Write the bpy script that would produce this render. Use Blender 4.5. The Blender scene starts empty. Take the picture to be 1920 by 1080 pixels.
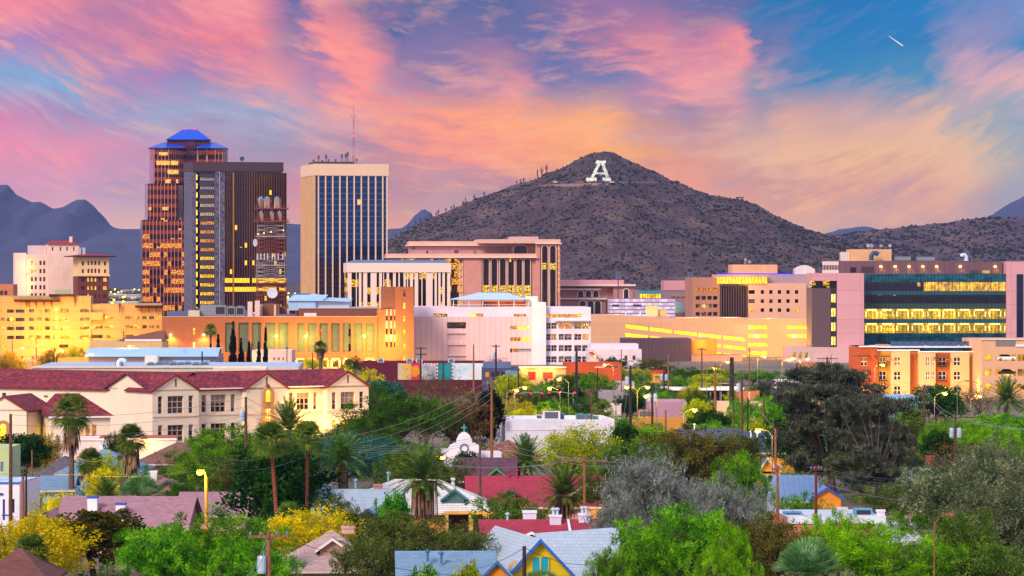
import bpy, math, random
import numpy as np
from mathutils import Vector, Matrix
R = math.radians
sc = bpy.context.scene
col = sc.collection
F, HZ, CH = 6500.0, 515.0, 25.0          # focal length in photo pixels, horizon row, eye height in metres
EXPO = 0.25; HAZE = 2.8e-5

# ------------------------------------------------------------------ camera
cam = bpy.data.cameras.new('camera')
cam.sensor_width = 36; cam.lens = 36 * F / 1920; cam.shift_y = -25 / 1920
cam.clip_start = 1; cam.clip_end = 60000
camo = bpy.data.objects.new('camera', cam); col.objects.link(camo)
camo.location = (0, 0, CH); camo.rotation_euler = (R(90), 0, 0)
sc.camera = camo
# ------------------------------------------------------------------ exposure and sampling
vs = sc.view_settings
vs.view_transform = 'Standard'; vs.look = 'None'; vs.gamma = 1; vs.exposure = EXPO
sc.render.engine = 'CYCLES'
cy = sc.cycles
cy.use_denoising = True; cy.max_bounces = 5; cy.diffuse_bounces = 2; cy.glossy_bounces = 3
cy.transmission_bounces = 3; cy.volume_bounces = 0; cy.transparent_max_bounces = 8
cy.sample_clamp_indirect = 4; cy.use_light_tree = True
try: cy.denoiser = 'OPENIMAGEDENOISE'; cy.denoising_prefilter = 'ACCURATE'
except Exception: pass

def lin(v):
    v /= 255.0
    return v / 12.92 if v <= 0.04045 else ((v + 0.055) / 1.055) ** 2.4
def C(h, k=1.0):
    if isinstance(h, tuple): return tuple(h[:3]) + (1,)
    h = h.lstrip('#')
    return tuple(lin(int(h[i:i + 2], 16)) * k for i in (0, 2, 4)) + (1,)

# ------------------------------------------------------------------ sun: soft fill added behind the viewer, standing in for the sky's glow
SUN_EL, SUN_AZ = R(36), R(212)            # azimuth clockwise from +Y
sl = bpy.data.lights.new('sun', 'SUN'); sl.energy = 2.9; sl.angle = R(18); sl.color = (1.0, 0.80, 0.66)
so = bpy.data.objects.new('sun', sl); col.objects.link(so)
sd = Vector((math.sin(SUN_AZ) * math.cos(SUN_EL), math.cos(SUN_AZ) * math.cos(SUN_EL), math.sin(SUN_EL)))
so.rotation_euler = sd.to_track_quat('Z', 'Y').to_euler(); so.location = sd * 500

# ------------------------------------------------------------------ node helper
class NT:
    def __init__(s, nt): s.nt = nt; s.N = nt.nodes; s.L = nt.links
    def n(s, t, ins=None, **kw):
        nd = s.N.new(t)
        for k, v in kw.items(): setattr(nd, k, v)
        for k, v in (ins or {}).items():
            i = nd.inputs[k]
            if isinstance(v, bpy.types.NodeSocket): s.L.new(v, i)
            else: i.default_value = v
        return nd
    def m(s, op, a, b=0.0, c=None, clamp=False):
        ins = {0: a, 1: b}
        if c is not None: ins[2] = c
        return s.n('ShaderNodeMath', ins, operation=op, use_clamp=clamp).outputs[0]
    def mix(s, f, a, b, bt='MIX'):
        nd = s.N.new('ShaderNodeMix'); nd.data_type = 'RGBA'; nd.blend_type = bt; nd.clamp_factor = True
        for sock, v in ((nd.inputs[0], f), (nd.inputs[6], a), (nd.inputs[7], b)):
            if isinstance(v, bpy.types.NodeSocket): s.L.new(v, sock)
            else: sock.default_value = v
        return nd.outputs[2]
    def ramp(s, f, stops, interp='LINEAR'):
        nd = s.N.new('ShaderNodeValToRGB'); cr = nd.color_ramp; cr.interpolation = interp
        while len(cr.elements) > 1: cr.elements.remove(cr.elements[-1])
        cr.elements[0].position, cr.elements[0].color = stops[0]
        for p, c in stops[1:]:
            e = cr.elements.new(p); e.color = c
        s.L.new(f, nd.inputs[0]); return nd.outputs[0]
    def sstep(s, v, a, b, lo=0.0, hi=1.0):
        return s.n('ShaderNodeMapRange', {0: v, 1: a, 2: b, 3: lo, 4: hi}, interpolation_type='SMOOTHSTEP').outputs[0]
    def vec(s, x=0.0, y=0.0, z=0.0): return s.n('ShaderNodeCombineXYZ', {0: x, 1: y, 2: z}).outputs[0]
    def noise(s, v, sc_, det=2, rough=.5, out=0, dist=0.0):
        return s.n('ShaderNodeTexNoise', {'Vector': v, 'Scale': sc_, 'Detail': det, 'Roughness': rough, 'Distortion': dist}).outputs[out]

# ------------------------------------------------------------------ world: physical sky plus lit cirrus
w = bpy.data.worlds.new('World'); sc.world = w; w.use_nodes = True
T = NT(w.node_tree); T.N.clear()
sky = T.n('ShaderNodeTexSky', sky_type='NISHITA'); sky.sun_disc = False
sky.sun_elevation = SUN_EL; sky.sun_rotation = SUN_AZ
gen = T.n('ShaderNodeTexCoord').outputs['Generated']
sp = T.n('ShaderNodeSeparateXYZ', {0: gen}); dx, dy, dz = sp.outputs
yy = T.m('MAXIMUM', dy, 0.03)
U = T.m('ADD', T.m('MULTIPLY', T.m('DIVIDE', dx, yy), F / 1920), 0.5)       # 0..1 over the western sky in view
V = T.m('MULTIPLY', T.m('DIVIDE', dz, yy), F / 1920)                        # 0..0.268
# cirrus streaks: long fibres that sag towards the glow over the hill and climb away from it on both sides
ax = T.m('SUBTRACT', U, 0.60)
bend = T.m('MULTIPLY', T.m('MULTIPLY', ax, ax), T.sstep(ax, -.05, .12, .42, .85))
soft = T.noise(T.vec(U, T.m('MULTIPLY', V, 1.5), 3.1), 4.5, 5, .55)
S = T.m('ADD', T.m('SUBTRACT', V, bend), T.m('MULTIPLY', T.m('SUBTRACT', soft, .5), .05))
streak = T.noise(T.vec(T.m('MULTIPLY', U, 4.2), T.m('MULTIPLY', S, 12.0), 0.7), 1.6, 8, .58)
fine = T.noise(T.vec(T.m('MULTIPLY', U, 12.0), T.m('MULTIPLY', S, 46.0), 5.7), 1.6, 8, .66, dist=.15)
puff = T.noise(T.vec(U, T.m('MULTIPLY', V, 1.8), 8.2), 10.0, 8, .62)
Uw = T.m('ADD', U, T.m('ADD', T.m('MULTIPLY', T.m('SUBTRACT', soft, .5), .15), T.m('ADD', T.m('MULTIPLY', T.m('SUBTRACT', puff, .5), .09), T.m('MULTIPLY', T.m('SUBTRACT', fine, .5), .08))))
Vw = T.m('ADD', V, T.m('ADD', T.m('MULTIPLY', T.m('SUBTRACT', streak, .5), .085), T.m('MULTIPLY', T.m('SUBTRACT', fine, .5), .05)))
ROWS = {
 10: [(0,'f08296'),(160,'e18096'),(240,'b476a2'),(330,'cd789b'),(400,'eb8296'),(480,'e68094'),(560,'5564a0'),(640,'dc8494'),(720,'7d6996'),(800,'5f649b'),(960,'55649b'),(1110,'966ea0'),(1280,'6469a0'),(1410,'5a68a2'),(1455,'026eaf'),(1600,'0070b9'),(1760,'0078be'),(1840,'6482be'),(1920,'6e8cc8')],
 80: [(0,'a087c3'),(160,'be7da8'),(320,'d77d96'),(480,'e67887'),(540,'be7d9b'),(580,'9673a5'),(640,'ff877d'),(720,'f08c8a'),(790,'50649b'),(880,'826ea0'),(960,'6e699b'),(1040,'5f69a5'),(1120,'be7896'),(1200,'dc7d91'),(1280,'be789b'),(1400,'f58c8c'),(1440,'5a6eaa'),(1490,'6a74a8'),(1530,'0a78b9'),(1760,'1478b9'),(1850,'968cb9'),(1920,'3c82be')],
 150: [(0,'82aad7'),(160,'7da5d7'),(220,'9b91c3'),(320,'b982b4'),(400,'9682b9'),(520,'f09191'),(600,'b982a5'),(700,'ff8c82'),(780,'be82a0'),(880,'8c78a5'),(960,'e18c96'),(1010,'7873a5'),(1120,'7378aa'),(1200,'be82a5'),(1280,'f59696'),(1400,'c88ca5'),(1450,'5a84b4'),(1540,'2f7fb6'),(1640,'3c86b8'),(1760,'4a8cba'),(1840,'d7a5af'),(1920,'e1aaaf')],
 220: [(0,'d782aa'),(160,'a091be'),(320,'a0a5c8'),(480,'a5aac8'),(640,'d79ba5'),(720,'f09682'),(800,'ff9673'),(960,'ffa060'),(1100,'ffaa58'),(1160,'c39196'),(1280,'a587a0'),(1360,'c89696'),(1440,'b4969e'),(1520,'dca591'),(1600,'c8a0a0'),(1760,'e6b496'),(1840,'96a5b4'),(1920,'82a5be')],
 290: [(0,'fa8ca5'),(160,'f091a5'),(270,'d791af'),(480,'a596af'),(560,'be91a0'),(640,'af8c9b'),(720,'d78c87'),(860,'ff916e'),(960,'ff9c5c'),(1120,'ffa826'),(1280,'e19678'),(1440,'ebb48c'),(1600,'f5b97d'),(1760,'f0b987'),(1840,'cdb49b'),(1920,'a0a5aa')],
 360: [(0,'d796af'),(160,'e19bb4'),(240,'b99bb4'),(480,'c891a0'),(550,'e68c8c'),(740,'be8c8c'),(800,'cd9691'),(900,'af8c96'),(960,'c88c87'),(1300,'ff9c58'),(1440,'d7967d'),(1600,'eba578'),(1760,'e6a582'),(1860,'aaa5aa'),(1920,'a5a5aa')],
 430: [(0,'dcaaaf'),(240,'ebb4a0'),(540,'eba58c'),(740,'eba082'),(800,'d7a596'),(1440,'ebaf8c'),(1600,'d7a58c'),(1800,'d2a091'),(1920,'aa9baf')]}
front = None; prev = None
for py in sorted(ROWS, reverse=True):
    rc = T.ramp(Uw, [(x / 1920, C(h)) for x, h in ROWS[py]])
    v = (HZ - py) / 1920
    front = rc if front is None else T.mix(T.m('DIVIDE', T.m('SUBTRACT', Vw, prev), v - prev, clamp=True), front, rc)
    prev = v
# bright fibres and grey gaps of the cirrus, fading where the sky is clear blue on the right
clear = T.sstep(T.m('ADD', T.m('MULTIPLY', V, 1.5), U), 1.02, 1.14)
k = T.m('MULTIPLY', T.m('SUBTRACT', T.m('ADD', T.m('MULTIPLY', streak, .45), T.m('MULTIPLY', fine, .55)), .5), T.m('SUBTRACT', 1.0, T.m('MULTIPLY', clear, .85)))
front = T.mix(T.m('MULTIPLY', k, 5.4, clamp=True), front, T.mix(.62, front, T.mix(T.sstep(V, .08, .2), C('ffc078'), C('ffb292'))))
front = T.mix(T.m('MULTIPLY', k, -3.8, clamp=True), front, T.mix(.62, front, T.mix(T.sstep(V, .08, .2), C('9a8a9a'), C('4a64a6'))))
front = T.mix(1.0, front, C((1.03, 1.03, .93)), 'MULTIPLY')
front = T.n('ShaderNodeHueSaturation', {'Saturation': .97, 'Value': 1.10 * 2 ** -EXPO, 'Color': front}).outputs[0]
# the eastern and upper sky behind the viewer: lavender above, a pale pink belt low down, brightened to fill the facades
back = T.ramp(T.m('ADD', T.m('MULTIPLY', dz, .5), .5), [(0.0, C((.20, .15, .13))), (.495, C((.30, .22, .22))), (.51, C((.62, .46, .46))), (.62, C((.45, .39, .54))), (.80, C((.29, .33, .56))), (1.0, C((.27, .33, .60)))])
back = T.mix(T.m('MULTIPLY', T.sstep(T.noise(gen, 3.5, 6, .6), .45, .7), .5), back, C((.8, .56, .56)))
nish = T.n('ShaderNodeVectorMath', {0: sky.outputs[0], 'Scale': .06}, operation='SCALE').outputs[0]
back = T.mix(1.0, back, nish, 'ADD')
wst = T.m('MULTIPLY', T.sstep(dy, .05, .35), T.m('SUBTRACT', 1.0, T.sstep(V, .27, .75)))
full = T.mix(wst, back, front)
bg = T.n('ShaderNodeBackground', {0: full, 1: 1.0})
T.L.new(bg.outputs[0], T.n('ShaderNodeOutputWorld').inputs[0])
# ------------------------------------------------------------------ picture row/column to metres at a chosen depth
def PX(px, Y): return (px - 960) / F * Y
def PZ(py, Y): return CH - (py - HZ) / F * Y
def GY(py): return CH * F / (py - HZ)

# ------------------------------------------------------------------ objects
def tag(o, label=None, cat=None, group=None, kind=None):
    if label: o['label'] = label
    if cat: o['category'] = cat
    if group: o['group'] = group
    if kind: o['kind'] = kind
    return o
def thing(name, label, cat, loc=(0, 0, 0), rz=0.0, group=None):
    o = bpy.data.objects.new(name, None); col.objects.link(o)
    o.location = loc; o.rotation_euler = (0, 0, rz); o.empty_display_size = .5
    return tag(o, label, cat, group)
def link(name, me, parent=None, loc=(0, 0, 0), rz=0.0):
    o = bpy.data.objects.new(name, me); col.objects.link(o)
    o.location = loc; o.rotation_euler = (0, 0, rz)
    if parent is not None: o.parent = parent
    return o
def copy_thing(root, loc, rz=0.0, scale=1.0, label=None, group=None):
    r = root.copy(); col.objects.link(r); r.location = loc; r.rotation_euler = (0, 0, rz)
    r.scale = scale if isinstance(scale, tuple) else (scale,) * 3
    if label: r['label'] = label
    if group: r['group'] = group
    for ch in list(root.children):
        c = ch.copy(); col.objects.link(c); c.parent = r
        for g in list(ch.children):
            d = g.copy(); col.objects.link(d); d.parent = c
    return r

class MB:
    """collects faces and links them as one mesh object"""
    def __init__(s): s.v = []; s.f = []; s.mi = []
    def face(s, pts, m=0):
        i = len(s.v); s.v += [tuple(p) for p in pts]; s.f.append(tuple(range(i, i + len(pts)))); s.mi.append(m); return s
    def box(s, x0, x1, y0, y1, z0, z1, m=0, skip=''):
        i = len(s.v)
        s.v += [(x0, y0, z0), (x1, y0, z0), (x1, y1, z0), (x0, y1, z0), (x0, y0, z1), (x1, y0, z1), (x1, y1, z1), (x0, y1, z1)]
        for k, q in (('f', (0, 1, 5, 4)), ('r', (1, 2, 6, 5)), ('k', (2, 3, 7, 6)), ('l', (3, 0, 4, 7)), ('t', (4, 5, 6, 7)), ('b', (3, 2, 1, 0))):
            if k not in skip: s.f.append(tuple(i + j for j in q)); s.mi.append(m)
        return s
    def prism(s, poly, z0, z1, m=0, mt=None):
        n = len(poly)
        for i in range(n):
            a, b = poly[i], poly[(i + 1) % n]
            s.face([(a[0], a[1], z0), (b[0], b[1], z0), (b[0], b[1], z1), (a[0], a[1], z1)], m)
        s.face([(p[0], p[1], z1) for p in poly], m if mt is None else mt)
        return s
    def tube(s, pts, rad, n=6, m=0, cap=True):
        pts = [Vector(p) for p in pts]
        if not isinstance(rad, (list, tuple)): rad = [rad] * len(pts)
        base = len(s.v); up = None
        for i, p in enumerate(pts):
            d = (pts[min(i + 1, len(pts) - 1)] - pts[max(i - 1, 0)]).normalized()
            a = d.orthogonal().normalized() if up is None else (up - d * up.dot(d)).normalized()
            up = a; b = d.cross(a)
            for j in range(n):
                t = 2 * math.pi * j / n
                s.v.append(tuple(p + (a * math.cos(t) + b * math.sin(t)) * rad[i]))
        for i in range(len(pts) - 1):
            for j in range(n):
                q = base + i * n; k = (j + 1) % n
                s.f.append((q + j, q + k, q + n + k, q + n + j)); s.mi.append(m)
        if cap:
            s.f.append(tuple(base + j for j in reversed(range(n)))); s.mi.append(m)
            q = base + (len(pts) - 1) * n
            s.f.append(tuple(q + j for j in range(n))); s.mi.append(m)
        return s
    def lathe(s, prof, n=12, c=(0, 0), m=0):
        base = len(s.v)
        for r, z in prof:
            for j in range(n):
                t = 2 * math.pi * j / n; s.v.append((c[0] + r * math.cos(t), c[1] + r * math.sin(t), z))
        for i in range(len(prof) - 1):
            for j in range(n):
                q = base + i * n; k = (j + 1) % n
                s.f.append((q + j, q + k, q + n + k, q + n + j)); s.mi.append(m)
        s.f.append(tuple(base + (len(prof) - 1) * n + j for j in range(n))); s.mi.append(m)
        return s
    def wall(s, x0, x1, z0, z1, y, holes=(), reveal=.3, m=0, axis='x', sill=None):
        """a wall facing -y (axis x) or -x (axis y) with real openings and reveals"""
        def P(a, b, d): return (a, y + d, b) if axis == 'x' else (y + d, a, b)
        holes = [(max(x0, a), min(x1, b), max(z0, c), min(z1, d)) for a, b, c, d in holes]
        holes = [h for h in holes if h[1] - h[0] > .02 and h[3] - h[2] > .02]
        xs = sorted({round(q, 4) for h in holes for q in h[:2]} | {round(x0, 4), round(x1, 4)})
        zs = sorted({round(q, 4) for h in holes for q in h[2:]} | {round(z0, 4), round(z1, 4)})
        for j in range(len(zs) - 1):
            zc = (zs[j] + zs[j + 1]) / 2; run = None
            row = [h for h in holes if h[2] < zc < h[3]]
            for i in range(len(xs) - 1):
                xc = (xs[i] + xs[i + 1]) / 2
                if any(h[0] < xc < h[1] for h in row):
                    if run is not None: s.face([P(run, zs[j], 0), P(xs[i], zs[j], 0), P(xs[i], zs[j + 1], 0), P(run, zs[j + 1], 0)], m); run = None
                elif run is None: run = xs[i]
            if run is not None: s.face([P(run, zs[j], 0), P(x1, zs[j], 0), P(x1, zs[j + 1], 0), P(run, zs[j + 1], 0)], m)
        for a, b, c, d in holes:
            r = reveal
            s.face([P(a, c, 0), P(b, c, 0), P(b, c, r), P(a, c, r)], m); s.face([P(a, d, r), P(b, d, r), P(b, d, 0), P(a, d, 0)], m)
            s.face([P(a, c, r), P(a, d, r), P(a, d, 0), P(a, c, 0)], m); s.face([P(b, c, 0), P(b, d, 0), P(b, d, r), P(b, c, r)], m)
        return s
    def mesh(s, name, mats, smooth=False):
        me = bpy.data.meshes.new(name); me.from_pydata(s.v, [], s.f)
        for m in (mats if isinstance(mats, (list, tuple)) else [mats]): me.materials.append(m)
        if max(s.mi, default=0): me.polygons.foreach_set('material_index', s.mi)
        if smooth: me.polygons.foreach_set('use_smooth', [True] * len(s.f))
        me.update(); return me
    def build(s, name, mats, parent=None, loc=(0, 0, 0), rz=0.0, smooth=False):
        return link(name, s.mesh(name, mats, smooth), parent, loc, rz)

# ------------------------------------------------------------------ materials
MATS = {}
def newmat(key):
    m = bpy.data.materials.new(key); m.use_nodes = True
    t = NT(m.node_tree); t.N.clear(); t.out = t.n('ShaderNodeOutputMaterial'); MATS[key] = m
    return m, t
def fin(t, shader): t.L.new(shader, t.out.inputs[0])
def principled(t, color, rough=.8, metal=0.0, normal=None, **kw):
    ins = {'Base Color': color, 'Roughness': rough, 'Metallic': metal}
    if normal is not None: ins['Normal'] = normal
    ins.update(kw)
    return t.n('ShaderNodeBsdfPrincipled', ins).outputs[0]
def coords(t, u='xy'):
    o = t.n('ShaderNodeTexCoord').outputs['Object']; x, y, z = t.n('ShaderNodeSeparateXYZ', {0: o}).outputs
    uu = {'xy': lambda: t.m('ADD', x, y), 'x': lambda: x, 'y': lambda: y}[u]()
    return o, uu, z
def weather(t, o, color, var=.16, scale=.25):
    """worn paint: broad blotches, fine grain and faint rain streaks"""
    a = t.noise(o, scale, 5, .6); b = t.noise(o, scale * 14, 3, .6)
    st = t.noise(t.n('ShaderNodeMapping', {0: o, 'Scale': (1.3, 1.3, .08)}).outputs[0], 1.0, 4, .6)
    f = t.m('ADD', t.m('ADD', t.m('MULTIPLY', a, .5), t.m('MULTIPLY', b, .25)), t.m('MULTIPLY', st, .25))
    f = t.m('ADD', t.m('MULTIPLY', t.m('SUBTRACT', f, .5), var * 5), 1.0)
    if isinstance(color, tuple): color = color[:3]
    return t.n('ShaderNodeVectorMath', {0: color, 'Scale': f}, operation='SCALE').outputs[0]
def paint(hexc, rough=.85, var=.17, scale=.25, metal=0.0, k=1.0):
    key = f'paint_{hexc}_{rough}_{metal}_{k}'
    if key in MATS: return MATS[key]
    m, t = newmat(key); o, u, z = coords(t)
    fin(t, principled(t, weather(t, o, C(hexc, k), var, scale), rough, metal)); return m
def masonry(hexc, hex2, mortar, bw, bh, gap=.03, u='xy', rough=.85, var=.12, off=.5, bias=0.0, bump=.0, metal=0.0):
    """bricks, panels, tiles and shingles: one brick pattern at real size"""
    key = f'masonry_{hexc}_{hex2}_{mortar}_{bw}_{bh}_{gap}_{u}_{off}_{rough}'
    if key in MATS: return MATS[key]
    m, t = newmat(key); o, uu, z = coords(t, u)
    if bh < 0: z2 = t.m('MULTIPLY', z, 1.0); bh = -bh
    else: z2 = z
    br = t.n('ShaderNodeTexBrick', {'Vector': t.vec(uu, z2, 0), 'Color1': C(hexc), 'Color2': C(hex2), 'Mortar': C(mortar), 'Scale': 1.0, 'Mortar Size': gap, 'Mortar Smooth': .1, 'Bias': bias, 'Brick Width': bw, 'Row Height': bh})
    br.offset = off
    c = weather(t, o, br.outputs[0], var, .3)
    nrm = t.n('ShaderNodeBump', {'Strength': bump, 'Distance': .05, 'Height': t.m('SUBTRACT', 1.0, br.outputs[1])}).outputs[0] if bump else None
    fin(t, principled(t, c, rough, metal, nrm)); return m
def ribbed(hexc, hex2, w, duty=.3, u='xy', rough=.6, metal=0.0, var=.1):
    key = f'ribbed_{hexc}_{hex2}_{w}_{duty}_{u}'
    if key in MATS: return MATS[key]
    m, t = newmat(key); o, uu, z = coords(t, u)
    f = t.m('LESS_THAN', t.m('FRACT', t.m('DIVIDE', uu, w)), duty)
    fin(t, principled(t, weather(t, o, t.mix(f, C(hexc), C(hex2)), var), rough, metal)); return m
def tileroof(cols, u='x', bw=.5, bh=.16, key='clay'):
    key = f'roof_{key}_{u}'
    if key in MATS: return MATS[key]
    m, t = newmat(key); o, uu, z = coords(t, u)
    row = t.m('FLOOR', t.m('DIVIDE', z, bh)); cu = t.m('FLOOR', t.m('ADD', t.m('DIVIDE', uu, bw), t.m('MULTIPLY', row, .5)))
    rnd = t.n('ShaderNodeTexWhiteNoise', {'Vector': t.vec(cu, row, 0)}, noise_dimensions='3D').outputs[0]
    n = len(cols); c = t.ramp(rnd, [(i / n, C(h)) for i, h in enumerate(cols)], 'CONSTANT')
    edge = t.m('LESS_THAN', t.m('FRACT', t.m('DIVIDE', z, bh)), .18)
    c = t.mix(t.m('MULTIPLY', edge, .45), c, C('1c1518'))
    bmp = t.n('ShaderNodeBump', {'Strength': .5, 'Distance': .06, 'Height': t.m('FRACT', t.m('DIVIDE', z, bh))}).outputs[0]
    fin(t, principled(t, weather(t, o, c, .10, .5), .85, 0, bmp)); return m
def glow(hexc, strength, hex2=None, s=1.5, var=.5):
    """lit interior seen through glass: uneven lamps, blinds and furniture"""
    key = f'glow_{hexc}_{strength}_{hex2}_{s}_{var}'
    if key in MATS: return MATS[key]
    m, t = newmat(key); o, u, z = coords(t)
    rnd = t.n('ShaderNodeObjectInfo').outputs['Random']
    v = t.vec(t.m('MULTIPLY', u, .9), t.m('MULTIPLY', z, .9), t.m('MULTIPLY', rnd, 40))
    a = t.noise(v, s, 3, .65); b = t.noise(t.vec(t.m('MULTIPLY', u, 3.0), t.m('MULTIPLY', z, .35), rnd), s, 2, .6)
    f = t.sstep(t.m('ADD', t.m('MULTIPLY', a, .6), t.m('MULTIPLY', b, .4)), .5 - .16 * var - .04, .5 + .16 * var + .04)
    c = t.mix(f, C(hex2 or hexc), C(hexc))
    k = t.m('MULTIPLY', t.m('ADD', t.m('MULTIPLY', f, var), 1 - var * .6), strength)
    em = t.n('ShaderNodeEmission', {0: c, 1: k}).outputs[0]
    gl = t.n('ShaderNodeBsdfGlossy', {0: (.12, .12, .12, 1), 'Roughness': .08}).outputs[0]
    fin(t, t.n('ShaderNodeAddShader', {0: em, 1: gl}).outputs[0]); return m
def pane(hexc='20242c', blind='8a8078', share=.5, rough=.08):
    """dark window glass, a share of the windows with a blind part of the way down"""
    key = f'pane_{hexc}_{blind}_{share}'
    if key in MATS: return MATS[key]
    m, t = newmat(key); o, u, z = coords(t)
    rnd = t.n('ShaderNodeObjectInfo').outputs['Random']
    r2 = t.m('FRACT', t.m('MULTIPLY', rnd, 17.31))
    down = t.m('MULTIPLY', t.m('GREATER_THAN', z, t.m('ADD', .3, t.m('MULTIPLY', r2, 2.0))), t.m('LESS_THAN', rnd, share))
    c = t.mix(t.m('MULTIPLY', down, .8), C(hexc), C(blind))
    fin(t, principled(t, weather(t, o, c, .25, .8), rough, 0, **{'Specular IOR Level': .8})); return m
def lampglow(hexc, k):
    key = f'lamp_{hexc}_{k}'
    if key in MATS: return MATS[key]
    m, t = newmat(key); fin(t, t.n('ShaderNodeEmission', {0: C(hexc), 1: k}).outputs[0]); return m
def curtain(key, spandrel, glass, mull, fw, fh, share=.55, mw=.12, lit='ffb020', dark=None, litp=0.0, rows=(), rough=.12, metal=.7, mullmetal=0.0, lowz=None, lits=1.6, fine=False, z0=0.0, u='xy', rowp=.93):
    """glass curtain wall in metres: floors, mullions and the lit rooms behind the glass"""
    if key in MATS: return MATS[key]
    m, t = newmat(key); o, uu, z = coords(t, u)
    zf = t.m('DIVIDE', t.m('SUBTRACT', z, z0), fh); row = t.m('FLOOR', zf); fz = t.m('FRACT', zf)
    uf = t.m('DIVIDE', uu, fw); cu = t.m('FLOOR', uf); fu = t.m('FRACT', uf)
    isw = t.m('LESS_THAN', fz, share)
    mul = t.m('LESS_THAN', fu, mw / fw)
    wn = lambda v: t.n('ShaderNodeTexWhiteNoise', {'Vector': v}, noise_dimensions='3D').outputs[0]
    rnd = wn(t.vec(cu, row, .5)); room = wn(t.vec(t.m('FLOOR', t.m('DIVIDE', uf, 3.0)), row, 7.5))
    prob = litp
    if lowz: prob = t.m('MULTIPLY', t.m('SUBTRACT', 1.0, t.sstep(z, lowz[1], lowz[0])), lowz[2]); prob = t.m('MAXIMUM', prob, litp)
    on = t.m('LESS_THAN', t.m('ADD', t.m('MULTIPLY', rnd, .4), t.m('MULTIPLY', room, .6)), prob)
    for r in rows: on = t.m('MAXIMUM', on, t.m('MULTIPLY', t.m('COMPARE', row, float(r), .2), t.m('LESS_THAN', rnd, rowp)))
    on = t.m('MULTIPLY', t.m('MULTIPLY', on, isw), t.m('SUBTRACT', 1.0, mul))
    gcol = t.mix(t.m('MULTIPLY', rnd, .35), C(glass), C(dark or spandrel))
    base = t.mix(isw, C(spandrel), gcol); base = t.mix(mul, base, C(mull))
    met = t.m('MULTIPLY', t.m('SUBTRACT', 1.0, t.m('MULTIPLY', mul, 1 - mullmetal)), metal)
    rg = t.m('ADD', rough, t.m('MULTIPLY', mul, .35))
    nz = t.noise(t.vec(t.m('MULTIPLY', uu, 1.0), t.m('MULTIPLY', z, 1.6), 3.0), 1.3, 4, .7)
    if fine: on = t.m('MULTIPLY', on, t.sstep(nz, .42, .58))
    bmp = t.n('ShaderNodeBump', {'Strength': .06, 'Distance': .1, 'Height': t.noise(t.vec(uf, zf, 1.0), 1.0, 1)}).outputs[0]
    k = t.m('MULTIPLY', on, t.m('MULTIPLY', t.m('ADD', .35, t.m('MULTIPLY', nz, 1.3)), lits))
    fin(t, principled(t, weather(t, o, base, .10, .2), rg, met, bmp, **{'Emission Color': C(lit), 'Emission Strength': k})); return m
def leafmat(key, c1, c2, c3, trans=.35):
    if key in MATS: return MATS[key]
    m, t = newmat(key); g = t.n('ShaderNodeNewGeometry')
    rnd = g.outputs['Random Per Island']; oi = t.n('ShaderNodeObjectInfo').outputs['Random']
    o = t.n('ShaderNodeTexCoord').outputs['Object']
    cl = t.noise(o, .8, 2, .5)
    f = t.m('ADD', t.m('MULTIPLY', rnd, .45), t.m('MULTIPLY', t.sstep(cl, .38, .62), .55))
    c = t.ramp(f, [(0, C(c1)), (.5, C(c2)), (1, C(c3))])
    c = t.n('ShaderNodeHueSaturation', {'Hue': t.m('ADD', .480, t.m('MULTIPLY', oi, .024)), 'Saturation': 1.0, 'Value': t.m('ADD', 1.2, t.m('MULTIPLY', oi, .5)), 'Color': c}).outputs[0]
    a = t.n('ShaderNodeBsdfDiffuse', {0: c}).outputs[0]; b = t.n('ShaderNodeBsdfTranslucent', {0: c}).outputs[0]
    fin(t, t.n('ShaderNodeMixShader', {0: trans, 1: a, 2: b}).outputs[0]); return m
def bark(hexc, hex2, rings=0.0):
    key = f'bark_{hexc}_{rings}'
    if key in MATS: return MATS[key]
    m, t = newmat(key); o, u, z = coords(t)
    n = t.noise(t.n('ShaderNodeMapping', {0: o, 'Scale': (4, 4, .9 if not rings else 3)}).outputs[0], 2.0, 4, .65)
    c = t.mix(t.sstep(n, .35, .65), C(hexc), C(hex2))
    if rings: c = t.mix(t.m('MULTIPLY', t.m('LESS_THAN', t.m('FRACT', t.m('DIVIDE', z, rings)), .3), .5), c, C('2a1c14'))
    fin(t, principled(t, c, .95)); return m

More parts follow.
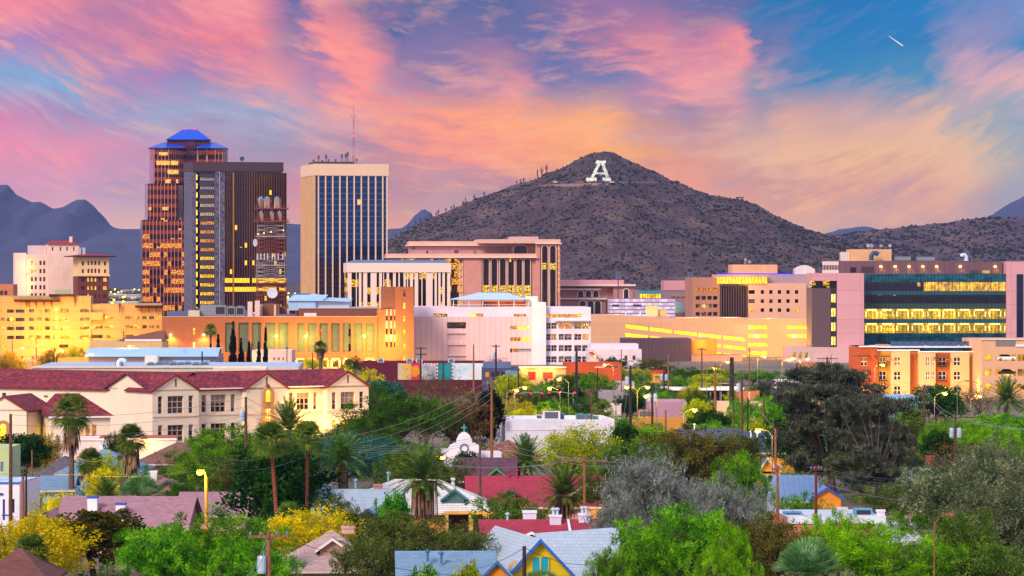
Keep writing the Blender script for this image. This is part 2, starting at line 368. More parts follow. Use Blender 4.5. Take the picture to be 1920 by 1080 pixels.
# ------------------------------------------------------------------ buildings laid out in photo pixels at their own depth
WIN = {}
class B:
    def __init__(s, name, label, cat, px, Y, rot=0.0, group=None):
        s.k = Y / F; s.px0 = px; s.Y = Y; s.rot = R(rot); s.cs = math.cos(s.rot)
        s.root = thing(name, label, cat, (PX(px, Y), Y, 0), s.rot, group)
    def X(s, px):
        u = (px - 960) / F; return (u * s.Y - s.root.location.x) / (s.cs - u * math.sin(s.rot))
    def Z(s, py): return 0.0 if py is None else max(0.0, PZ(py, s.Y))
    def H(s, h): return (s.X(h[0]), s.X(h[1]), s.Z(h[3]), s.Z(h[2]))
    def box(s, name, mat, p0, p1, t, b, y0=0.0, y1=1.0, parent=None):
        return MB().box(s.X(p0), s.X(p1), y0, y1, s.Z(b), s.Z(t)).build(name, mat, parent or s.root)
    def boxes(s, name, mat, L, y0=0.0, y1=1.0, parent=None):
        m = MB()
        for q in L: m.box(s.X(q[0]), s.X(q[1]), q[4] if len(q) > 4 else y0, q[5] if len(q) > 5 else y1, s.Z(q[3]), s.Z(q[2]))
        return m.build(name, mat, parent or s.root)
    def block(s, name, mat, p0, p1, t, b, y0, y1, holes=(), reveal=.35, side=(), top=None, parent=None):
        """walls with openings in the front (and in the left side, given in metres), other sides plain, roof on top"""
        x0, x1, z0, z1 = s.X(p0), s.X(p1), s.Z(b), s.Z(t); m = MB()
        m.wall(x0, x1, z0, z1, y0, [s.H(h) for h in holes], reveal)
        m.wall(y0, y1, z0, z1, x0, side, reveal, axis='y')
        m.box(x0, x1, y0, y1, z0, z1, skip='fltb'); m.face([(x0, y0, z1), (x1, y0, z1), (x1, y1, z1), (x0, y1, z1)], 1 if top else 0)
        return m.build(name, [mat, top] if top else mat, parent or s.root)
    def win(s, h, y, mat, frame=None, nx=1, nz=1, bar=.07, name='window', parent=None, side=False, fr=None):
        """one window: glass and its bars, a part of the building"""
        x0, x1, z0, z1 = h if side or fr else s.H(h)
        w, hh = round(x1 - x0, 2), round(z1 - z0, 2); key = (w, hh, nx, nz, mat.name, frame.name if frame else '', bar)
        if key not in WIN:
            m = MB(); m.face([(-w / 2, 0, 0), (w / 2, 0, 0), (w / 2, 0, hh), (-w / 2, 0, hh)], 0)
            if frame:
                for i in range(nx + 1):
                    c = -w / 2 + w * i / nx; a, b_ = max(-w / 2, c - bar / 2), min(w / 2, c + bar / 2)
                    m.box(a, b_, -.06, -.004, 0, hh, 1, skip='k')
                for j in range(nz + 1):
                    c = hh * j / nz; a, b_ = max(0, c - bar / 2), min(hh, c + bar / 2)
                    m.box(-w / 2, w / 2, -.055, -.005, a, b_, 1, skip='klr')
            WIN[key] = m.mesh('window', [mat, frame] if frame else mat)
        p = parent or s.root
        if side: return link(name, WIN[key], p, (y, (x0 + x1) / 2, z0), -math.pi / 2)
        return link(name, WIN[key], p, ((x0 + x1) / 2, y, z0))
    def wins(s, holes, y, mat, frame=None, nx=1, nz=1, alt=None, pick=(), bar=.07, name='window'):
        for i, h in enumerate(holes): s.win(h, y, alt if i in pick else mat, frame, nx, nz, bar, name)
def grid(xs, w, ys, h): return [(x, x + w, y, y + h) for y in ys for x in xs]
def L_(a, n, d): return [a + d * i for i in range(n)]
def lamp(loc, energy, color=(1, .52, .08), size=.15, name='lamp_light', parent=None, spot=None):
    l = bpy.data.lights.new(name, 'SPOT' if spot else 'POINT'); l.energy = energy; l.color = color; l.shadow_soft_size = size
    if spot: l.spot_size = R(spot[1]); l.spot_blend = .8
    o = bpy.data.objects.new(name, l); col.objects.link(o); o.location = loc
    if spot: o.rotation_euler = Vector(spot[0]).to_track_quat('-Z', 'Y').to_euler()
    if parent is not None: o.parent = parent
    return o
YEL, ORA, AMB = 'ffc02a', 'ff8a10', '7a3a08'
LITY = lambda: glow('ffcf30', 1.15, 'd98a10', 1.2, .55)
LITO = lambda: glow('ffa01c', .95, '8a3c08', 1.4, .8)
DIMP = lambda: glow('e0901c', .5, '140c0a', 1.8, .9)
# ================================================================== THE SETTING
from mathutils import noise as mn
rng = random.Random(7)

def dirt():
    m, t = newmat('desert_ground'); o, u, z = coords(t)
    a = t.noise(o, .02, 6, .6); b = t.noise(o, .6, 5, .65)
    c = t.ramp(t.m('ADD', t.m('MULTIPLY', a, .6), t.m('MULTIPLY', b, .4)), [(.3, C((.050, .058, .030))), (.48, C((.13, .105, .075))), (.62, C((.20, .165, .13))), (.75, C((.10, .10, .10)))])
    fin(t, principled(t, c, .95)); return m
def asphalt():
    m, t = newmat('asphalt'); o, u, z = coords(t)
    a = t.noise(o, .15, 5, .6); b = t.noise(o, 5, 3, .7)
    c = t.ramp(t.m('ADD', t.m('MULTIPLY', a, .6), t.m('MULTIPLY', b, .4)), [(.3, C((.035, .035, .038))), (.7, C((.085, .08, .08)))])
    fin(t, principled(t, c, .8)); return m
g = MB(); g.face([(-30000, -200, 0), (30000, -200, 0), (30000, 45000, 0), (-30000, 45000, 0)])
tag(g.build('ground', dirt()), kind='structure')
ASP = asphalt()
PAVE = masonry('8d857c', '978e83', '6a645e', 1.5, 1.5, .02, off=0.0)
def road(name, a, b, wid, z=.004):
    a, b = Vector((*a, 0)), Vector((*b, 0)); d = (b - a).normalized(); n = Vector((-d.y, d.x, 0))
    m = MB(); m.face([a - n * wid / 2 + Vector((0, 0, z)), b - n * wid / 2 + Vector((0, 0, z)), b + n * wid / 2 + Vector((0, 0, z)), a + n * wid / 2 + Vector((0, 0, z))][::-1] if False else [(*(a + n * wid / 2).xy, z), (*(a - n * wid / 2).xy, z), (*(b - n * wid / 2).xy, z), (*(b + n * wid / 2).xy, z)])
    tag(m.build(name, ASP), kind='structure')
    m = MB()                                   # kerbs and pavements
    for s in (-1, 1):
        p = a + n * s * wid / 2; q = b + n * s * wid / 2; e = n * s * 1.9
        P4 = [p, q, q + e, p + e]
        m.prism([(v.x, v.y) for v in (P4 if s < 0 else P4[::-1])], 0.0, .13)
    tag(m.build('pavement', PAVE), kind='structure')
    m = MB(); L = (b - a).length; k = 0
    while k < L:                               # dashed centre line
        p, q = a + d * k, a + d * min(L, k + 3); m.face([(*(p + n * .08).xy, z + .004), (*(p - n * .08).xy, z + .004), (*(q - n * .08).xy, z + .004), (*(q + n * .08).xy, z + .004)]); k += 9
    for s in (-1, 1):
        e = n * s * (wid / 2 - .5); m.face([(*(a + e + n * .06).xy, z + .004), (*(a + e - n * .06).xy, z + .004), (*(b + e - n * .06).xy, z + .004), (*(b + e + n * .06).xy, z + .004)])
    tag(m.build('road_marking', paint('d8d2b8', .7)), kind='structure')
road('road', (-190, 905), (120, 905), 13)              # cross street in front of the parking garage
road('road', (-117, 620), (-131, 898), 12, .006)      # street running towards downtown on the left
road('road', (27, 540), (41, 898), 11, .006)          # street running towards downtown in the middle
road('road', (-200, 352), (160, 352), 8)               # neighbourhood street

# ------------------------------------------------------------------ mountains and hills
def interp(pts, x):
    if x <= pts[0][0]: return pts[0][1]
    for (a, b), (c, d) in zip(pts, pts[1:]):
        if x <= c:
            t = (x - a) / (c - a); return b + (d - b) * t
    return pts[-1][1]
def rock(key, c1, c2, c3, sc_):
    m, t = newmat(key); o, u, z = coords(t)
    a = t.noise(o, sc_, 8, .62); b = t.noise(o, sc_ * 9, 5, .7)
    c = t.ramp(t.m('ADD', t.m('MULTIPLY', a, .5), t.m('MULTIPLY', b, .5)), [(.34, C(c1)), (.5, C(c2)), (.66, C(c3))])
    fin(t, principled(t, c, 1.0)); return m
class Hill:
    def __init__(s, pts, Y, D, amp=.12, seed=0, p=1.15):
        s.pts, s.Y, s.D, s.amp, s.seed, s.p = pts, Y, D, amp, seed, p
    def z(s, X, Yw):
        px = X / s.Y * F + 960
        h = max(0.0, PZ(interp(s.pts, px), s.Y))
        t = abs(Yw - s.Y) / s.D
        if t >= 1: return -1.0
        q = Vector((X / s.D * 5, Yw / s.D * 3.2, s.seed))
        nz = mn.fractal(q, 1.0, 2.1, 5)
        fine_ = mn.fractal(q * 7, 1.0, 2.1, 3)
        return h * ((1 - t) ** s.p) * (1 + s.amp * 2.2 * nz * min(1, t * 4)) + fine_ * h * .012
    def mesh(s, name, mat, px0, px1, step, nrow, label=None):
        n = int((px1 - px0) / step) + 1; m = MB(); ds = [(-1 + 2 * j / (nrow - 1)) for j in range(nrow)]
        ds = [math.copysign(abs(d) ** 1.4, d) for d in ds]
        for d in ds:
            Yw = s.Y + d * s.D
            for i in range(n):
                X = PX(px0 + i * step, s.Y); m.v.append((X, Yw, s.z(X, Yw)))
        for j in range(nrow - 1):
            for i in range(n - 1):
                a = j * n + i; m.f.append((a, a + 1, a + n + 1, a + n)); m.mi.append(0)
        return tag(m.build(name, mat, smooth=True), kind='structure')
    def hit(s, px, py):
        """where the line of sight through a picture point meets the slope"""
        dx, dz = (px - 960) / F, (HZ - py) / F; y = s.Y - s.D
        while y < s.Y + s.D:
            if CH + dz * y <= s.z(dx * y, y): return Vector((dx * y, y, s.z(dx * y, y)))
            y += 2.0
        return None
ROCK_HAZE_TINT = rock('rock_haze_tint', '2a2e40', '3e4258', '363e48', .004)  # blue of distant haze tinted into the rock colour itself
left_range = [(-300, 420), (-160, 372), (-60, 356), (0, 347), (14, 346), (30, 365), (60, 380), (75, 378), (100, 391), (118, 388), (145, 374), (160, 374), (175, 386), (190, 404), (200, 415), (212, 426), (235, 431), (262, 437), (400, 470), (600, 520)]
Hill(left_range, 8000, 1500, .22, 3).mesh('mountain', ROCK_HAZE_TINT, -420, 620, 5, 41)
Hill([(-400, 500), (-60, 470), (60, 478), (140, 462), (190, 440), (225, 430), (262, 429), (400, 424), (540, 419), (620, 424), (700, 432), (760, 427), (800, 416), (840, 415), (950, 440), (1100, 500), (1200, 520)], 6000, 950, .16, 9).mesh('hill', ROCK_HAZE_TINT, -420, 1220, 5, 41)
Hill([(720, 450), (764, 420), (780, 402), (790, 393), (796, 392), (806, 398), (820, 414), (860, 440), (900, 470)], 9400, 600, .2, 12).mesh('mountain', ROCK_HAZE_TINT, 700, 910, 3, 25)
Hill([(1480, 470), (1548, 438), (1575, 429), (1600, 427), (1622, 424), (1645, 430), (1670, 445), (1740, 500)], 8800, 800, .2, 14).mesh('mountain', ROCK_HAZE_TINT, 1460, 1760, 4, 25)
Hill([(1780, 480), (1850, 410), (1880, 389), (1900, 378), (1920, 368), (1960, 348), (2000, 352), (2080, 400)], 8300, 1000, .2, 16).mesh('mountain', ROCK_HAZE_TINT, 1770, 2090, 4, 25)

SOIL = rock('hill_soil', '271c1e', '473635', '745c48', .03)
peak_pts = [(560, 530), (640, 505), (700, 470), (725, 453), (755, 438), (783, 419), (811, 407), (839, 396), (867, 385), (894, 371), (922, 363), (950, 353), (978, 343), (1006, 336), (1033, 322), (1061, 312), (1085, 298), (1104, 289), (1120, 284), (1132, 283), (1150, 287), (1177, 300), (1210, 315), (1242, 328), (1277, 345), (1310, 358), (1330, 365), (1360, 371), (1395, 375), (1417, 383), (1440, 397), (1480, 416), (1520, 432), (1560, 444), (1620, 470), (1700, 505), (1800, 530)]
peak = Hill(peak_pts, 3500, 480, .10, 21, 1.05)
peak.mesh('hill', SOIL, 540, 1820, 4, 81)
ridge_pts = [(1380, 520), (1480, 470), (1540, 446), (1600, 437), (1650, 431), (1700, 425), (1760, 419), (1820, 411), (1860, 407), (1920, 409), (1990, 413), (2100, 430), (2200, 480)]
ridge = Hill(ridge_pts, 4700, 620, .12, 25, 1.1)
ridge.mesh('hill', SOIL, 1360, 2220, 5, 61)

def scrub_blob(V, Fc, p, r, rr, faces=8):
    i = len(V)
    for d in ((1, 0, 0), (0, 1, 0), (-1, 0, 0), (0, -1, 0)):
        V.append((p.x + d[0] * r * rr.uniform(.6, 1.2), p.y + d[1] * r * rr.uniform(.6, 1.2), p.z + r * rr.uniform(-.1, .5)))
    V.append((p.x + r * rr.uniform(-.4, .4), p.y + r * rr.uniform(-.4, .4), p.z + r * rr.uniform(.7, 1.25)))
    V.append((p.x, p.y, p.z - r * .5))
    for a in range(4):
        b = (a + 1) % 4; Fc.append((i + a, i + b, i + 4)); Fc.append((i + b, i + a, i + 5))
def scrub(name, hill, n, px0, px1, d0, d1, rr, mat, r0=.7, r1=2.6):
    V, Fc = [], []
    for _ in range(n):
        X = PX(rr.uniform(px0, px1), hill.Y); Yw = hill.Y + rr.uniform(d0, d1) * hill.D
        if mn.noise(Vector((X / 60, Yw / 60, 2))) + rr.uniform(-.5, .9) < -.05: continue
        z = hill.z(X, Yw)
        if z < .5: continue
        r = r0 + (r1 - r0) * rr.random() ** 2.2
        for q in range(2 if r > 1.5 else 1): scrub_blob(V, Fc, Vector((X + q * rr.uniform(-1, 1) * r, Yw, z)), r * (1 if q == 0 else .7), rr)
    me = bpy.data.meshes.new(name); me.from_pydata(V, [], Fc); me.materials.append(mat); me.update()
    return tag(link(name, me), kind='stuff')
SCRUB = leafmat('scrub_leaves', '141a0d', '262d15', '424220', .1)
scrub('desert_scrub', peak, 30000, 640, 1720, -.95, .06, random.Random(3), SCRUB, .5, 1.8)
scrub('desert_scrub', ridge, 7000, 1480, 2000, -.8, .05, random.Random(4), SCRUB, .9, 3.2)

# hillside letter laid in whitewashed rock on the slope
def in_letter(x, y):
    if 304.5 <= y <= 309 and 1117 <= x <= 1135.5: return True
    if 309 <= y <= 334:
        t = (y - 309) / 25
        if abs(x - (1123.5 - 12.5 * t)) < 2.7 or abs(x - (1130.0 + 9.0 * t)) < 3.0: return True
    if 326 <= y <= 328.8 and 1112 < x < 1138: return True
    if 335.5 <= y <= 341.5 and (1099 + max(0, 338 - y) * .9 <= x <= 1118.5 or 1129.5 <= x <= 1145.5 - max(0, 337 - y)): return True
    return False
def chalk():
    m, t = newmat('whitewashed_rock'); o, u, z = coords(t)
    c = t.ramp(t.noise(o, .5, 5, .7), [(.3, C('6a6a58')), (.5, C('dce2c4')), (.8, C('eef2dc'))])
    fin(t, principled(t, c, .9, **{'Emission Color': C('e9f3c4'), 'Emission Strength': .0})); return m
lm = MB(); stp = .75; pts = {}
def lp(i, j):
    if (i, j) not in pts:
        px, py = 1096 + i * stp, 302 + j * stp; q = peak.hit(px, py) or Vector((PX(px, 3500), 3500, PZ(py, 3500)))
        q = q + Vector((0, -1.6, 1.0 + .35 * mn.noise(q * .6))); pts[(i, j)] = len(lm.v); lm.v.append(tuple(q)); lm.v.append(tuple(q + Vector((0, 1.6, -1.6))))
    return pts[(i, j)]
cells = {(i, j) for i in range(70) for j in range(56) if in_letter(1096 + (i + .5) * stp, 302 + (j + .5) * stp)}
for i, j in cells:
    a, b, c_, d = lp(i, j), lp(i, j + 1), lp(i + 1, j + 1), lp(i + 1, j); lm.f.append((a, b, c_, d)); lm.mi.append(0)
    for (e, f_), nb in (((a, b), (i - 1, j)), ((b, c_), (i, j + 1)), ((c_, d), (i + 1, j)), ((d, a), (i, j - 1))):
        if nb not in cells: lm.f.append((e, e + 1, f_ + 1, f_)); lm.mi.append(0)
tag(lm.build('hillside_letter', chalk()), 'huge whitewashed capital letter A laid on the hilltop slope', 'hillside letter')
# the road cut below it
rp = [peak.hit(x, y) for x, y in ((1010, 350.5), (1030, 348.5), (1050, 347.5), (1080, 346.5), (1110, 346), (1140, 345.5), (1170, 344.5), (1200, 343.5), (1235, 343))]
rm = MB()
for a, b in zip(rp, rp[1:]):
    rm.face([a + Vector((0, -3.5, .7)), b + Vector((0, -3.5, .7)), b + Vector((0, 4, 1.3)), a + Vector((0, 4, 1.3))])
    rm.face([a + Vector((0, -3.6, -2.0)), b + Vector((0, -3.6, -2.0)), b + Vector((0, -3.5, .7)), a + Vector((0, -3.5, .7))])
tag(rm.build('road', paint('8a6f68', .9)), kind='structure')
# stone shelter on the shoulder of the hill
q = peak.hit(1387, 376) or Vector((PX(1387, 3500), 3500, PZ(375, 3500)))
t_ = thing('stone_shelter', 'small stone shelter on the shoulder of the hill', 'shelter', tuple(q - Vector((0, 0, 1))))
m = MB()
for x in (-3, -1, 1, 3): MB().box(x - .35, x + .35, -2, -1.3, 0, 3.4).build('pillar', paint('4a3f3a'), t_)
MB().box(-4, 4, -2.6, 2.6, 3.4, 4.2).build('roof', paint('3c3331'), t_)

# saguaros on the skyline
sg = MB()
sg.tube([(0, 0, -.5), (0, 0, 3), (0, 0, 6.6), (0, 0, 7.0)], [.36, .42, .36, .12], 7)
sg.tube([(0, 0, 2.6), (.9, 0, 2.7), (1.15, 0, 3.3), (1.15, 0, 5.2), (1.15, 0, 5.5)], [.25, .26, .27, .24, .08], 6)
sg.tube([(0, 0, 3.2), (-.8, .2, 3.3), (-1.0, .2, 3.9), (-1.0, .2, 5.0), (-1.0, .2, 5.2)], [.24, .25, .25, .22, .08], 6)
sgm = sg.mesh('saguaro_cactus', paint('2e3a22', .9))
for i, (px, py) in enumerate([(742, 446), (752, 440), (766, 432), (779, 423), (788, 418), (797, 414), (808, 410), (818, 406), (822, 405), (836, 400), (846, 396), (851, 394), (868, 388), (873, 386), (889, 377), (908, 369), (969, 349), (976, 346), (982, 344), (1008, 337), (1016, 333), (1025, 328)]):
    big = px > 1004
    X = PX(px, 3500); z = peak.z(X, 3500)
    o = link('saguaro_cactus', sgm, None, (X, 3500, z - .2), rng.uniform(0, 6)); o.scale = (1.25 if big else 1.0,) * 2 + ((1.35 if big else rng.uniform(.55, .95)),)
    tag(o, 'tall saguaro standing on the skyline just left of the whitewashed letter' if big else 'saguaro cactus on the left shoulder of the scrub covered hill', 'cactus', 'tall saguaros by the letter' if big else 'saguaros on the left skyline of the hill')

# short vapour trail high in the clear part of the sky
a, b = [Vector((PX(x, 9000), 9000, PZ(y, 9000))) for x, y in ((1666, 67), (1694.5, 87.5))]
cm = MB(); cm.tube([a.lerp(b, t) for t in (0, .35, .7, .9, 1)], [.3, 1.0, 1.9, 2.1, .4], 8)
tag(cm.build('contrail', paint('f4e4dc', 1.0), smooth=True), 'short bright vapour trail in the clear blue sky', 'contrail')
# ================================================================== DOWNTOWN
CREAM, PINKW = '#e8cdbb', '#e3c4c0'
def hipbox(b, name, mat, p0, p1, t, base, y0, y1, q0=None, q1=None, parent=None, over=0.0, flat=0.0, ym=None):
    """hipped roof: eave rectangle p0..p1 at row base, ridge q0..q1 at row t"""
    x0, x1, z0, z1 = b.X(p0) - over, b.X(p1) + over, b.Z(base), b.Z(t); y0 -= over; y1 += over
    a, c = (b.X(q0), b.X(q1)) if q0 is not None else ((x0 + x1) / 2,) * 2; ym0 = (y0 + y1) / 2 - flat; ym1 = (y0 + y1) / 2 + flat
    if a == c: c = a + .01
    if ym0 == ym1: ym1 = ym0 + .01
    m = MB(); E = [(x0, y0, z0), (x1, y0, z0), (x1, y1, z0), (x0, y1, z0)]; K = [(a, ym0, z1), (c, ym0, z1), (c, ym1, z1), (a, ym1, z1)]
    for i in range(4): j = (i + 1) % 4; m.face([E[i], E[j], K[j], K[i]])
    m.face(K); m.face(E[::-1])
    return m.build(name, mat, parent or b.root)

# ---------------------------------------------------------------- copper glass tower with blue hipped roofs
gt = B('office_tower', 'tall stepped tower of rose glass with bright blue hipped roofs', 'office tower', 300, 1700, 4)
P = lambda L: [(gt.X(a), d) for a, d in L]
k_ = gt.k
RG = curtain('rose_glass', '8e3e30', '361a22', 'bc8a78', 6.7 * k_, 16.7 * k_, .56, .24, 'ff9a1a', '2c1c34', .03, (), .15, .82, .2, (62, 34, .62), 1.5, True, 3.1)
RD = curtain('rose_glass_dark', '5a2c40', '2a1a2c', '6a3a50', 3.4 * k_, 16.7 * k_, .5, .12, 'ff9a1a', '2c1c34', .02, (), .2, .8, .2, None, 1.2, True, 3.1)
SG = paint('7480a0', .12, .1, .2, .85)
BLUE = ribbed('0b4fd0', '0a3c9c', 1.3, .16, rough=.35)
def tier(name, poly, t, b, mat=None):
    m = MB(); m.prism(P(poly), gt.Z(b), gt.Z(t)); return m.build(name, mat or RG, gt.root)
tier('lower_tier', [(261, 16), (267, 0), (345, 0), (352, 30), (261, 34)], 412, None)
tier('middle_tier', [(269, 18), (277, 1.5), (331, 1.5), (340, 32), (269, 32)], 344, 412)
tier('corner_bay', [(278, 20), (288, 3), (320, 3), (349, 9), (349, 30), (278, 32)], 277, 344)
tier('corner_bay', [(365, 9), (402, 3), (418, 3), (426, 12), (426, 32), (365, 30)], 277, 345)
tier('central_bay', [(349, 9.2), (365, 9.2), (365, 29), (349, 29)], 262, 345, RD)
tier('main_shaft', [(349, 9.5), (365, 9.5), (426, 12.5), (426, 34), (352, 34), (341, 20)], 345, None, RD)
tier('side_glass', [(260.8, 16), (266.7, -.2), (267.2, -.2), (267.2, 15)], 413, None, SG)
tier('side_glass', [(268.8, 18), (276.6, 1.3), (277.2, 1.3), (277.2, 17)], 345, 412, SG)
tier('side_glass', [(277.8, 20), (287.6, 2.8), (288.2, 2.8), (288.2, 19)], 299, 344, SG)
hipbox(gt, 'roof', BLUE, 277, 350, 264, 277, 2, 33, 306, 322)
hipbox(gt, 'roof', BLUE, 364, 427, 264, 277, 2, 33, 388, 402)
tier('penthouse', [(312, 12), (392, 12), (392, 34), (312, 34)], 260, 277, RD)
hipbox(gt, 'roof', BLUE, 310, 394, 239, 260, 10, 36, 342, 367, flat=3)
for x in (345, 363):
    MB().lathe([(.35, gt.Z(239)), (.5, gt.Z(238)), (.1, gt.Z(237))], 8, (gt.X(x), 20)).build('beacon', lampglow('ff2010', 5), gt.root)
for h in [(298, 314, 285, 291), (320, 334, 301, 309), (293, 318, 301, 309), (314, 334, 318, 326), (310, 320, 336, 343), (330, 334, 336, 343)]:
    gt.win(h, 2.86, glow('ffb81c', 1.35, 'c86a08'), name='lit_window')
for h in [(278.5, 283.5, 388, 394), (304, 316, 388, 394)]: gt.win(h, 1.3, glow('ffb81c', 1.2, 'c86a08'), name='lit_window')
for i, x in enumerate(L_(294, 4, 4.3) + L_(331, 4, 4.2) + L_(367, 6, 4.6) + L_(407, 4, 3.8)):
    gt.win((x, x + 2.9, 279.5 if not (4 <= i < 14) else 284.5, 284.5 if not (4 <= i < 14) else 290), 2.85 if i < 4 or i >= 14 else 5.2, pane('0c0a10', '0c0a10', 0))

# ---------------------------------------------------------------- brown tower with pebbled stone core
bt = B('office_tower', 'dark brown glass tower with grey pebbled stone core and yellow lit stair', 'office tower', 361, 1550, 16)
k_ = bt.k
def pebble():
    m, t = newmat('pebbled_stone'); o, u, z = coords(t)
    a = t.noise(o, 1.1, 3, .8); v = t.n('ShaderNodeTexVoronoi', {'Vector': o, 'Scale': 1.3}).outputs['Color']
    c = t.mix(t.sstep(a, .42, .58), C('2c2c40'), C('77728a')); c = t.mix(.35, c, t.n('ShaderNodeVectorMath', {0: v, 1: (.25, .22, .3)}, operation='MULTIPLY').outputs[0])
    fin(t, principled(t, c, .95)); return m
STN = pebble(); DBR = paint('3a2b30', .8); CAPM = ribbed('4a3438', '33252a', 1.1, .2)
D_ = 27 * k_ / math.sin(R(16))
BG = curtain('brown_glass', '2e2430', '221c2a', 'b07c34', 4.72 * k_, 16.6 * k_, .52, .14, 'ffc024', '3a2a2a', .08, (4, 5), .1, .6, .85, (60, 20, .2), 1.5, False, bt.Z(580) % (16.6 * k_))
bt.boxes('stone_core', STN, [(361, 368, 321, None, 0, D_ * .9), (403, 421, 321, None, -.4, 9)])
bt.boxes('stair_back', DBR, [(366, 404, 321, None, 5.0, 8)])
bt.boxes('lower_core', STN, [(361.2, 421, 578, None, .5, 4)])
zrow = [328 + 16.6 * i for i in range(16)]
for i, y in enumerate(zrow):
    bt.box('balcony', ribbed('4a3a40', '33282e', 1.0, .2), 374, 403, y - 5.5, y + 3.2, .6, 4.9)
    h = (376, 403, y + 3.4, y + 10.6)
    bt.win(h, 1.6, pane('9aa0b4', 'd0d4e4', .9) if i < 2 else glow('d8c090', .8, '8a7a70', 2.5, .6) if i < 5 else LITY() if i > 8 else LITO(), DBR, 7, 1, .25)
    bt.win((366.5, 371, y - 1, y + 9), 1.2, glow('ffd040', 2.2, 'ffb010', 1, .4), name='stair_window')
bt.box('drain_pipe', paint('b8a8a8'), 411, 412, 321, None, -.65, -.45)
bt.box('glass_facade', BG, 421, 537.5, 323, None, 0, D_)
for x in [421 + 4.72 * i for i in range(25)]:
    bt.box('mullion', paint('8a5c28', .35, .1, .3, .6), x - .15, x + .15, 323, None, -.18, 0)
bt.box('gold_fin', paint('c98a3a', .3, .1, .3, .7), 436.3, 438.3, 323, None, -.7, 0)
bt.box('recess_band', paint('8fa6c4', .6), 369, 531, 318, 323, 1.5, D_ - 2)
m = MB(); m.prism([(bt.X(361), -.7), (bt.X(531), -.7), (bt.X(531), D_ - 1), (bt.X(361), D_ - 1)], bt.Z(320.5), bt.Z(303)); m.build('roof_cap', CAPM, bt.root)
ds = thing('satellite_dish', 'dark blue satellite dish on the roof of the brown tower', 'satellite dish', (PX(451, 1550), 1560, PZ(303, 1550)))
MB().tube([(0, 0, 0), (0, 0, 1.2)], .15).build('mast', paint('2b3a52'), ds); MB().lathe([(.1, 0), (.8, .25), (1.1, .6), (.9, .3)], 14).build('dish', paint('2a4468'), ds, (0, -.2, 1.4)).rotation_euler = (R(75), 0, 0)

# ---------------------------------------------------------------- beige tower with white ribs
wt = B('office_tower', 'beige ribbed tower of blue glass with a roof mast', 'office tower', 590, 1500, 13)
k_ = wt.k; D_ = 32 * k_ / math.sin(R(13)); W_ = wt.X(726)
STB = paint('e3c2a2', .85, .08); STS = ribbed('d09a62', '9a6a40', 3.55 * k_ / math.sin(R(13)) * 1.0, .45, 'y')
BGL = curtain('blue_glass', '5a6684', '143a74', '4a4454', 4.47 * k_ / wt.cs, 10.85 * k_, .88, .08, 'ffb028', '0a1a34', .035, (), .06, .75, .1, None, 1.3, False, wt.Z(329) % (10.85 * k_))
LGL = curtain('lower_glass_brown_reflection', '4a4c5c', '2a2630', '4a4454', 4.47 * k_ / wt.cs, 10.85 * k_, .88, .08, 'ffb028', '4a3a34', .10, (), .1, .6, .1, None, 1.3, True, wt.Z(329) % (10.85 * k_))  # brown reflections put into the colour of the lower glass
wt.box('core', paint('6b4a30'), 590, 726, 329, None, .8, D_)
ribs = [590.5] + [597 + 13.4 * i for i in range(10)] + [725.3]
for a, c in zip(ribs, ribs[1:]):
    wt.box('window_bay', BGL, a, c, 329, 494, .3, .8); wt.box('window_bay', LGL, a, c, 494, None, .3, .8)
for x in ribs: wt.box('rib', STB, x - 1.15, x + 1.15, 328, None, -.35, .3)
n = 10
for i in range(n + 1):
    y = D_ * i / n; MB().box(-.5, .02, y - .95, y + .95, 0, wt.Z(328)).build('rib', paint('d6a878', .85), wt.root)
for i in range(n):
    MB().box(-.05, .03, D_ * i / n + .9, D_ * (i + 1) / n - .9, 0, wt.Z(329)).build('window_bay', curtain('side_blue_glass', '6a4a34', '2a2028', '6a4a34', 4, 10.85 * k_, .7, .2, 'ffb028', '1a1424', .05, (), .1, .5, 0, None, 1.3, False, 0, 'y'), wt.root)
MB().prism([(-.6, -.6), (W_ + .6, -.6), (W_ + .6, D_ + .6), (-.6, D_ + .6)], wt.Z(329), wt.Z(307)).build('roof_cap', STB, wt.root)
wt.box('penthouse', paint('3a3f48'), 596, 668, 302, 307, 6, 24)
am = thing('antenna_mast', 'red and white lattice antenna mast on the beige tower roof', 'antenna', (PX(663, 1512), 1512, wt.Z(307)))
def lattice(h, w0, w1, n, r, seg=None, mats=None):
    """square lattice with cross bracing; returns one mesh builder"""
    m = MB(); lv = [h * i / n for i in range(n + 1)]; wd = [w0 + (w1 - w0) * i / n for i in range(n + 1)]
    for sx, sy in ((-1, -1), (1, -1), (1, 1), (-1, 1)): m.tube([(sx * w0 / 2, sy * w0 / 2, 0), (sx * w1 / 2, sy * w1 / 2, h)], r * 1.4, 4)
    for i in range(n):
        for (ax_, ay_), (bx_, by_) in (((-1, -1), (1, -1)), ((1, -1), (1, 1)), ((1, 1), (-1, 1)), ((-1, 1), (-1, -1))):
            a, c = wd[i] / 2, wd[i + 1] / 2
            m.tube([(ax_ * a, ay_ * a, lv[i]), (bx_ * c, by_ * c, lv[i + 1])], r, 4, cap=False); m.tube([(bx_ * a, by_ * a, lv[i]), (ax_ * c, ay_ * c, lv[i + 1])], r, 4, cap=False)
            m.tube([(ax_ * c, ay_ * c, lv[i + 1]), (bx_ * c, by_ * c, lv[i + 1])], r, 4, cap=False)
    return m
RED, WHT = paint('7c2c28', .6), paint('948c94', .6)
zz = 0
for i, (hh, mt) in enumerate([(4, RED), (4, WHT), (4, RED), (4, WHT), (4, RED), (3.2, WHT)]):
    lattice(hh, .8 - .07 * i, .73 - .07 * i, 4, .035).build('mast_section', mt, am, (0, 0, zz)); zz += hh
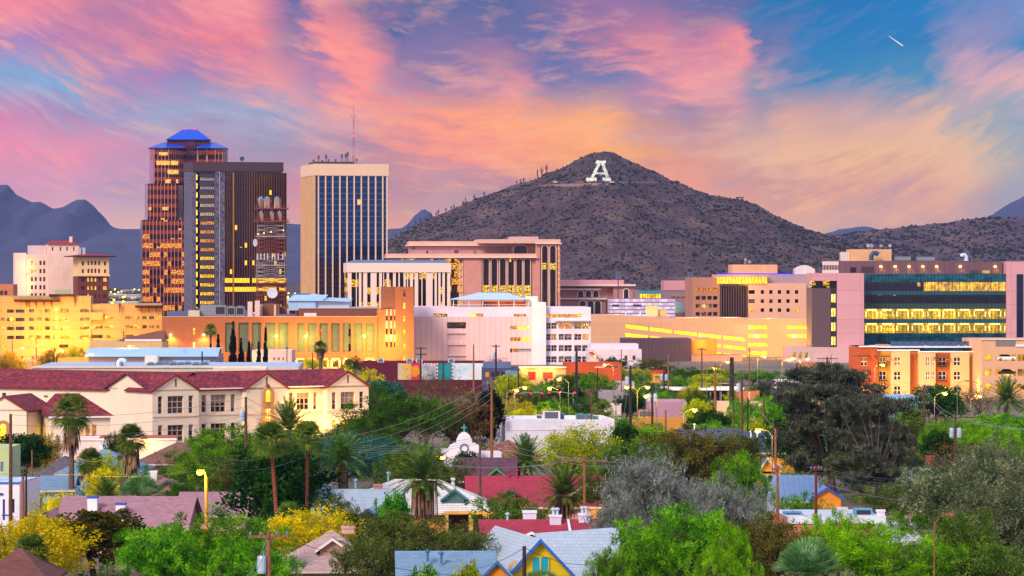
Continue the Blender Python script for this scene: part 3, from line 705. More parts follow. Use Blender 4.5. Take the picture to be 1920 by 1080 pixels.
MB().tube([(0, 0, zz), (0, 0, zz + 3.0)], .06).build('whip', RED, am); MB().box(-1, 1, -.1, .1, zz - 2.4, zz - 2.2).box(-.9, -.7, -.1, .1, zz - 3, zz - 1.4).box(.7, .9, -.1, .1, zz - 3, zz - 1.4).build('antenna_panels', WHT, am)
MB().lathe([(.25, 12.2), (.3, 12.6), (.05, 12.9)], 8).build('beacon', lampglow('ff3020', 4), am)
for i, (x, t) in enumerate([(588, 299), (597, 291), (611, 289), (616, 298), (641, 288), (648, 287), (652, 284), (629, 298), (668, 297), (604, 300)]):
    a = thing('roof_antenna', 'small dark antenna on the roof of the beige ribbed tower', 'antenna', (PX(x, 1508), 1508 + i % 3, wt.Z(307)), 0, 'small antennas on the beige tower')
    h = PZ(t, 1508) - wt.Z(307); MB().tube([(0, 0, 0), (0, 0, h)], .14, 5).build('pole', paint('3a3a44'), a)
    MB().box(-.45, .45, -.2, .2, h * .6, h * .95).build('antenna_head', paint('4a4e5a'), a)

# ---------------------------------------------------------------- cream hotel block and the brick bank beside it, far left
ht = B('office_building', 'cream block with red tiled penthouse beside the dark brick building', 'building', 50, 1300, 12)
CRM = paint('e6c4b4', .9); WND = pane('2a1c20', '6a5048', .3)
hw = grid([58, 65, 74, 81], 4, L_(489, 6, 15.2), 8)
ht.block('walls', CRM, 50, 91, 477, None, 0, 14, hw, .3)
ht.wins(hw, .3, WND, None, alt=LITY(), pick=(0, 1, 4, 5))
ht.box('side_block', paint('ecd0c2', .9), 29, 50, 474, None, 1.5, 12)
ht.block('stair_tower', CRM, 89.5, 148, 457.5, None, -.3, 12, [(112, 115, 463, 470), (124, 127, 463, 470), (137, 139.5, 463, 470), (97, 100, 463, 470)], .3)
ht.wins([(112, 115, 463, 470), (124, 127, 463, 470), (137, 139.5, 463, 470), (97, 100, 463, 470)], 0, WND)
ht.box('plant_room', paint('cdb8b4', .8), 56, 89, 460, 477, 4, 12)
hipbox(ht, 'roof', paint('9a2420', .8), 88.5, 149, 451, 458, -1, 13, 100, 135)
ht.box('chimney', CRM, 131.5, 137, 443, 455, 3, 4.4)
for y in L_(490, 5, 15.2):
    MB().lathe([(.25, ht.Z(y)), (.3, ht.Z(y) + .3), (.05, ht.Z(y) + .5)], 8, (ht.X(53), -.3)).build('wall_lamp', lampglow('ffb430', 12), ht.root)
lamp((PX(53, 1299), 1298.2, PZ(500, 1300)), 500, (1, .55, .12)); lamp((PX(53, 1299), 1298.2, PZ(535, 1300)), 500, (1, .55, .12))
bb = B('bank_building', 'dark red brick building with cream top storeys and wide red eaves', 'building', 146, 1280, 14)
BRK = masonry('6a2a1e', '7c3524', '5a3a30', .5, .16, .02); TOP = paint('e8bf8e', .9)
D_ = 18 * bb.k / math.sin(R(14))
uw = [(153.5, 157.5, 490, 498), (195, 199, 490, 498), (153.5, 157.5, 505, 512), (195, 199, 505, 512)] + [(x, x + 3.6, y, y + 8) for x in (164, 170.5, 177, 184) for y in (489, 504)]
lw = [(x, x + 3, y, y + 7) for x in (152.5, 156, 163.8, 170.6, 177.6, 184.8, 193.5, 197) for y in (521, 536.5, 551.5, 566)]
bb.block('upper_walls', TOP, 146, 204.5, 482, 517, 0, D_, uw, .3); bb.block('brick_walls', BRK, 146, 204, 517, None, .1, D_, lw, .3)
bb.wins(uw, .3, WND); bb.wins(lw, .4, WND, None, alt=LITY(), pick=(8, 12, 16, 13, 24, 28, 9, 17, 25, 29, 10))
bb.box('cornice', TOP, 144.5, 206, 514.5, 518, -.7, D_ + .6)
m = MB(); m.box(bb.X(146) - 3.2, bb.X(204) + 2.6, -2.2, D_ + 2.4, bb.Z(481.5), bb.Z(479.5)); m.build('eaves', paint('4a2420'), bb.root)
hipbox(bb, 'roof', paint('8a2420', .8), 146, 204, 476, 479.6, 0, D_, 160, 192, over=2.4)
for x in (150, 158): bb.boxes('vent_stack', paint('b8b4c0'), [(x, x + 5, 464, 477)], 5, 6.2)

# ---------------------------------------------------------------- pink courthouse with tall arches
ch = B('courthouse', 'pink courthouse with tall dark arched windows and cream cornices', 'building', 727, 1400, 3)
PNK = masonry('cf8f80', 'c88878', 'b87868', 9 * .215, 8.0 * .215, .03, off=0.0); PNK2 = masonry('b98a86', 'b08280', '9a706e', 2.4, 1.4, .03, off=0.0); CRN = paint('d9aa98', .85)
AGL = curtain('arch_glass', '241418', '1a0e12', '3a2428', 2.1, 2.9, .8, .1, 'ffc818', '2a1a1c', .06, (), .08, .5, 0, (3, 2, .1), 1.5, True)
def arched(b, p0, p1, t, bt_, y, mat, frame=None, seg=10, rise=1.0, name='arched_window', d=.25, parent=None):
    """arched pane with its own frame, standing proud of the wall behind it"""
    x0, x1, z0, z1 = b.X(p0), b.X(p1), b.Z(bt_), b.Z(t); r = (x1 - x0) / 2; cx = (x0 + x1) / 2; rz = r * rise
    def arc(q): return [(cx + (r + q) * math.cos(math.pi * i / seg), z1 - rz + (rz + q) * math.sin(math.pi * i / seg)) for i in range(seg + 1)]
    m = MB(); A = arc(0)
    m.face([(x0, y, z0), (x1, y, z0)] + [(x, y, z) for x, z in A], 0)
    if frame:
        O = arc(.45); I = [(x1, z0)] + A + [(x0, z0)]; O = [(x1 + .45, z0)] + O + [(x0 - .45, z0)]
        for i in range(len(I) - 1):
            a, c, e, f_ = I[i], I[i + 1], O[i + 1], O[i]
            m.face([(a[0], y - d, a[1]), (f_[0], y - d, f_[1]), (e[0], y - d, e[1]), (c[0], y - d, c[1])], 1)
            m.face([(a[0], y - d, a[1]), (c[0], y - d, c[1]), (c[0], y, c[1]), (a[0], y, a[1])], 1); m.face([(f_[0], y, f_[1]), (e[0], y, e[1]), (e[0], y - d, e[1]), (f_[0], y - d, f_[1])], 1)
    return m.build(name, [mat, frame] if frame else mat, parent or b.root)
ch.box('main_block', PNK, 727, 1004, 483, None, 0, 40); ch.box('pier', PNK, 869, 903, 483, None, -1.2, 0)
ch.box('cornice', CRN, 724, 1006, 475.5, 482.5, -1.6, 41); ch.box('ledge', paint('eccdbb'), 723, 1008, 481.7, 483.5, -2.4, 41.5)
ch.box('upper_block', PNK2, 769, 964, 459, 476, 8, 38); ch.box('upper_cornice', CRN, 767, 961, 452, 459.5, 6.8, 39); ch.box('ledge', paint('eccdbb'), 763, 965, 458.8, 460.4, 6, 39.5)
ch.box('tower_block', PNK, 1004, 1050, 456, None, -1, 42); ch.box('tower_cornice', CRN, 896, 1050.5, 448.5, 456.2, -1.8, 43); ch.box('ledge', paint('eccdbb'), 1003, 1053, 455.6, 457.4, -2.6, 43.5)
ch.box('linking_block', PNK2, 960, 1004, 457, 484, 5, 40); ch.box('roof_house', paint('c0a0a4'), 959, 1012, 443, 449, 10, 30)
arched(ch, 965, 989, 460, 475.5, 4.8, paint('171016', .3), CRN, rise=.45)
for i, x in enumerate([906, 921.5, 937.3, 952.8, 968.2, 983.3]): arched(ch, x, x + 10.4, 485, 557, -.4, curtain('arch_glass_lit', '241418', '1a0e12', '2a1a1e', 1.1, 3.0, .9, .12, 'ffcc20', '2a1a1c', .08, (5, 6), .08, .5, 0, None, 1.5, True, 17 * .0) , CRN)
for x in [904, 918.8, 934.6, 950.3, 965.8, 981, 995.8]: ch.win((x, x + 1.5, 487, 557), -.1, paint('120b0e', .3), name='slit_window')
for x in (1016, 1031): arched(ch, x, x + 10.3, 460.5, 575, -1.4, curtain('arch_glass_tower', '241418', '1a0e12', '2a1a1e', 1.1, 3.0, .9, .12, 'ffcc20', '2a1a1c', .03, (9,), .08, .5, 0, None, 1.5, True), CRN)
for x in (1012.5, 1028, 1043.5): ch.win((x, x + 1.3, 461, 575), -1.1, paint('120b0e', .3), name='slit_window')
for y in L_(461, 8, 11.5): ch.win((1046, 1048, y, y + 7), -1.12, glow('ffb818', 1.5, 'c07008'), name='slit_window')
for (a, c, t, r) in [(758, 785, 484.5, .4), (806, 824, 484.5, .5), (830, 861, 484.5, .45), (862.5, 866, 485, 1), (826, 829, 484.5, 1), (752, 755.5, 484.5, 1)]:
    arched(ch, a, c, t, 575, -.4, curtain('arch_glass_gold', '241418', '1a0e12', '3a2428', 1.2, 3.0, .9, .1, 'ffa818', '2a1a1c', .62, (), .1, .5, 0, None, 1.3, True), CRN, rise=r)
for h in [(774, 779, 463, 467), (800, 804, 470, 475), (853, 861, 469, 474), (890, 894, 469, 476), (941, 945, 464, 474), (949, 953, 470, 476)]: ch.win(h, 7.9, pane('3a2c34', '8a7a78', .3))

# ---------------------------------------------------------------- cream building with tall fins
cf = B('office_building', 'cream building with tall vertical fins and a deep roof band', 'building', 651, 1200, 5)
FIN = paint('f0d2c2', .85, .06)
cf.box('glass_core', curtain('fin_glass', '1a1214', '120c0e', '2a2024', 1.4, 2.6, .95, .1, 'ffb820', '20181a', .30, (), .08, .5, 0, None, 1.4, True), 652, 843, 510, None, 1.6, 30)
m = MB(); m.prism([(cf.X(650.5), -.6), (cf.X(845.5), -.6), (cf.X(845.5), 32), (cf.X(650.5), 32)], cf.Z(510.5), cf.Z(493)); m.build('roof_band', FIN, cf.root)
hipbox(cf, 'roof', ribbed('5f7a96', '48607c', 1.2, .2), 651, 845, 487, 493, 0, 32, 668, 836, flat=8)
for a, c in [(652, 659), (667.5, 669), (673, 677.5), (681, 688.5), (695, 706), (711, 716), (718.5, 720), (725, 729.5), (737, 742), (747, 749.5), (757, 760.5), (763, 765), (769, 774), (777.5, 784), (790.5, 792), (799, 811), (815, 819), (822, 826), (829.5, 834), (838.5, 844)]:
    cf.box('fin', FIN, a, c, 510, None, -.3, 1.7)

# ---------------------------------------------------------------- red and white telecom lattice tower
tt = thing('telecom_tower', 'red and white lattice tower with horn antennas and a white dish', 'telecom tower', (PX(509, 1060), 1060, 0))
k_ = 1060 / F; zt = PZ(415, 1060)
tz = [0, PZ(560, 1060), PZ(525, 1060), PZ(478, 1060), PZ(448, 1060), PZ(415, 1060), PZ(391, 1060)]
for i, mt in enumerate([RED, RED, WHT, RED, WHT, RED]):
    wA, wB = 9.6 - .35 * i, 9.6 - .35 * (i + 1); wA = min(wA, 8.8); wB = min(wB, 8.6)
    lattice(tz[i + 1] - tz[i], wA, wB, [7, 5, 6, 4, 4, 3][i], .075).build('lattice_section', mt, tt, (0, 0, tz[i]))
for z, w_ in ((PZ(391, 1060), 9.8), (PZ(415, 1060), 10.2), (PZ(443, 1060), 9.0), (PZ(497, 1060), 9.0)):
    MB().box(-w_ / 2, w_ / 2, -w_ / 2, w_ / 2, z - .25, z + .1).build('platform', RED if z > PZ(430, 1060) else WHT, tt)
    rl = MB(); 
    for s_ in (-1, 1):
        for zz in (.5, 1.0): rl.tube([(-w_ / 2, s_ * w_ / 2, z + zz), (w_ / 2, s_ * w_ / 2, z + zz)], .05, 4)
        for x in np.linspace(-w_ / 2, w_ / 2, 7): rl.tube([(x, s_ * w_ / 2, z), (x, s_ * w_ / 2, z + 1)], .05, 4)
    rl.build('railing', RED, tt)
def horn(x, y, z, rz, h=2.9, w_=1.6, mt=None):
    m = MB(); a = .35; m.v += [(-a, -a, 0), (a, -a, 0), (a, a, 0), (-a, a, 0), (-w_ / 2, -w_ / 2, h), (w_ / 2, -w_ / 2, h), (w_ / 2, w_ / 2, h * 1.02), (-w_ / 2, w_ / 2, h * 1.02)]
    for f_ in ((0, 1, 5, 4), (1, 2, 6, 5), (2, 3, 7, 6), (3, 0, 4, 7), (4, 5, 6, 7)): m.f.append(f_); m.mi.append(0)
    m.lathe([(w_ * .5, h), (w_ * .46, h + .35), (w_ * .3, h + .7), (.05, h + .85)], 12, m=1)
    o = m.build('horn_antenna', [mt or paint('b89884'), paint('6a88a8')], tt, (x, y, z), rz); o.rotation_euler = (R(14), R(-8), rz); return o
zp = PZ(391, 1060)
for x, y, rz in ((-2.9, -3.4, .5), (-.5, -3.4, -.2), (2.6, -3.2, -.4), (1.1, 1.5, 2.8), (-2, 2, 2.2)): horn(x, y, zp, rz)
for x in (-2.6, .6, 3.0): horn(x, -3.9, PZ(414, 1060), .2, 2.3, 1.1)
for x in (-3.9, -2.9, -1.8, -.8, .6, 1.4, 2.4, 3.8): MB().box(x - .16, x + .16, -4.9, -4.7, PZ(487, 1060), PZ(475, 1060)).build('panel_antenna', paint('bcb8c0', .5), tt)
d_ = MB().lathe([(.1, 0), (.9, .12), (1.45, .4), (1.62, .75), (1.62, 1.0), (.2, .95)], 20).build('dish_antenna', paint('e2dee6', .5), tt, (.5, -5.2, PZ(549, 1060))); d_.rotation_euler = (R(90), 0, R(12))
d_ = MB().lathe([(.1, 0), (.8, .15), (1.2, .5), (1.0, .45)], 16).build('dish_antenna', paint('b4b8c4', .5), tt, (-4.3, -3.6, PZ(455, 1060))); d_.rotation_euler = (R(90), 0, R(-50))
for px_, py_ in ((497, 438), (510, 436), (533, 433), (486, 440)): MB().lathe([(.12, 0), (.15, .2), (.02, .3)], 6).build('tower_light', lampglow('ffb020', 8), tt, (PX(px_, 1060) - PX(509, 1060), -4.7, PZ(py_, 1060)))
# ---------------------------------------------------------------- parking garage, far left
pg = B('parking_garage', 'yellow lit cream parking garage with dark red wedge fins and canopies', 'parking garage', 0, 950, 6)
GAR = masonry('c09a5c', 'b89254', '8a6a38', 5.6, 2.5, .04, off=0.0, var=.08); GDK = paint('4a1c22', .6)
op = []
def gar_open(b, mat, L, y0, kinds, depth=4.0):
    """open decks: one glowing sheet in each opening stands in for the lamplit interior"""
    for i, h in enumerate(L):
        x0, x1, z0, z1 = b.H(h); m = MB()
        m.face([(x0, y0, z0), (x1, y0, z0), (x1, y0, z1), (x0, y0, z1)]); m.build('deck_glow_sheet', kinds[i % len(kinds)], b.root)  # flat glowing sheet, no lamplit deck built behind it
DK1, DK2, DK3 = glow('ffc424', 1.25, 'a85c06', .55, .8), glow('ffa818', .7, '241006', .7, 1.0), glow('a86414', .3, '120c0a', .8, .9)
for y in (579.5, 595.5, 612, 629):
    op += [(2, 9, y, y + 6.5), (13, 26, y + .5, y + 7), (29, 46, y + .5, y + 7), (54.5, 64, y, y + 6.5), (69.5, 78, y, y + 6.5), (84, 94, y, y + 6.5), (99, 107, y, y + 6.5), (111, 129, y, y + 6.5), (150, 167.5, y, y + 6.5)]
op += [(2, 9, 646, 652), (111, 128, 646, 652)]
pg.block('walls', GAR, -140, 170.5, 556, None, 0, 40, op, 1.2)
gar_open(pg, None, op, 1.2, [DK1, DK3, DK3, DK2, DK1, DK2, DK1, DK1, DK2])
op2 = []
for y in (593, 610, 628):
    op2 += [(171, 192.5, y, y + 6.5), (197, 213.5, y, y + 6), (234.5, 250, y, y + 6), (253, 262, y, y + 6), (267, 275, y, y + 6), (280, 289, y, y + 6), (293, 300.5, y, y + 6)]
pg.block('walls', GAR, 170.5, 304, 571, None, .6, 40, op2, 1.2)
gar_open(pg, None, op2, 1.8, [DK3, DK1, DK2, DK1, DK3, DK2, DK1])
pg.box('stair_bay', paint('c09a5c', .9), 170.6, 193, 586, 600, -.6, .5)
m = MB()
for p0, p1, t, b_ in ((27, 113, 559, 566), (253, 305, 573.5, 577.5), (92, 140, 554, 556)):
    m = MB(); x0, x1 = pg.X(p0), pg.X(p1); m.box(x0, x1, -1.4, 3, pg.Z(b_ - 3.5), pg.Z(b_ - 4.6)); m.face([(x0, -1.4, pg.Z(b_ - 3.5)), (x1, -1.4, pg.Z(b_ - 3.5)), (x1, .0, pg.Z(b_)), (x0, .0, pg.Z(b_))]); m.build('canopy', GDK, pg.root)
for x, t, b_ in [(141, 553, 577), (225, 569, 593), (50, 566, 577), (55, 566, 577), (68, 566, 577), (83, 566, 577), (97, 566, 577), (265, 577, 590), (279, 577, 590), (293, 577, 590), (305, 573, 590)]:
    w_ = 2.2 if b_ - t > 20 else 1.4; m = MB(); x0, x1, zt, zb = pg.X(x - w_), pg.X(x + w_ * .6), pg.Z(t), pg.Z(b_)
    m.prism([(x0, -.9), (x1, -.9), (x1, 0), (x0, 0)], zt - .3, zt); m.face([(x0, -.9, zt - .3), (x1, -.9, zt - .3), ((x0 + x1) / 2, -.1, zb)]); m.face([(x0, -.9, zt - .3), ((x0 + x1) / 2, -.1, zb), (x0, 0, zt - .3)]); m.face([(x1, -.9, zt - .3), (x1, 0, zt - .3), ((x0 + x1) / 2, -.1, zb)]); m.build('wedge_fin', GDK, pg.root)
pg.box('roof_plant', paint('a8b088', .8), 102, 130, 544, 556, 6, 14)
for y in (582, 599, 616, 633): MB().lathe([(.25, pg.Z(y)), (.3, pg.Z(y) + .3), (.05, pg.Z(y) + .5)], 8, (pg.X(106), -.35)).build('wall_lamp', lampglow('ffe040', 14), pg.root)
for x, y, e in ((106, 590, 900), (106, 625, 1400), (183, 600, 300), (20, 600, 500), (60, 640, 5000), (110, 660, 6500), (160, 640, 4500), (215, 650, 2500), (270, 655, 1500)): lamp((PX(x, 945), 941, PZ(y, 945)), e * 1.3, (1, .44, .015), .3)
ob = B('office_building', 'low orange office block behind the parking garage at the far left edge', 'building', -30, 1200, 4)
hw = [(0, 6, 545, 553), (8, 14, 545, 553)]; ob.block('walls', paint('c87848'), -30, 25, 533, None, 0, 20, hw); ob.wins(hw, .3, WND)

# ---------------------------------------------------------------- orange brick telephone building
tb = B('brick_building', 'orange brick building with tall green recessed panels and a brick tower', 'building', 304, 940, 2)
OBR = masonry('985a34', 'a46238', '8a5638', .9, .3, .025, var=.10); GRN = masonry('5f6a50', '57624a', '4a5440', 1.2, .6, .02, var=.10); BR2 = masonry('80523c', '784a36', '6a4634', .9, .3, .02)
pn = [(422, 441, 605, 660), (447, 466, 605, 660), (472, 490, 605, 660), (497, 516, 605, 660), (522, 541, 605, 660), (557, 571, 606, 660), (577, 593.5, 606, 660), (599, 615, 606, 660), (621, 637, 606, 660), (642.5, 658, 606, 660), (664, 680, 606, 660), (686, 702, 606, 660)]
dr = [(x, x + 15, 675, None) for x in (556, 577, 600, 622, 645, 686)]
tb.block('walls', OBR, 304, 707, 594, None, 0, 45, pn + [(361.5, 366, 615, 629), (361.5, 366, 642, 655)], .6)
for h in pn: tb.box('recessed_panel', GRN, h[0], h[1], h[2], h[3], .6, .8)
for h in dr:
    x0, x1, z0, z1 = tb.H(h); m = MB(); m.box(x0, x1, -.5, -.01, z1, z1 + .5, skip='k'); m.box(x0 - .3, x0 + .3, -.5, -.01, 0, z1, skip='k'); m.box(x1 - .3, x1 + .3, -.5, -.01, 0, z1, skip='k'); m.build('doorway', paint('e8c890'), tb.root)
    tb.win(h, -.05, glow('e8901c', .55, '7a3a10', .9, .7), name='lit_doorway')
tb.box('coping', paint('c89070'), 303.7, 707.5, 593, 594.5, -.15, .5)
tb.win((361.5, 366, 615, 629), .6, LITY()); tb.win((361.5, 366, 642, 655), .6, glow('fff0a0', 1.6, 'ffd040'))
for h in [(601, 604.5, 617, 632)]: tb.win(h, .58, glow('ff9a20', 1.0, 'c06a10'))
for h in [(653.5, 658, 617, 631), (653.5, 658, 645, 659)]: tb.win(h, .58, pane('141016', '141016', 0))
tb.box('upper_storey', BR2, 558, 708, 579, 594.2, 10, 44); tb.box('upper_coping', paint('b8a4a8'), 557.5, 708.5, 578, 579.3, 9.8, 44)
tb.box('penthouse', BR2, 485, 521, 571, 594, 12, 24)
for x in (485, 511): tb.box('pilaster', paint('d8b8a0'), x, x + 4, 572, 594, 11.7, 12)
tb.box('penthouse', BR2, 521, 558, 577, 594, 16, 26)
for x in (535, 550): tb.box('pilaster', paint('d8b8a0'), x, x + 4, 580, 594, 15.7, 16)
for x in (462, 476): tb.box('chimney', paint('d8c0b8'), x, x + 9, 564 + (0 if x > 470 else 2), 594, 8, 10)
tb.box('wing', OBR, 707, 742, 580, None, .4, 20); tb.box('stair_tower', OBR, 741, 776, 538, None, -.2, 14); tb.box('stair_tower_side', BR2, 714, 741, 538, 580, .6, 13)
for x in (723.5, 731.5, 739):
    for t, b_, mt in ((580, 592, paint('a8a898')), (592, 601, WND), (602, 616, paint('b0a898')), (616, 627, WND), (629, 641, paint('c8b890')), (641, 651, WND)): tb.win((x, x + 3.4, t, b_), .3, mt, name='window' if mt is WND else 'window_panel')
tb.win((756, 760, 544, 556), -.25, WND)
for y in (568, 592, 618, 645, 668): tb.win((756, 760, y, y + 11), -.25, glow('ffe040', 1.5, 'ffb010'))
for x in (320, 382): lamp((PX(x, 938.0), 938.6, PZ(629, 938)), 2600, (1, .60, .16), .2, spot=((0, .35, -1), 130))
for x in (320, 382): MB().box(-.25, .25, -.35, 0, 0, .3).build('wall_lamp', lampglow('ffe890', 20), tb.root, (tb.X(x), 0, tb.Z(629)))
for x in (518.5, 574, 683, 733):
    MB().lathe([(.2, 0), (.35, .25), (.35, .45), (.1, .6)], 8).build('wall_lamp', lampglow('ffe060', 22), tb.root, (tb.X(x), -.5, tb.Z(632.5)))
    lamp((PX(x, 938.2), 938.4, PZ(634, 938)), 2600, (1, .58, .07), .3)
for x, e in ((733, 5000), (715, 4000), (580, 2600), (625, 2000), (680, 2600), (400, 1500), (340, 1500)): lamp((PX(x, 934), 933, PZ(675, 934)), e * 1.4, (1, .48, .03), .5)

# rooftop plant of the brick building: each unit is a thing of its own
def metal_unit(name, label, cat, p0, p1, t, b, Y, depth, mat, group=None, fans=0, louv=0):
    o = thing(name, label, cat, (PX(p0, Y), Y, PZ(b, Y)), 0, group); k = Y / F; w_ = (p1 - p0) * k; h = (b - t) * k
    MB().box(0, w_, 0, depth, .12, h).box(.1, w_ - .1, .1, depth - .1, 0, .12).build('casing', mat, o)
    for i in range(louv):
        a = w_ * (i + .12) / louv; MB().box(a, a + w_ * .76 / louv, -.05, -.005, h * .2, h * .85, skip='k').build('louvre', ribbed('15171c', '2c3038', .2, .5, 'x'), o)
    for i in range(fans): MB().lathe([(w_ / fans * .36, h + .001), (w_ / fans * .36, h + .3), (w_ / fans * .3, h + .3), (w_ / fans * .28, h + .1)], 12, (w_ * (i + .5) / fans, depth / 2)).build('fan_ring', paint('5a6470', .5), o)
    return o
BLM, GRM, PBL = paint('4a6690', .5, .12, .3, .3), ribbed('8a929c', '6c747e', .5, .3, metal=.4), ribbed('9cc0dc', '84a8c8', .8, .15)
metal_unit('cooling_unit', 'long flat blue rooftop unit at the left end of the brick roof', 'cooling unit', 314, 353, 584, 594, 950, 4, BLM)
metal_unit('cooling_unit', 'cream rooftop plant box next to the long blue unit', 'cooling unit', 353, 374, 582, 594, 950, 4, paint('c8c0a8'))
metal_unit('cooling_tower', 'galvanised cooling tower with two rounded ribbed sides on the brick roof', 'cooling tower', 375, 402, 572, 593, 952, 5, GRM, fans=2)
for i, p in enumerate((402, 425, 442)):
    metal_unit('cooling_tower', ['cooling tower with a black louvre next to the galvanised one', 'middle black louvred cooling tower on the brick roof', 'right black louvred cooling tower on the brick roof, nearest the blue pipes'][i], 'cooling tower', p, p + (22 if i == 0 else 16), 572.5 if i == 0 else 575, 593, 952, 5, GRM, None, 1, 1)
metal_unit('cooling_unit', 'small blue pump box right of the black louvred cooling towers', 'cooling unit', 458, 470, 582, 594, 949, 3, BLM)
metal_unit('cooling_unit', 'long dark blue unit in front of the small brown penthouse', 'cooling unit', 517, 553, 589, 594.5, 944, 3, BLM)
metal_unit('cooling_unit', 'white vent box on the brick parapet beside the upper storey', 'cooling unit', 570, 593, 587, 595, 943, 3, paint('e0d8d4'))
mh = B('mechanical_house', 'pale blue metal mechanical house with sloped roof on the brick building', 'rooftop house', 540, 955, 0)
mh.box('walls', PBL, 541, 592, 563, 582, 0, 10); mh.box('walls', paint('b8cce0'), 592, 655, 565, 581, 1, 11)
m = MB(); m.face([(mh.X(539), -.6, mh.Z(563)), (mh.X(606), -.6, mh.Z(563)), (mh.X(612), 10, mh.Z(553)), (mh.X(546), 10, mh.Z(553))]); m.face([(mh.X(539), -.6, mh.Z(563)), (mh.X(539), -.6, mh.Z(564)), (mh.X(606), -.6, mh.Z(564)), (mh.X(606), -.6, mh.Z(563))]); m.face([(mh.X(606), -.6, mh.Z(564)), (mh.X(655), 0, mh.Z(566)), (mh.X(658), 11, mh.Z(560)), (mh.X(610), 10, mh.Z(558))]); m.build('roof', paint('a8d0e8', .45), mh.root)
mh.box('blue_parapet', paint('3a68a0', .5), 540, 575, 551, 556, 11, 20); mh.box('white_box', paint('c8d4e4'), 575, 589, 552, 560, 12, 20)

# ---------------------------------------------------------------- white concrete panel building
wp = B('office_building', 'pale pink concrete office with panel joints and a shaded roof terrace', 'building', 759, 960, 3)
PAN = ribbed('e6c2c0', 'b08c90', 10.0 * .1477, .05, 'xy', .85); WHP = paint('e4d2da', .85, .08); WFR = paint('d8ccd4')
mh_ = [(838, 874, 604, 616), (956.5, 996, 611, 618), (956.5, 996, 632.5, 640), (956.5, 996, 654, 661)]
wp.block('panel_walls', PAN, 759, 997.5, 594, None, 0, 30, mh_ + [(839, 874, 625.5, 637.5), (839, 874, 647, 664), (839, 874, 667.5, None)], .5)
wp.box('recess_back', paint('dcb4b0'), 839, 874, 625, None, .5, .7)
wp.win(mh_[0], .5, pane('20161a', '7a6048', .9), paint('5a4a4a'), 1, 2); wp.wins([(956.5, 970, 611, 618), (956.5, 976, 632.5, 640), (960, 973, 654, 661)], .5, LITO(), WFR, 3, 1); wp.wins([(970, 996, 611, 618), (976, 996, 632.5, 640)], .5, glow('ffd848', 1.5, 'ffb010'), WFR, 4, 1); wp.win((973, 996, 654, 661), .5, paint('9a98a4', .4), WFR, 4, 1)
uh = [(813, 840, 588, 595), (880, 907, 588, 595), (964, 988, 589, 596)]
wp.block('upper_walls', WHP, 773, 997.4, 575.5, 594.2, 3, 30, uh, .4)
wp.win(uh[0], 3.4, DIMP(), WFR, 4, 1); wp.win((880, 893, 588, 594.5), 3.4, glow('ffe050', 1.6, 'ffb818'), WFR, 2, 1); wp.win((893, 907, 588, 594.5), 3.4, LITO(), WFR, 3, 1); wp.win((964, 988, 589, 594.5), 3.4, LITO(), WFR, 4, 1)
wp.box('stair_tower', paint('e8dce2', .85, .06), 997.4, 1023.4, 567, None, -1.2, 20)
rw = [(1025, 1091, 589, 596)] + [q for y in (605.5, 626.5, 647.5, 668.5) for q in ((1024, 1033, y, y + 11.5), (1034, 1044, y, y + 11.5), (1048, 1057.5, y, y + 11.5), (1058.5, 1072.5, y, y + 11.5), (1077, 1090.5, y, y + 11.5), (1092, 1105, y, y + 11.5))]
wp.block('right_wing', paint('e6dce2', .85, .06), 1023.4, 1108, 576, None, .5, 26, rw, .9)
wp.win(rw[0], 1.4, LITO(), WFR, 12, 1); wp.wins(rw[1:], 1.4, pane('241a1c', 'b89c88', .75), WFR, 2, 2, alt=LITO(), pick=(3, 2, 7, 11), bar=.12)
wp.box('sun_shade', paint('c8bcc4'), 1041, 1109, 601, 602.6, -1.2, .5); wp.box('terrace_wall', paint('c86a28', .9), 905, 989, 566, 576, 9, 9.3)
hipbox(wp, 'canopy_roof', ribbed('bcdcec', 'a0c4dc', .9, .15, rough=.5), 848, 996, 549, 562, 2.5, 22, 901, 952, flat=1)
for x in (851, 880, 906, 936, 965, 993): wp.box('canopy_post', paint('d8e0e8'), x - .8, x + .8, 562, 576, 3, 3.25)
wp.box('lift_house', paint('e8e0d4'), 989, 1011, 556, 576, 7, 14)
rl = MB()
for x in np.linspace(869, 990, 24): rl.tube([(wp.X(x), 2.9, wp.Z(576)), (wp.X(x), 2.9, wp.Z(571))], .04, 4)
rl.tube([(wp.X(848), 2.9, wp.Z(571)), (wp.X(990), 2.9, wp.Z(571))], .06, 4); rl.build('terrace_railing', paint('e0e4ea', .5), wp.root)
for x, z in ((940, 571), (972, 571)): lamp((PX(x, 966), 967.5, PZ(568, 967)), 140, (1, .5, .1), .3)
for x in (1006, 995): lamp((PX(x, 958), 957.6, PZ(614 if x < 1000 else 560, 958)), 260, (1, .62, .2), .2)
lamp((PX(985, 955), 954, PZ(668, 955)), 350, (1, .62, .3), .4); lamp((PX(800, 955), 954, PZ(684, 955)), 700, (1, .55, .2), .4)

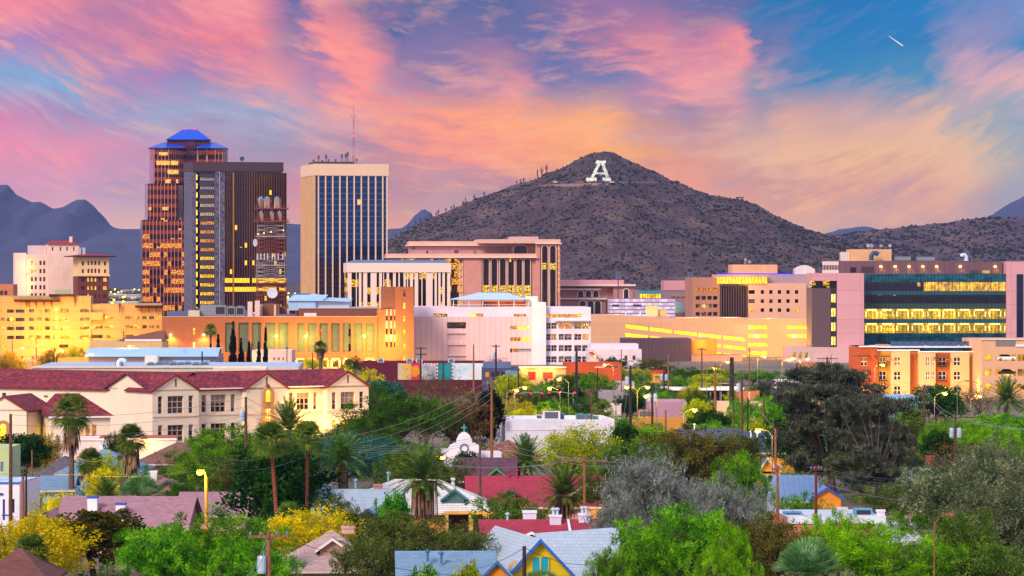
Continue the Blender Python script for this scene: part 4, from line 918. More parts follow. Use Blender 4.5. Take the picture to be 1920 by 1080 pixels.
# ---------------------------------------------------------------- ramped parking garage in the middle
cg = B('parking_garage', 'pale pink parking garage with sloping brightly lit ramps', 'parking garage', 1107, 1050, 2)
CGW = masonry('d6a680', 'd09e78', 'b08664', 7.2, 3.4, .03, off=0.0, var=.07); LR = glow('ffd02c', 2.3, 'ffb008', .9, .4)
cg.box('upper_deck', paint('e0b088'), 1280, 1402, 596.5, 606, 6, 30); cg.boxes('left_solid', CGW, [(1107, 1172, 591, None, 0, 30)])
hr = [(1403, 1439, y, y + 6.2) for y in (611, 627, 643.5, 659.5)] + [(1475, 1524, 611.5, 617), (1475, 1524, 627.5, 633)] + [(1392, 1400, 675, 681)]
cg.block('right_walls', CGW, 1401, 1526, 598, None, 0, 34, hr, .5); gar_open(cg, None, hr, .5, [LR])
cg.box('bay', paint('d89868'), 1472, 1526, 600, 650, -.25, 0) if False else None
m = MB(); nst = 40; ramps = [(608.5, 635, 6.2), (624.5, 651.5, 6.2), (640.5, 667, 6.2)]
def yt(r, f): return r[0] + (r[1] - r[0]) * f - 3.5 * 0
x0, x1 = cg.X(1172), cg.X(1401); Zr = lambda r, f, off=0: cg.Z(r[0] + (r[1] - r[0]) * f + off)
# parapets between the sloping openings
edges = [(lambda f: cg.Z(592 + 8.5 * f), lambda f: Zr(ramps[0], f)), (lambda f: Zr(ramps[0], f, 6.2), lambda f: Zr(ramps[1], f)), (lambda f: Zr(ramps[1], f, 6.2), lambda f: Zr(ramps[2], f)), (lambda f: Zr(ramps[2], f, 6.2), lambda f: 0.0)]
for top, bot in edges:
    a = MB(); P8 = [(x0, 0, bot(0)), (x1, 0, bot(1)), (x1, 0, top(1)), (x0, 0, top(0)), (x0, 1, bot(0)), (x1, 1, bot(1)), (x1, 1, top(1)), (x0, 1, top(0))]
    for q in ((0, 1, 2, 3), (3, 2, 6, 7), (4, 5, 1, 0)): a.face([P8[i] for i in q])
    a.build('ramp_parapet', CGW, cg.root)
for i, r in enumerate(ramps):
    for j in range(5):
        f0, f1 = j / 5 + .004, (j + 1) / 5 - .012; a = MB(); xa, xb = x0 + (x1 - x0) * f0, x0 + (x1 - x0) * f1
        a.face([(xa, .7, Zr(r, f0, 6.2)), (xb, .7, Zr(r, f1, 6.2)), (xb, .7, Zr(r, f1)), (xa, .7, Zr(r, f0))]); a.build('deck_glow_sheet', LR, cg.root)  # glowing sheet in place of the lamplit ramp interior
        MB().box(xb, xb + (x1 - x0) * .016, .1, .6, Zr(r, f1, 6.6) - .2, Zr(r, f1, -.6) + .3).build('deck_column', CGW, cg.root)
cg.box('back_wall', paint('8a6048'), 1172, 1401, 604, None, 1.2, 28)
for px in (1160, 1207, 1246, 1300, 1370, 1440): lamp((PX(px, 1060), 1062, PZ(586, 1060)), 1500, (1, .66, .16), .4)
cg.box('stair_head', paint('f0d890'), 1215, 1235, 574, 592, 2, 8); cg.box('stair_head', paint('e8c878'), 1235, 1251, 581, 593, 3, 8)
db = B('theatre_building', 'dark brown windowless metal clad box in front of the lit garage', 'building', 1165, 1000, 0)
DBX = ribbed('5a434a', '4c383f', 1.1, .2, rough=.6, metal=.2)
db.box('walls', DBX, 1166, 1296, 635, None, 0, 20)
db.box('gold_wall', ribbed('d89830', 'c88828', 2.2, .1, metal=.3, rough=.35), 1296.2, 1344.5, 637, 666, 1.5, 20); db.box('lower_wall', paint('b88878'), 1296.2, 1392, 666.3, None, -.6, 18); db.box('gold_soffit', paint('9a7038'), 1296.2, 1345, 665, 666.2, .4, 2)
for x, e in ((1320, 1200), (1380, 3500), (1405, 3500), (1440, 4500), (1478, 5000), (1512, 5000)): lamp((PX(x, 994 if x < 1390 else 1042), 993 if x < 1390 else 1034, 6 if x > 1390 else PZ(645, 1000)), e, (1, .45, .03), .4)

# ---------------------------------------------------------------- dark glass building and its pink wing, right
gb = B('glass_building', 'wide dark teal glass building with two bright yellow lit storeys', 'office building', 1620, 1000, 0)
k_ = gb.k
def tealglass():
    m, t = newmat('teal_glass'); o, u, z = coords(t)
    fu = t.m('FRACT', t.m('DIVIDE', u, 1.02)); mul = t.m('LESS_THAN', fu, .07)
    n = t.noise(t.vec(t.m('MULTIPLY', u, .35), t.m('MULTIPLY', z, .8), 1.0), 1.0, 4, .6)
    c = t.mix(t.sstep(n, .35, .65), C('0b4254'), C('256c86')); c = t.mix(mul, c, C('0a1216'))
    fin(t, principled(t, c, .07, .55, t.n('ShaderNodeBump', {'Strength': .05, 'Distance': .1, 'Height': t.noise(o, .5, 2)}).outputs[0])); return m
TG = tealglass()
def officelit():
    """two open storeys: rooms with ceiling lamps and pale columns behind tall glass"""
    m, t = newmat('lit_storey'); o, u, z = coords(t)
    bay = t.m('FRACT', t.m('DIVIDE', u, 4.45)); fu = t.m('FRACT', t.m('DIVIDE', u, 1.02))
    n = t.noise(t.vec(u, z, 0), 1.4, 3, .6)
    c = t.mix(t.sstep(n, .4, .62), C('c88a00'), C('ffd000'))
    lampbar = t.m('MULTIPLY', t.m('LESS_THAN', t.m('ABSOLUTE', t.m('SUBTRACT', bay, .5)), .32), t.m('GREATER_THAN', z, 2.35))
    colm = t.m('MULTIPLY', t.m('LESS_THAN', t.m('ABSOLUTE', t.m('SUBTRACT', t.m('ABSOLUTE', t.m('SUBTRACT', bay, .5)), .36)), .035), t.m('COMPARE', z, 1.4, .75))
    hot = t.m('MAXIMUM', lampbar, colm); c = t.mix(hot, c, C('fff08a'))
    k = t.m('ADD', t.m('MULTIPLY', t.m('ADD', .45, t.m('MULTIPLY', n, .9)), t.m('ADD', .55, t.m('MULTIPLY', t.n('ShaderNodeTexWhiteNoise', {'W': t.m('ADD', t.m('FLOOR', t.m('DIVIDE', u, 2.22)), t.m('MULTIPLY', t.n('ShaderNodeObjectInfo').outputs['Random'], 50))}, noise_dimensions='1D').outputs[0], .9))), t.m('MULTIPLY', hot, .8))
    dk = t.m('MAXIMUM', t.m('LESS_THAN', fu, .06), t.m('LESS_THAN', t.m('ABSOLUTE', t.m('SUBTRACT', bay, .02)), .02))
    em = t.n('ShaderNodeEmission', {0: c, 1: t.m('MULTIPLY', k, t.m('SUBTRACT', 1.0, t.m('MULTIPLY', dk, .6)))}).outputs[0]
    fin(t, t.n('ShaderNodeAddShader', {0: em, 1: t.n('ShaderNodeBsdfGlossy', {0: (.1, .1, .1, 1), 'Roughness': .05}).outputs[0]}).outputs[0]); return m
OL = officelit(); SPG = paint('2c5c66', .3, .1, .2, .4)
gb.box('core', paint('2a2c30'), 1620.5, 1886, 514, None, 1.2, 30)
gb.boxes('glass_band', TG, [(1620, 1886, 513.5, 529, 0, 1.1)])
gb.box('glass_band', curtain('dark_storey', '182430', '262c44', '0a0e12', 1.02, 3.6, .98, .07, 'ffb020', '2a2034', .05, (), .06, .5, .2, None, 1.0, True), 1620, 1732, 529, 546, .02, 1.1)
for y0, h in ((579.5, 18.5), (606, 18.5)):
    o = MB().box(gb.X(1620), gb.X(1886), 0, 1, 0, h * k_).build('lit_storey', OL, gb.root, (0, .03, gb.Z(y0 + h)))
MB().box(0, gb.X(1886) - gb.X(1732), 0, 1, 0, 16.5 * k_).build('lit_storey', glow('ffc010', 1.05, 'a86a00', .8, .6), gb.root, (gb.X(1732), .03, gb.Z(545.5)))
gb.boxes('glass_band', SPG, [(1620, 1886, 545.6, 553, 0, 1.1)]); gb.boxes('glass_band', curtain('dark_storey2', '182430', '222838', '0a0e12', 1.02, 3.8, .98, .07, 'ff9a20', '1c1a24', .16, (), .06, .5, .2, None, 1.3, True), [(1620, 1886, 553, 569, .02, 1.1)])
gb.boxes('glass_band', paint('3c5248', .3, .1, .2, .4), [(1620, 1886, 569, 579.4, 0, 1.1)]); gb.boxes('glass_band', SPG, [(1620, 1886, 598.1, 605.9, 0, 1.1)]); gb.boxes('glass_band', TG, [(1620, 1886, 624.6, None, 0, 1.1)])
for x in [1620 + 6.63 * i for i in range(41)]: gb.box('mullion', paint('1a2228', .4, .1, .3, .5), x - .22, x + .22, 513.5, None, -.12, 0)
PMT = ribbed('6a4a52', '5a3e46', 1.6, .12); PNK3 = masonry('d09aa0', 'ca9298', 'a87880', 6.9, 4.1, .04, off=0.0, var=.07)
gb.box('penthouse', PMT, 1575, 1792, 489, 513.5, 5, 26); gb.box('penthouse', PMT, 1792, 1884, 490.5, 513.5, 4.4, 26); gb.box('tan_box', paint('d8a878'), 1599, 1678, 467, 489, 9, 20); gb.box('white_plant', ribbed('e0d4cc', 'b0a4a4', .6, .4), 1584, 1599, 472, 489, 10, 16)
gb.win((1597.5, 1608, 501, 511), 4.9, paint('1c1420')); gb.win((1618, 1642, 500, 511), 4.9, paint('4a3038'))
for x in (1655, 1682, 1708, 1734, 1760, 1804, 1870):
    MB().box(-.3, .3, -.3, 0, 0, .25).build('wall_lamp', lampglow('ffd860', 18), gb.root, (gb.X(x), 4.9 if x < 1790 else 4.3, gb.Z(500.5)))
    lamp((PX(x, 1003), (1004.2 if x < 1790 else 1003.6), PZ(501.5, 1004)), 150, (1, .5, .1), .15, spot=((0, .3, -1), 120))
gb.box('right_wing', PNK3, 1886, 1990, 490, None, -1, 30); gb.box('right_wing_glass', curtain('blue_strip_glass', '1c2c48', '24344e', '10161e', 1.2, 3.6, .9, .1, 'ffb020', '16243c', .04, (), .06, .6, .2), 1905, 1917, 514, None, -1.3, -.9)
pw = B('office_building', 'pink panelled wing with a column of lit windows beside the dark glass', 'building', 1523, 985, 0)
pw.box('panel_block', PNK3, 1569.5, 1620, 512, None, 0, 30); pw.box('roof_panel', PNK3, 1523, 1569.4, 512, 526.5, 0, 20)
pw.box('recess', ribbed('5e464c', '50393f', .9, .15), 1523, 1558, 539.5, 651, 1.2, 20); pw.box('top_window', curtain('top_window_glass', '1c1814', '14100e', '0c0a0c', 1.0, 2.0, .9, .1, 'ffc020', '1c1612', .35, (), .08, .4, 0, None, 1.2, True), 1523, 1569.4, 526.6, 539.4, 1.0, 8)
pw.box('window_column', paint('2a2628', .3), 1558, 1569.4, 539.5, 651, 1.1, 12); pw.box('podium', paint('d2a8a4'), 1478, 1620.5, 651, None, -2, 20)
for y in (551, 577.5, 604.5, 631): pw.win((1558.8, 1567.5, y, y + 16.5), 1.05, glow('fff088', 1.5, 'ffcc28'), paint('5a4a20'), 2, 1, .15, 'lit_window')
for x in (1485, 1496.5, 1508): pw.win((x, x + 5.5, 659.5, 671), -2.05, glow('e8b818', .8, '8a6a08'))
pw.box('slatted_screen', ribbed('e8d8cc', 'b8a8a0', .45, .5), 1545, 1575, 490, 497, 4, 6); pw.box('slatted_screen', ribbed('2a2630', '8a7a78', .8, .7), 1545, 1575, 497, 506, 4, 6); pw.box('slatted_screen', ribbed('e8d8cc', 'b8a8a0', .45, .5), 1545, 1575, 506, 512, 4, 6)
for i, (a, c, t, b_, mt, lb) in enumerate([(1678, 1708, 481, 488.5, GRM, 'left of the two long grey boxes on the glass building roof'), (1719, 1753, 481.5, 489, GRM, 'right of the two long grey boxes on the glass building roof'), (1821, 1834, 507, 513, paint('3a4458'), 'dark blue unit on the ledge below the brown penthouse wall'), (1843, 1856, 507, 513, paint('c8a878'), 'pale tan unit on the ledge below the brown penthouse wall')]): metal_unit('cooling_unit', lb, 'cooling unit', a, c, t, b_, 1007 if i < 2 else 1001.5, 2.5, mt)
def pipe_vent(px, py, Y, mat, label, r=.9, flip=1):
    o = thing('roof_vent', label, 'vent', (PX(px, Y), Y, PZ(py, Y)))
    MB().tube([(0, 0, 0), (0, 0, r * 1.4), (flip * r * .5, 0, r * 2.1), (flip * r * 1.4, 0, r * 2.1), (flip * r * 2.0, 0, r * 1.6)], [r * .7] * 5, 10).build('duct', mat, o); MB().lathe([(r * .9, 0), (r * .9, .15), (r * .72, .2)], 10).build('collar', mat, o)
pipe_vent(1812, 489, 1008, paint('b8d8ec', .4), 'pale curved roof duct near the right end of the glass building', .8, -1)
pipe_vent(1634, 488, 1006, paint('2a4670', .5), 'dark blue curved duct in front of the tan roof box', 1.0, 1)
for i, (x, y, r) in enumerate([(1628, 466, .55), (1633, 463, .6), (1651, 464, .5), (1669, 464, .5)]):
    o = thing('satellite_dish', 'white dish on the tan roof box of the glass building', 'satellite dish', (PX(x, 1012), 1012, PZ(467, 1012)), 0, 'white dishes on the tan roof box')
    MB().tube([(0, 0, 0), (0, 0, .6)], .06, 5).build('mast', WHT, o); MB().lathe([(.08, 0), (r * .7, .1), (r, .35), (r * .8, .3)], 12).build('dish', WHT, o, (0, -.1, .6 + r * .6)).rotation_euler = (R(75), 0, R(rng.uniform(-40, 40)))

# ---------------------------------------------------------------- beige county offices
co = B('office_building', 'beige county offices with a bright yellow crown and dark fins', 'building', 1300, 1150, 3)
BGW = paint('b07a62', .9); PCH = paint('dca88c', .9, .08); CFR = paint('5a4038')
cw = [(x, x + 8, y, y + 7) for y in (540, 555, 570, 585) for x in (1304.5, 1315.5, 1326.5, 1337)]
co.block('left_block', BGW, 1298.5, 1350, 520, None, 0, 24, cw, .8); co.wins(cw, .8, pane('1e1a20', '6a5a58', .4), CFR, 2, 1, alt=LITO(), pick=(0, 1, 2, 3))
fw = [(1402.5, 1414, y, y + 7) for y in (544, 561, 578)] + [(x, x + 6.4, y, y + 7) for y in (544, 561, 578) for x in (1425, 1441, 1457, 1473, 1489)]
co.block('front_block', PCH, 1402, 1511, 531, None, -2, 24, fw, .6); co.wins(fw, -1.4, pane('161c30', '8a7a78', .25), CFR, 1, 1, alt=LITY(), pick=(2, 17))
co.box('right_block', paint('b89a98'), 1511, 1526, 531, None, -1.5, 24)
for y in (544, 561, 578): co.win((1512, 1524, y, y + 7), -1.6, pane('20242c', '8a8078', .5), paint('a08a88'), 1, 3)
co.box('fin_recess', paint('38262a'), 1350, 1402, 536, None, 2, 20)
for i in range(11): co.box('fin', paint('5c4240'), 1351 + 4.7 * i, 1353 + 4.7 * i, 536, None, -.6, 2)
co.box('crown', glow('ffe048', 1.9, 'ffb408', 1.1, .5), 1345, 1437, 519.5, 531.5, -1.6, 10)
for i in range(15): co.box('crown_fin', paint('e8b848'), 1346 + 6.1 * i, 1347.5 + 6.1 * i, 519, 533, -2.6, -1.6)
co.box('crown_roof', paint('c89a84'), 1342, 1440, 514.5, 519.5, -3, 12); co.box('upper_wall', paint('a08a96'), 1437, 1526, 514, 531, 3, 22); co.box('blue_light_strip', lampglow('1a20ff', 1.6), 1342, 1486, 512.6, 514.2, -3.05, -2.9)
co.box('penthouse', paint('d8a47c'), 1377, 1462, 496, 513, 6, 18); lamp((PX(1390, 1146), 1144, PZ(538, 1146)), 900, (1, .68, .12), .4)
o = B('roof_house', 'white barrel roofed plant house right of the blue light strip', 'rooftop house', 1491, 1160, 0)
m = MB(); a = [(o.X(1491) + (o.X(1528) - o.X(1491)) * i / 10, o.Z(505) + 1.4 * math.sin(math.pi * i / 10)) for i in range(11)]
for i in range(10): m.face([(a[i][0], 0, a[i][1]), (a[i + 1][0], 0, a[i + 1][1]), (a[i + 1][0], 9, a[i + 1][1]), (a[i][0], 9, a[i][1])])
m.face([(x, 0, z) for x, z in a]); m.box(o.X(1491), o.X(1528), 0, 9, o.Z(515), o.Z(505)); m.build('shell', paint('d8cccc'), o.root)
for i, (x, h, y) in enumerate([(1384, 6, 496), (1402, 7, 496), (1445, 3, 496), (1470, 8, 513)]):
    o = thing('roof_antenna', 'thin whip antenna on the tan penthouse of the county offices', 'antenna', (PX(x, 1160), 1160, PZ(y, 1160)), 0, 'whip antennas on the county offices'); MB().tube([(0, 0, 0), (0, 0, h * .6), (0, 0, h)], [.09, .07, .03], 5).build('whip', paint('5a4a50'), o); MB().box(-.2, .2, -.2, .2, 0, .25).build('base', paint('5a4a50'), o)
for i, (x, y) in enumerate([(1397, 487), (1405, 491), (1396, 492)]):
    o = thing('satellite_dish', 'small dish on a post above the tan penthouse of the county offices', 'satellite dish', (PX(x, 1158), 1158, PZ(496, 1158)), 0, 'dishes on the county offices'); h = PZ(y, 1158) - PZ(496, 1158)
    MB().tube([(0, 0, 0), (0, 0, h)], .1, 5).build('mast', paint('8a98a8'), o); MB().lathe([(.08, 0), (.4, .1), (.55, .3), (.4, .25)], 10).build('dish', WHT, o, (0, -.1, h)).rotation_euler = (R(80), 0, R(rng.uniform(-50, 50)))

# ---------------------------------------------------------------- smaller buildings between the towers and the garage
pa = B('office_building', 'low dusty pink building with white ledges and arched windows', 'building', 1050, 1450, 2)
PK4, LED = paint('b8807c'), paint('e4ccc0')
pa.box('rear_block', paint('c08a90'), 1050, 1174, 525, 545, 14, 40); pa.box('upper_storey', PK4, 1050, 1160, 537, None, 4, 36); pa.box('right_block', PK4, 1150, 1190, 534, None, 1, 36); pa.box('front_block', PK4, 1050, 1135, 562, None, -2, 20)
for q in ((1050, 1192, 533, 536.5, -.5, 37), (1050, 1127, 541, 543.5, 1, 30), (1050, 1137, 558.5, 561.5, -3.4, 22)): pa.box('ledge', LED, *q)
for x in (1085, 1099.5, 1113.5): arched(pa, x, x + 9.5, 545, 557, 3.9, paint('171016', .3), LED)
for x in (1086.5, 1101.5, 1115): arched(pa, x, x + 10.5, 564, 588, -2.1, paint('171016', .3), LED)
arched(pa, 1170, 1178.5, 542, 560, .9, paint('171016', .3), LED); pa.win((1050, 1053, 548, 556), 3.9, paint('171016', .3))
lv = B('office_building', 'lavender and white striped building behind the ramped garage', 'building', 1145, 1250, 1)
def stripes():
    m, t = newmat('lavender_stripes'); o, u, z = coords(t)
    r = t.m('FRACT', t.m('DIVIDE', z, 1.35)); n = t.noise(t.vec(t.m('MULTIPLY', u, .25), t.m('FLOOR', t.m('DIVIDE', z, 1.35)), 0), 1.5, 2)
    c = t.mix(t.m('LESS_THAN', r, .28), t.mix(t.sstep(n, .4, .6), C('c4aed0'), C('ece4f2')), C('7a6486'))
    fin(t, principled(t, c, .5)); return m
lv.box('walls', stripes(), 1144, 1266, 560, None, 0, 20)
for h in ((1148, 1161, 571, 575), (1187, 1202, 571, 575)): lv.win(h, -.06, paint('3a3040', .3))
for x in (1172, 1199, 1226): lv.box('white_pier', paint('eaf0fa'), x, x + 2.5, 585, None, -.2, .1)
dm = B('domed_building', 'small building with a turquoise tiled dome beside the striped offices', 'domed building', 1268, 1300, 0)
m = MB(); m.lathe([(4.1 * math.cos(a), dm.Z(587) + 4.4 * math.sin(a)) for a in np.linspace(0, 1.52, 9)], 20, (dm.X(1266), 6)); m.build('dome', masonry('2a8a96', '1f7a86', 'c8a870', .6, .5, .05, rough=.35), dm.root, smooth=True)
MB().lathe([(4.4, 0), (4.4, dm.Z(586))], 20, (dm.X(1266), 6)).build('drum', masonry('c87858', '7a6a78', '4a3a3a', .7, .8, .12), dm.root); MB().lathe([(.5, dm.Z(565)), (.55, dm.Z(562)), (.2, dm.Z(558)), (.03, dm.Z(556))], 10, (dm.X(1266), 6)).build('finial', paint('3a2430'), dm.root)
tl = B('office_building', 'small yellow lit block under a teal band beside the pink windowless box', 'building', 1198, 1400, 1)
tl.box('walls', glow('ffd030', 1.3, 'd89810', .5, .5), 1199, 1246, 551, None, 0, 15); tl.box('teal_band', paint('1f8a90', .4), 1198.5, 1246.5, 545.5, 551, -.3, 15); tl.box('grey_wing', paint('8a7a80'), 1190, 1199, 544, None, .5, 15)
for i in range(10): tl.box('mullion', paint('8a6a20'), 1199 + 5 * i, 1200 + 5 * i, 551, None, -.2, 0)
px_ = B('theatre_building', 'pink windowless box over a grey base left of the brown offices', 'building', 1245, 1350, 1)
px_.box('upper_walls', ribbed('c88a92', 'b87a84', 2, .06), 1245, 1300, 526, 544.5, 0, 20); px_.box('lower_walls', paint('8a7278'), 1245, 1300, 544.6, None, .3, 20); px_.win((1258, 1285, 556, 559), .2, DIMP())
for i, x in enumerate((1159, 1294)):
    o = thing('floodlight_mast', ['floodlight mast above the dusty pink arched building', 'tall floodlight mast left of the brown county offices'][i], 'floodlight mast', (PX(x, 1330), 1330, 0)); zt = PZ(512, 1330)
    MB().tube([(0, 0, 0), (0, 0, zt)], [.3, .18], 6).build('mast', paint('4a4450'), o)
    for j in range(3):
        for q in (-.55, .55): MB().box(q - .4, q + .4, -.3, .3, zt - .9 * j - .4, zt - .9 * j + .3).build('floodlight', paint('5a6a8a'), o)
wr = B('shop_building', 'white two storey block with maroon windows and red outside stair', 'building', 1105, 900, 2)
hw = [(1171, 1176.5, 667, 675), (1186, 1191.5, 667, 675)]; wr.block('walls', paint('e2d0d4'), 1105, 1203, 655, None, 0, 14, hw, .25); wr.wins(hw, .25, paint('6a1c28', .4)); wr.box('upper_walls', paint('dad2da'), 1107, 1198, 645, 655.2, 2, 13)
wr.box('mural_panel', paint('c83418'), 1108, 1123, 616, 637, 8, 9) if False else None
st = MB()
for i in range(8): st.box(wr.X(1110 + i * 2.2), wr.X(1112.4 + i * 2.2), -1.6, -.2, wr.Z(662 + i * 2.2), wr.Z(661 + i * 2.2))
st.tube([(wr.X(1110), -1.6, wr.Z(656)), (wr.X(1129), -1.6, wr.Z(674))], .08, 4); st.tube([(wr.X(1110), -1.6, wr.Z(661)), (wr.X(1129), -1.6, wr.Z(679))], .1, 4); st.box(wr.X(1104), wr.X(1111), -1.6, -.1, wr.Z(661.5), wr.Z(660)); st.build('stair', paint('a8281c'), wr.root)
lamp((PX(1116, 897), 896, PZ(668, 897)), 160, (1, .4, .12), .2); MB().lathe([(.15, 0), (.2, .2), (.05, .3)], 8).build('wall_lamp', lampglow('ffb030', 12), wr.root, (wr.X(1116), -.4, wr.Z(669)))
# ================================================================== THE SCHOOL AND THE HOUSES
TILE = lambda u='x': tileroof(['6e1822', '861e28', '922a2c', '5a1c34', '762030', '9c3630', '541c32', '821c28'], u, .36, .17, 'clay')
def slab(m, q, t=.18, mi=0):
    """a sloped sheet with thickness"""
    q = [Vector(p) for p in q]; n = (q[1] - q[0]).cross(q[2] - q[0]).normalized()
    if n.z < 0: q.reverse()
    b = [p - Vector((0, 0, t)) for p in q]; m.face(q, mi); m.face(b[::-1], mi)
    for i in range(len(q)):
        j = (i + 1) % len(q); m.face([q[i], b[i], b[j], q[j]], mi)
def roof_x(b, name, mat, x0, x1, y0, y1, ze, zr, over=.5, parent=None, gable=None):
    """ridge along x; gable ends closed with the wall material"""
    ym = (y0 + y1) / 2; s = (zr - ze) / (ym - y0); m = MB()
    slab(m, [(x0 - over, y0 - over, ze - s * over), (x1 + over, y0 - over, ze - s * over), (x1 + over, ym, zr), (x0 - over, ym, zr)]); slab(m, [(x1 + over, y1 + over, ze - s * over), (x0 - over, y1 + over, ze - s * over), (x0 - over, ym, zr), (x1 + over, ym, zr)])
    o = m.build(name, mat, parent or b.root)
    if gable:
        g_ = MB()
        for x in (x0, x1): g_.face([(x, y0, ze - .2), (x, y1, ze - .2), (x, y1, ze - .02), (x, ym, zr - .2), (x, y0, ze - .02)])
        g_.build('gable', gable, parent or b.root)
    return o
def roof_y(b, name, mat, x0, x1, y0, y1, ze, zr, over=.5, parent=None, gable=None, trim=None, front=.45, tw=.28):
    """ridge along y, gable towards the viewer"""
    xm = (x0 + x1) / 2; s = (zr - ze) / (xm - x0); m = MB(); yf = y0 - front
    slab(m, [(x0 - over, yf, ze - s * over), (xm, yf, zr), (xm, y1, zr), (x0 - over, y1, ze - s * over)]); slab(m, [(xm, yf, zr), (x1 + over, yf, ze - s * over), (x1 + over, y1, ze - s * over), (xm, y1, zr)])
    o = m.build(name, mat, parent or b.root)
    if gable: MB().face([(x0, y0, ze - .25), (x1, y0, ze - .25), (x1, y0, ze - .02), (xm, y0, zr - .19), (x0, y0, ze - .02)]).build('gable', gable, parent or b.root)
    if trim:
        for a, c in (((x0 - over, ze - s * over), (xm, zr)), ((xm, zr), (x1 + over, ze - s * over))):
            t = MB(); t.face([(a[0], yf - .03, a[1] + .03), (a[0], yf - .03, a[1] - tw), (c[0], yf - .03, c[1] - tw), (c[0], yf - .03, c[1] + .03)]); t.face([(a[0], yf - .03, a[1] + .03), (c[0], yf - .03, c[1] + .03), (c[0], yf + .1, c[1] + .03), (a[0], yf + .1, a[1] + .03)]); t.face([(a[0], yf - .03, a[1] - tw), (a[0], yf + .1, a[1] - tw), (c[0], yf + .1, c[1] - tw), (c[0], yf - .03, c[1] - tw)]); t.build('barge_board', trim, parent or b.root)
    return o
def roof_hip(b, name, mat, x0, x1, y0, y1, ze, zr, over=.5, parent=None, hipl=True, hipr=True):
    x0 -= over; x1 += over; y0 -= over; y1 += over; ym = (y0 + y1) / 2; d = (y1 - y0) / 2; s = (zr - ze) / d; a = x0 + (min(d, (x1 - x0) / 2 - .1) if hipl else 0); c = x1 - (min(d, (x1 - x0) / 2 - .1) if hipr else 0); ze -= s * over * .6; m = MB()
    slab(m, [(x0, y0, ze), (x1, y0, ze), (c, ym, zr), (a, ym, zr)]); slab(m, [(x1, y1, ze), (x0, y1, ze), (a, ym, zr), (c, ym, zr)])
    if hipl: slab(m, [(x0, y1, ze), (x0, y0, ze), (a, ym, zr)])
    if hipr: slab(m, [(x1, y0, ze), (x1, y1, ze), (c, ym, zr)])
    return m.build(name, mat, parent or b.root)

SCW = paint('e8d6bc', .9, .10); SCF = paint('b89a88'); SGL = pane('1c1c24', '9a8e86', .55)
sb = B('school_building', 'long cream two storey school with clay tile roofs and pointed gables', 'school', 278, 505, 36)
Ze, Zr = sb.Z(731), sb.Z(701)
def bigwin(h, y, lit=None): sb.win(h, y, lit or SGL, SCF, 3, 3, .14)
def slit(h, y, lit=None): sb.win(h, y, lit or SGL, SCF, 1, 3, .12)
def pav(p0, p1, holes, proj, arch=False):
    x0, x1 = sb.X(p0), sb.X(p1)
    m = MB(); m.wall(x0, x1, 0, Ze, -proj, [sb.H(h) for h in holes], .35); m.box(x0, x1, -proj, 9, 0, Ze, skip='ftb'); m.build('walls', SCW, sb.root)
    roof_y(sb, 'roof', TILE('y'), x0, x1, -proj, 6.5, Ze, Zr - .1, .35, None, SCW, paint('7a2226'), .25, .22)
    MB().box((x0 + x1) / 2 - .12, (x0 + x1) / 2 + .12, -proj - .03, -proj, Ze + .4, Zr - .75).build('gable_vent', paint('5a3c34'), sb.root)
def bays(p0, p1, lits=()):
    L = []
    for r, (t, b_) in enumerate(((743, 776), (797.5, 828.5))):
        w_ = p1 - p0; c = (p0 + p1) / 2
        L += [(c - w_ * .17, c + w_ * .17, t, b_), (c - w_ * .38, c - w_ * .28, t, b_), (c + w_ * .28, c + w_ * .38, t, b_)]
    return L
def fill(L, y, lit=()):
    for i, h in enumerate(L): (bigwin if i % 3 == 0 else slit)(h, y, LITY() if i in lit else None)
g1, w1, w2, g3 = bays(278, 365), bays(368, 451), bays(533, 603), bays(605, 683)
pav(278, 365, g1, 1.2); fill(g1, -.85); pav(605, 683, g3, 1.2); fill(g3, -.85, (3, 4)); pav(453, 531, [(487, 499, 736, 805)], 1.2)
xL, xR = sb.X(282), sb.X(680)
m = MB(); m.wall(sb.X(365), sb.X(453), 0, Ze, 0, [sb.H(h) for h in w1], .35); m.wall(sb.X(531), sb.X(605), 0, Ze, 0, [sb.H(h) for h in w2], .35); m.box(xL, xR, .5, 13, 0, Ze, skip='ft'); m.build('walls', SCW, sb.root)
fill(w1, .35, ()); fill(w2, .35, (3, 4, 5))
roof_x(sb, 'roof', TILE('x'), xL, xR, 0, 13, Ze, Zr, .45, None, SCW)
for p0, p1 in ((278, 365), (453, 531), (605, 683)): sb.box('string_course', paint('d8b8a4'), p0, p1, 780.5, 782.5, -1.3, -1.21)
for p0, p1 in ((365, 453), (531, 605)): sb.box('string_course', paint('d8b8a4'), p0, p1, 780.5, 782.5, -.1, 0); sb.box('gutter', paint('e8dcd4'), p0 + 1, p1 - 1, 730, 732.5, -.62, -.46)
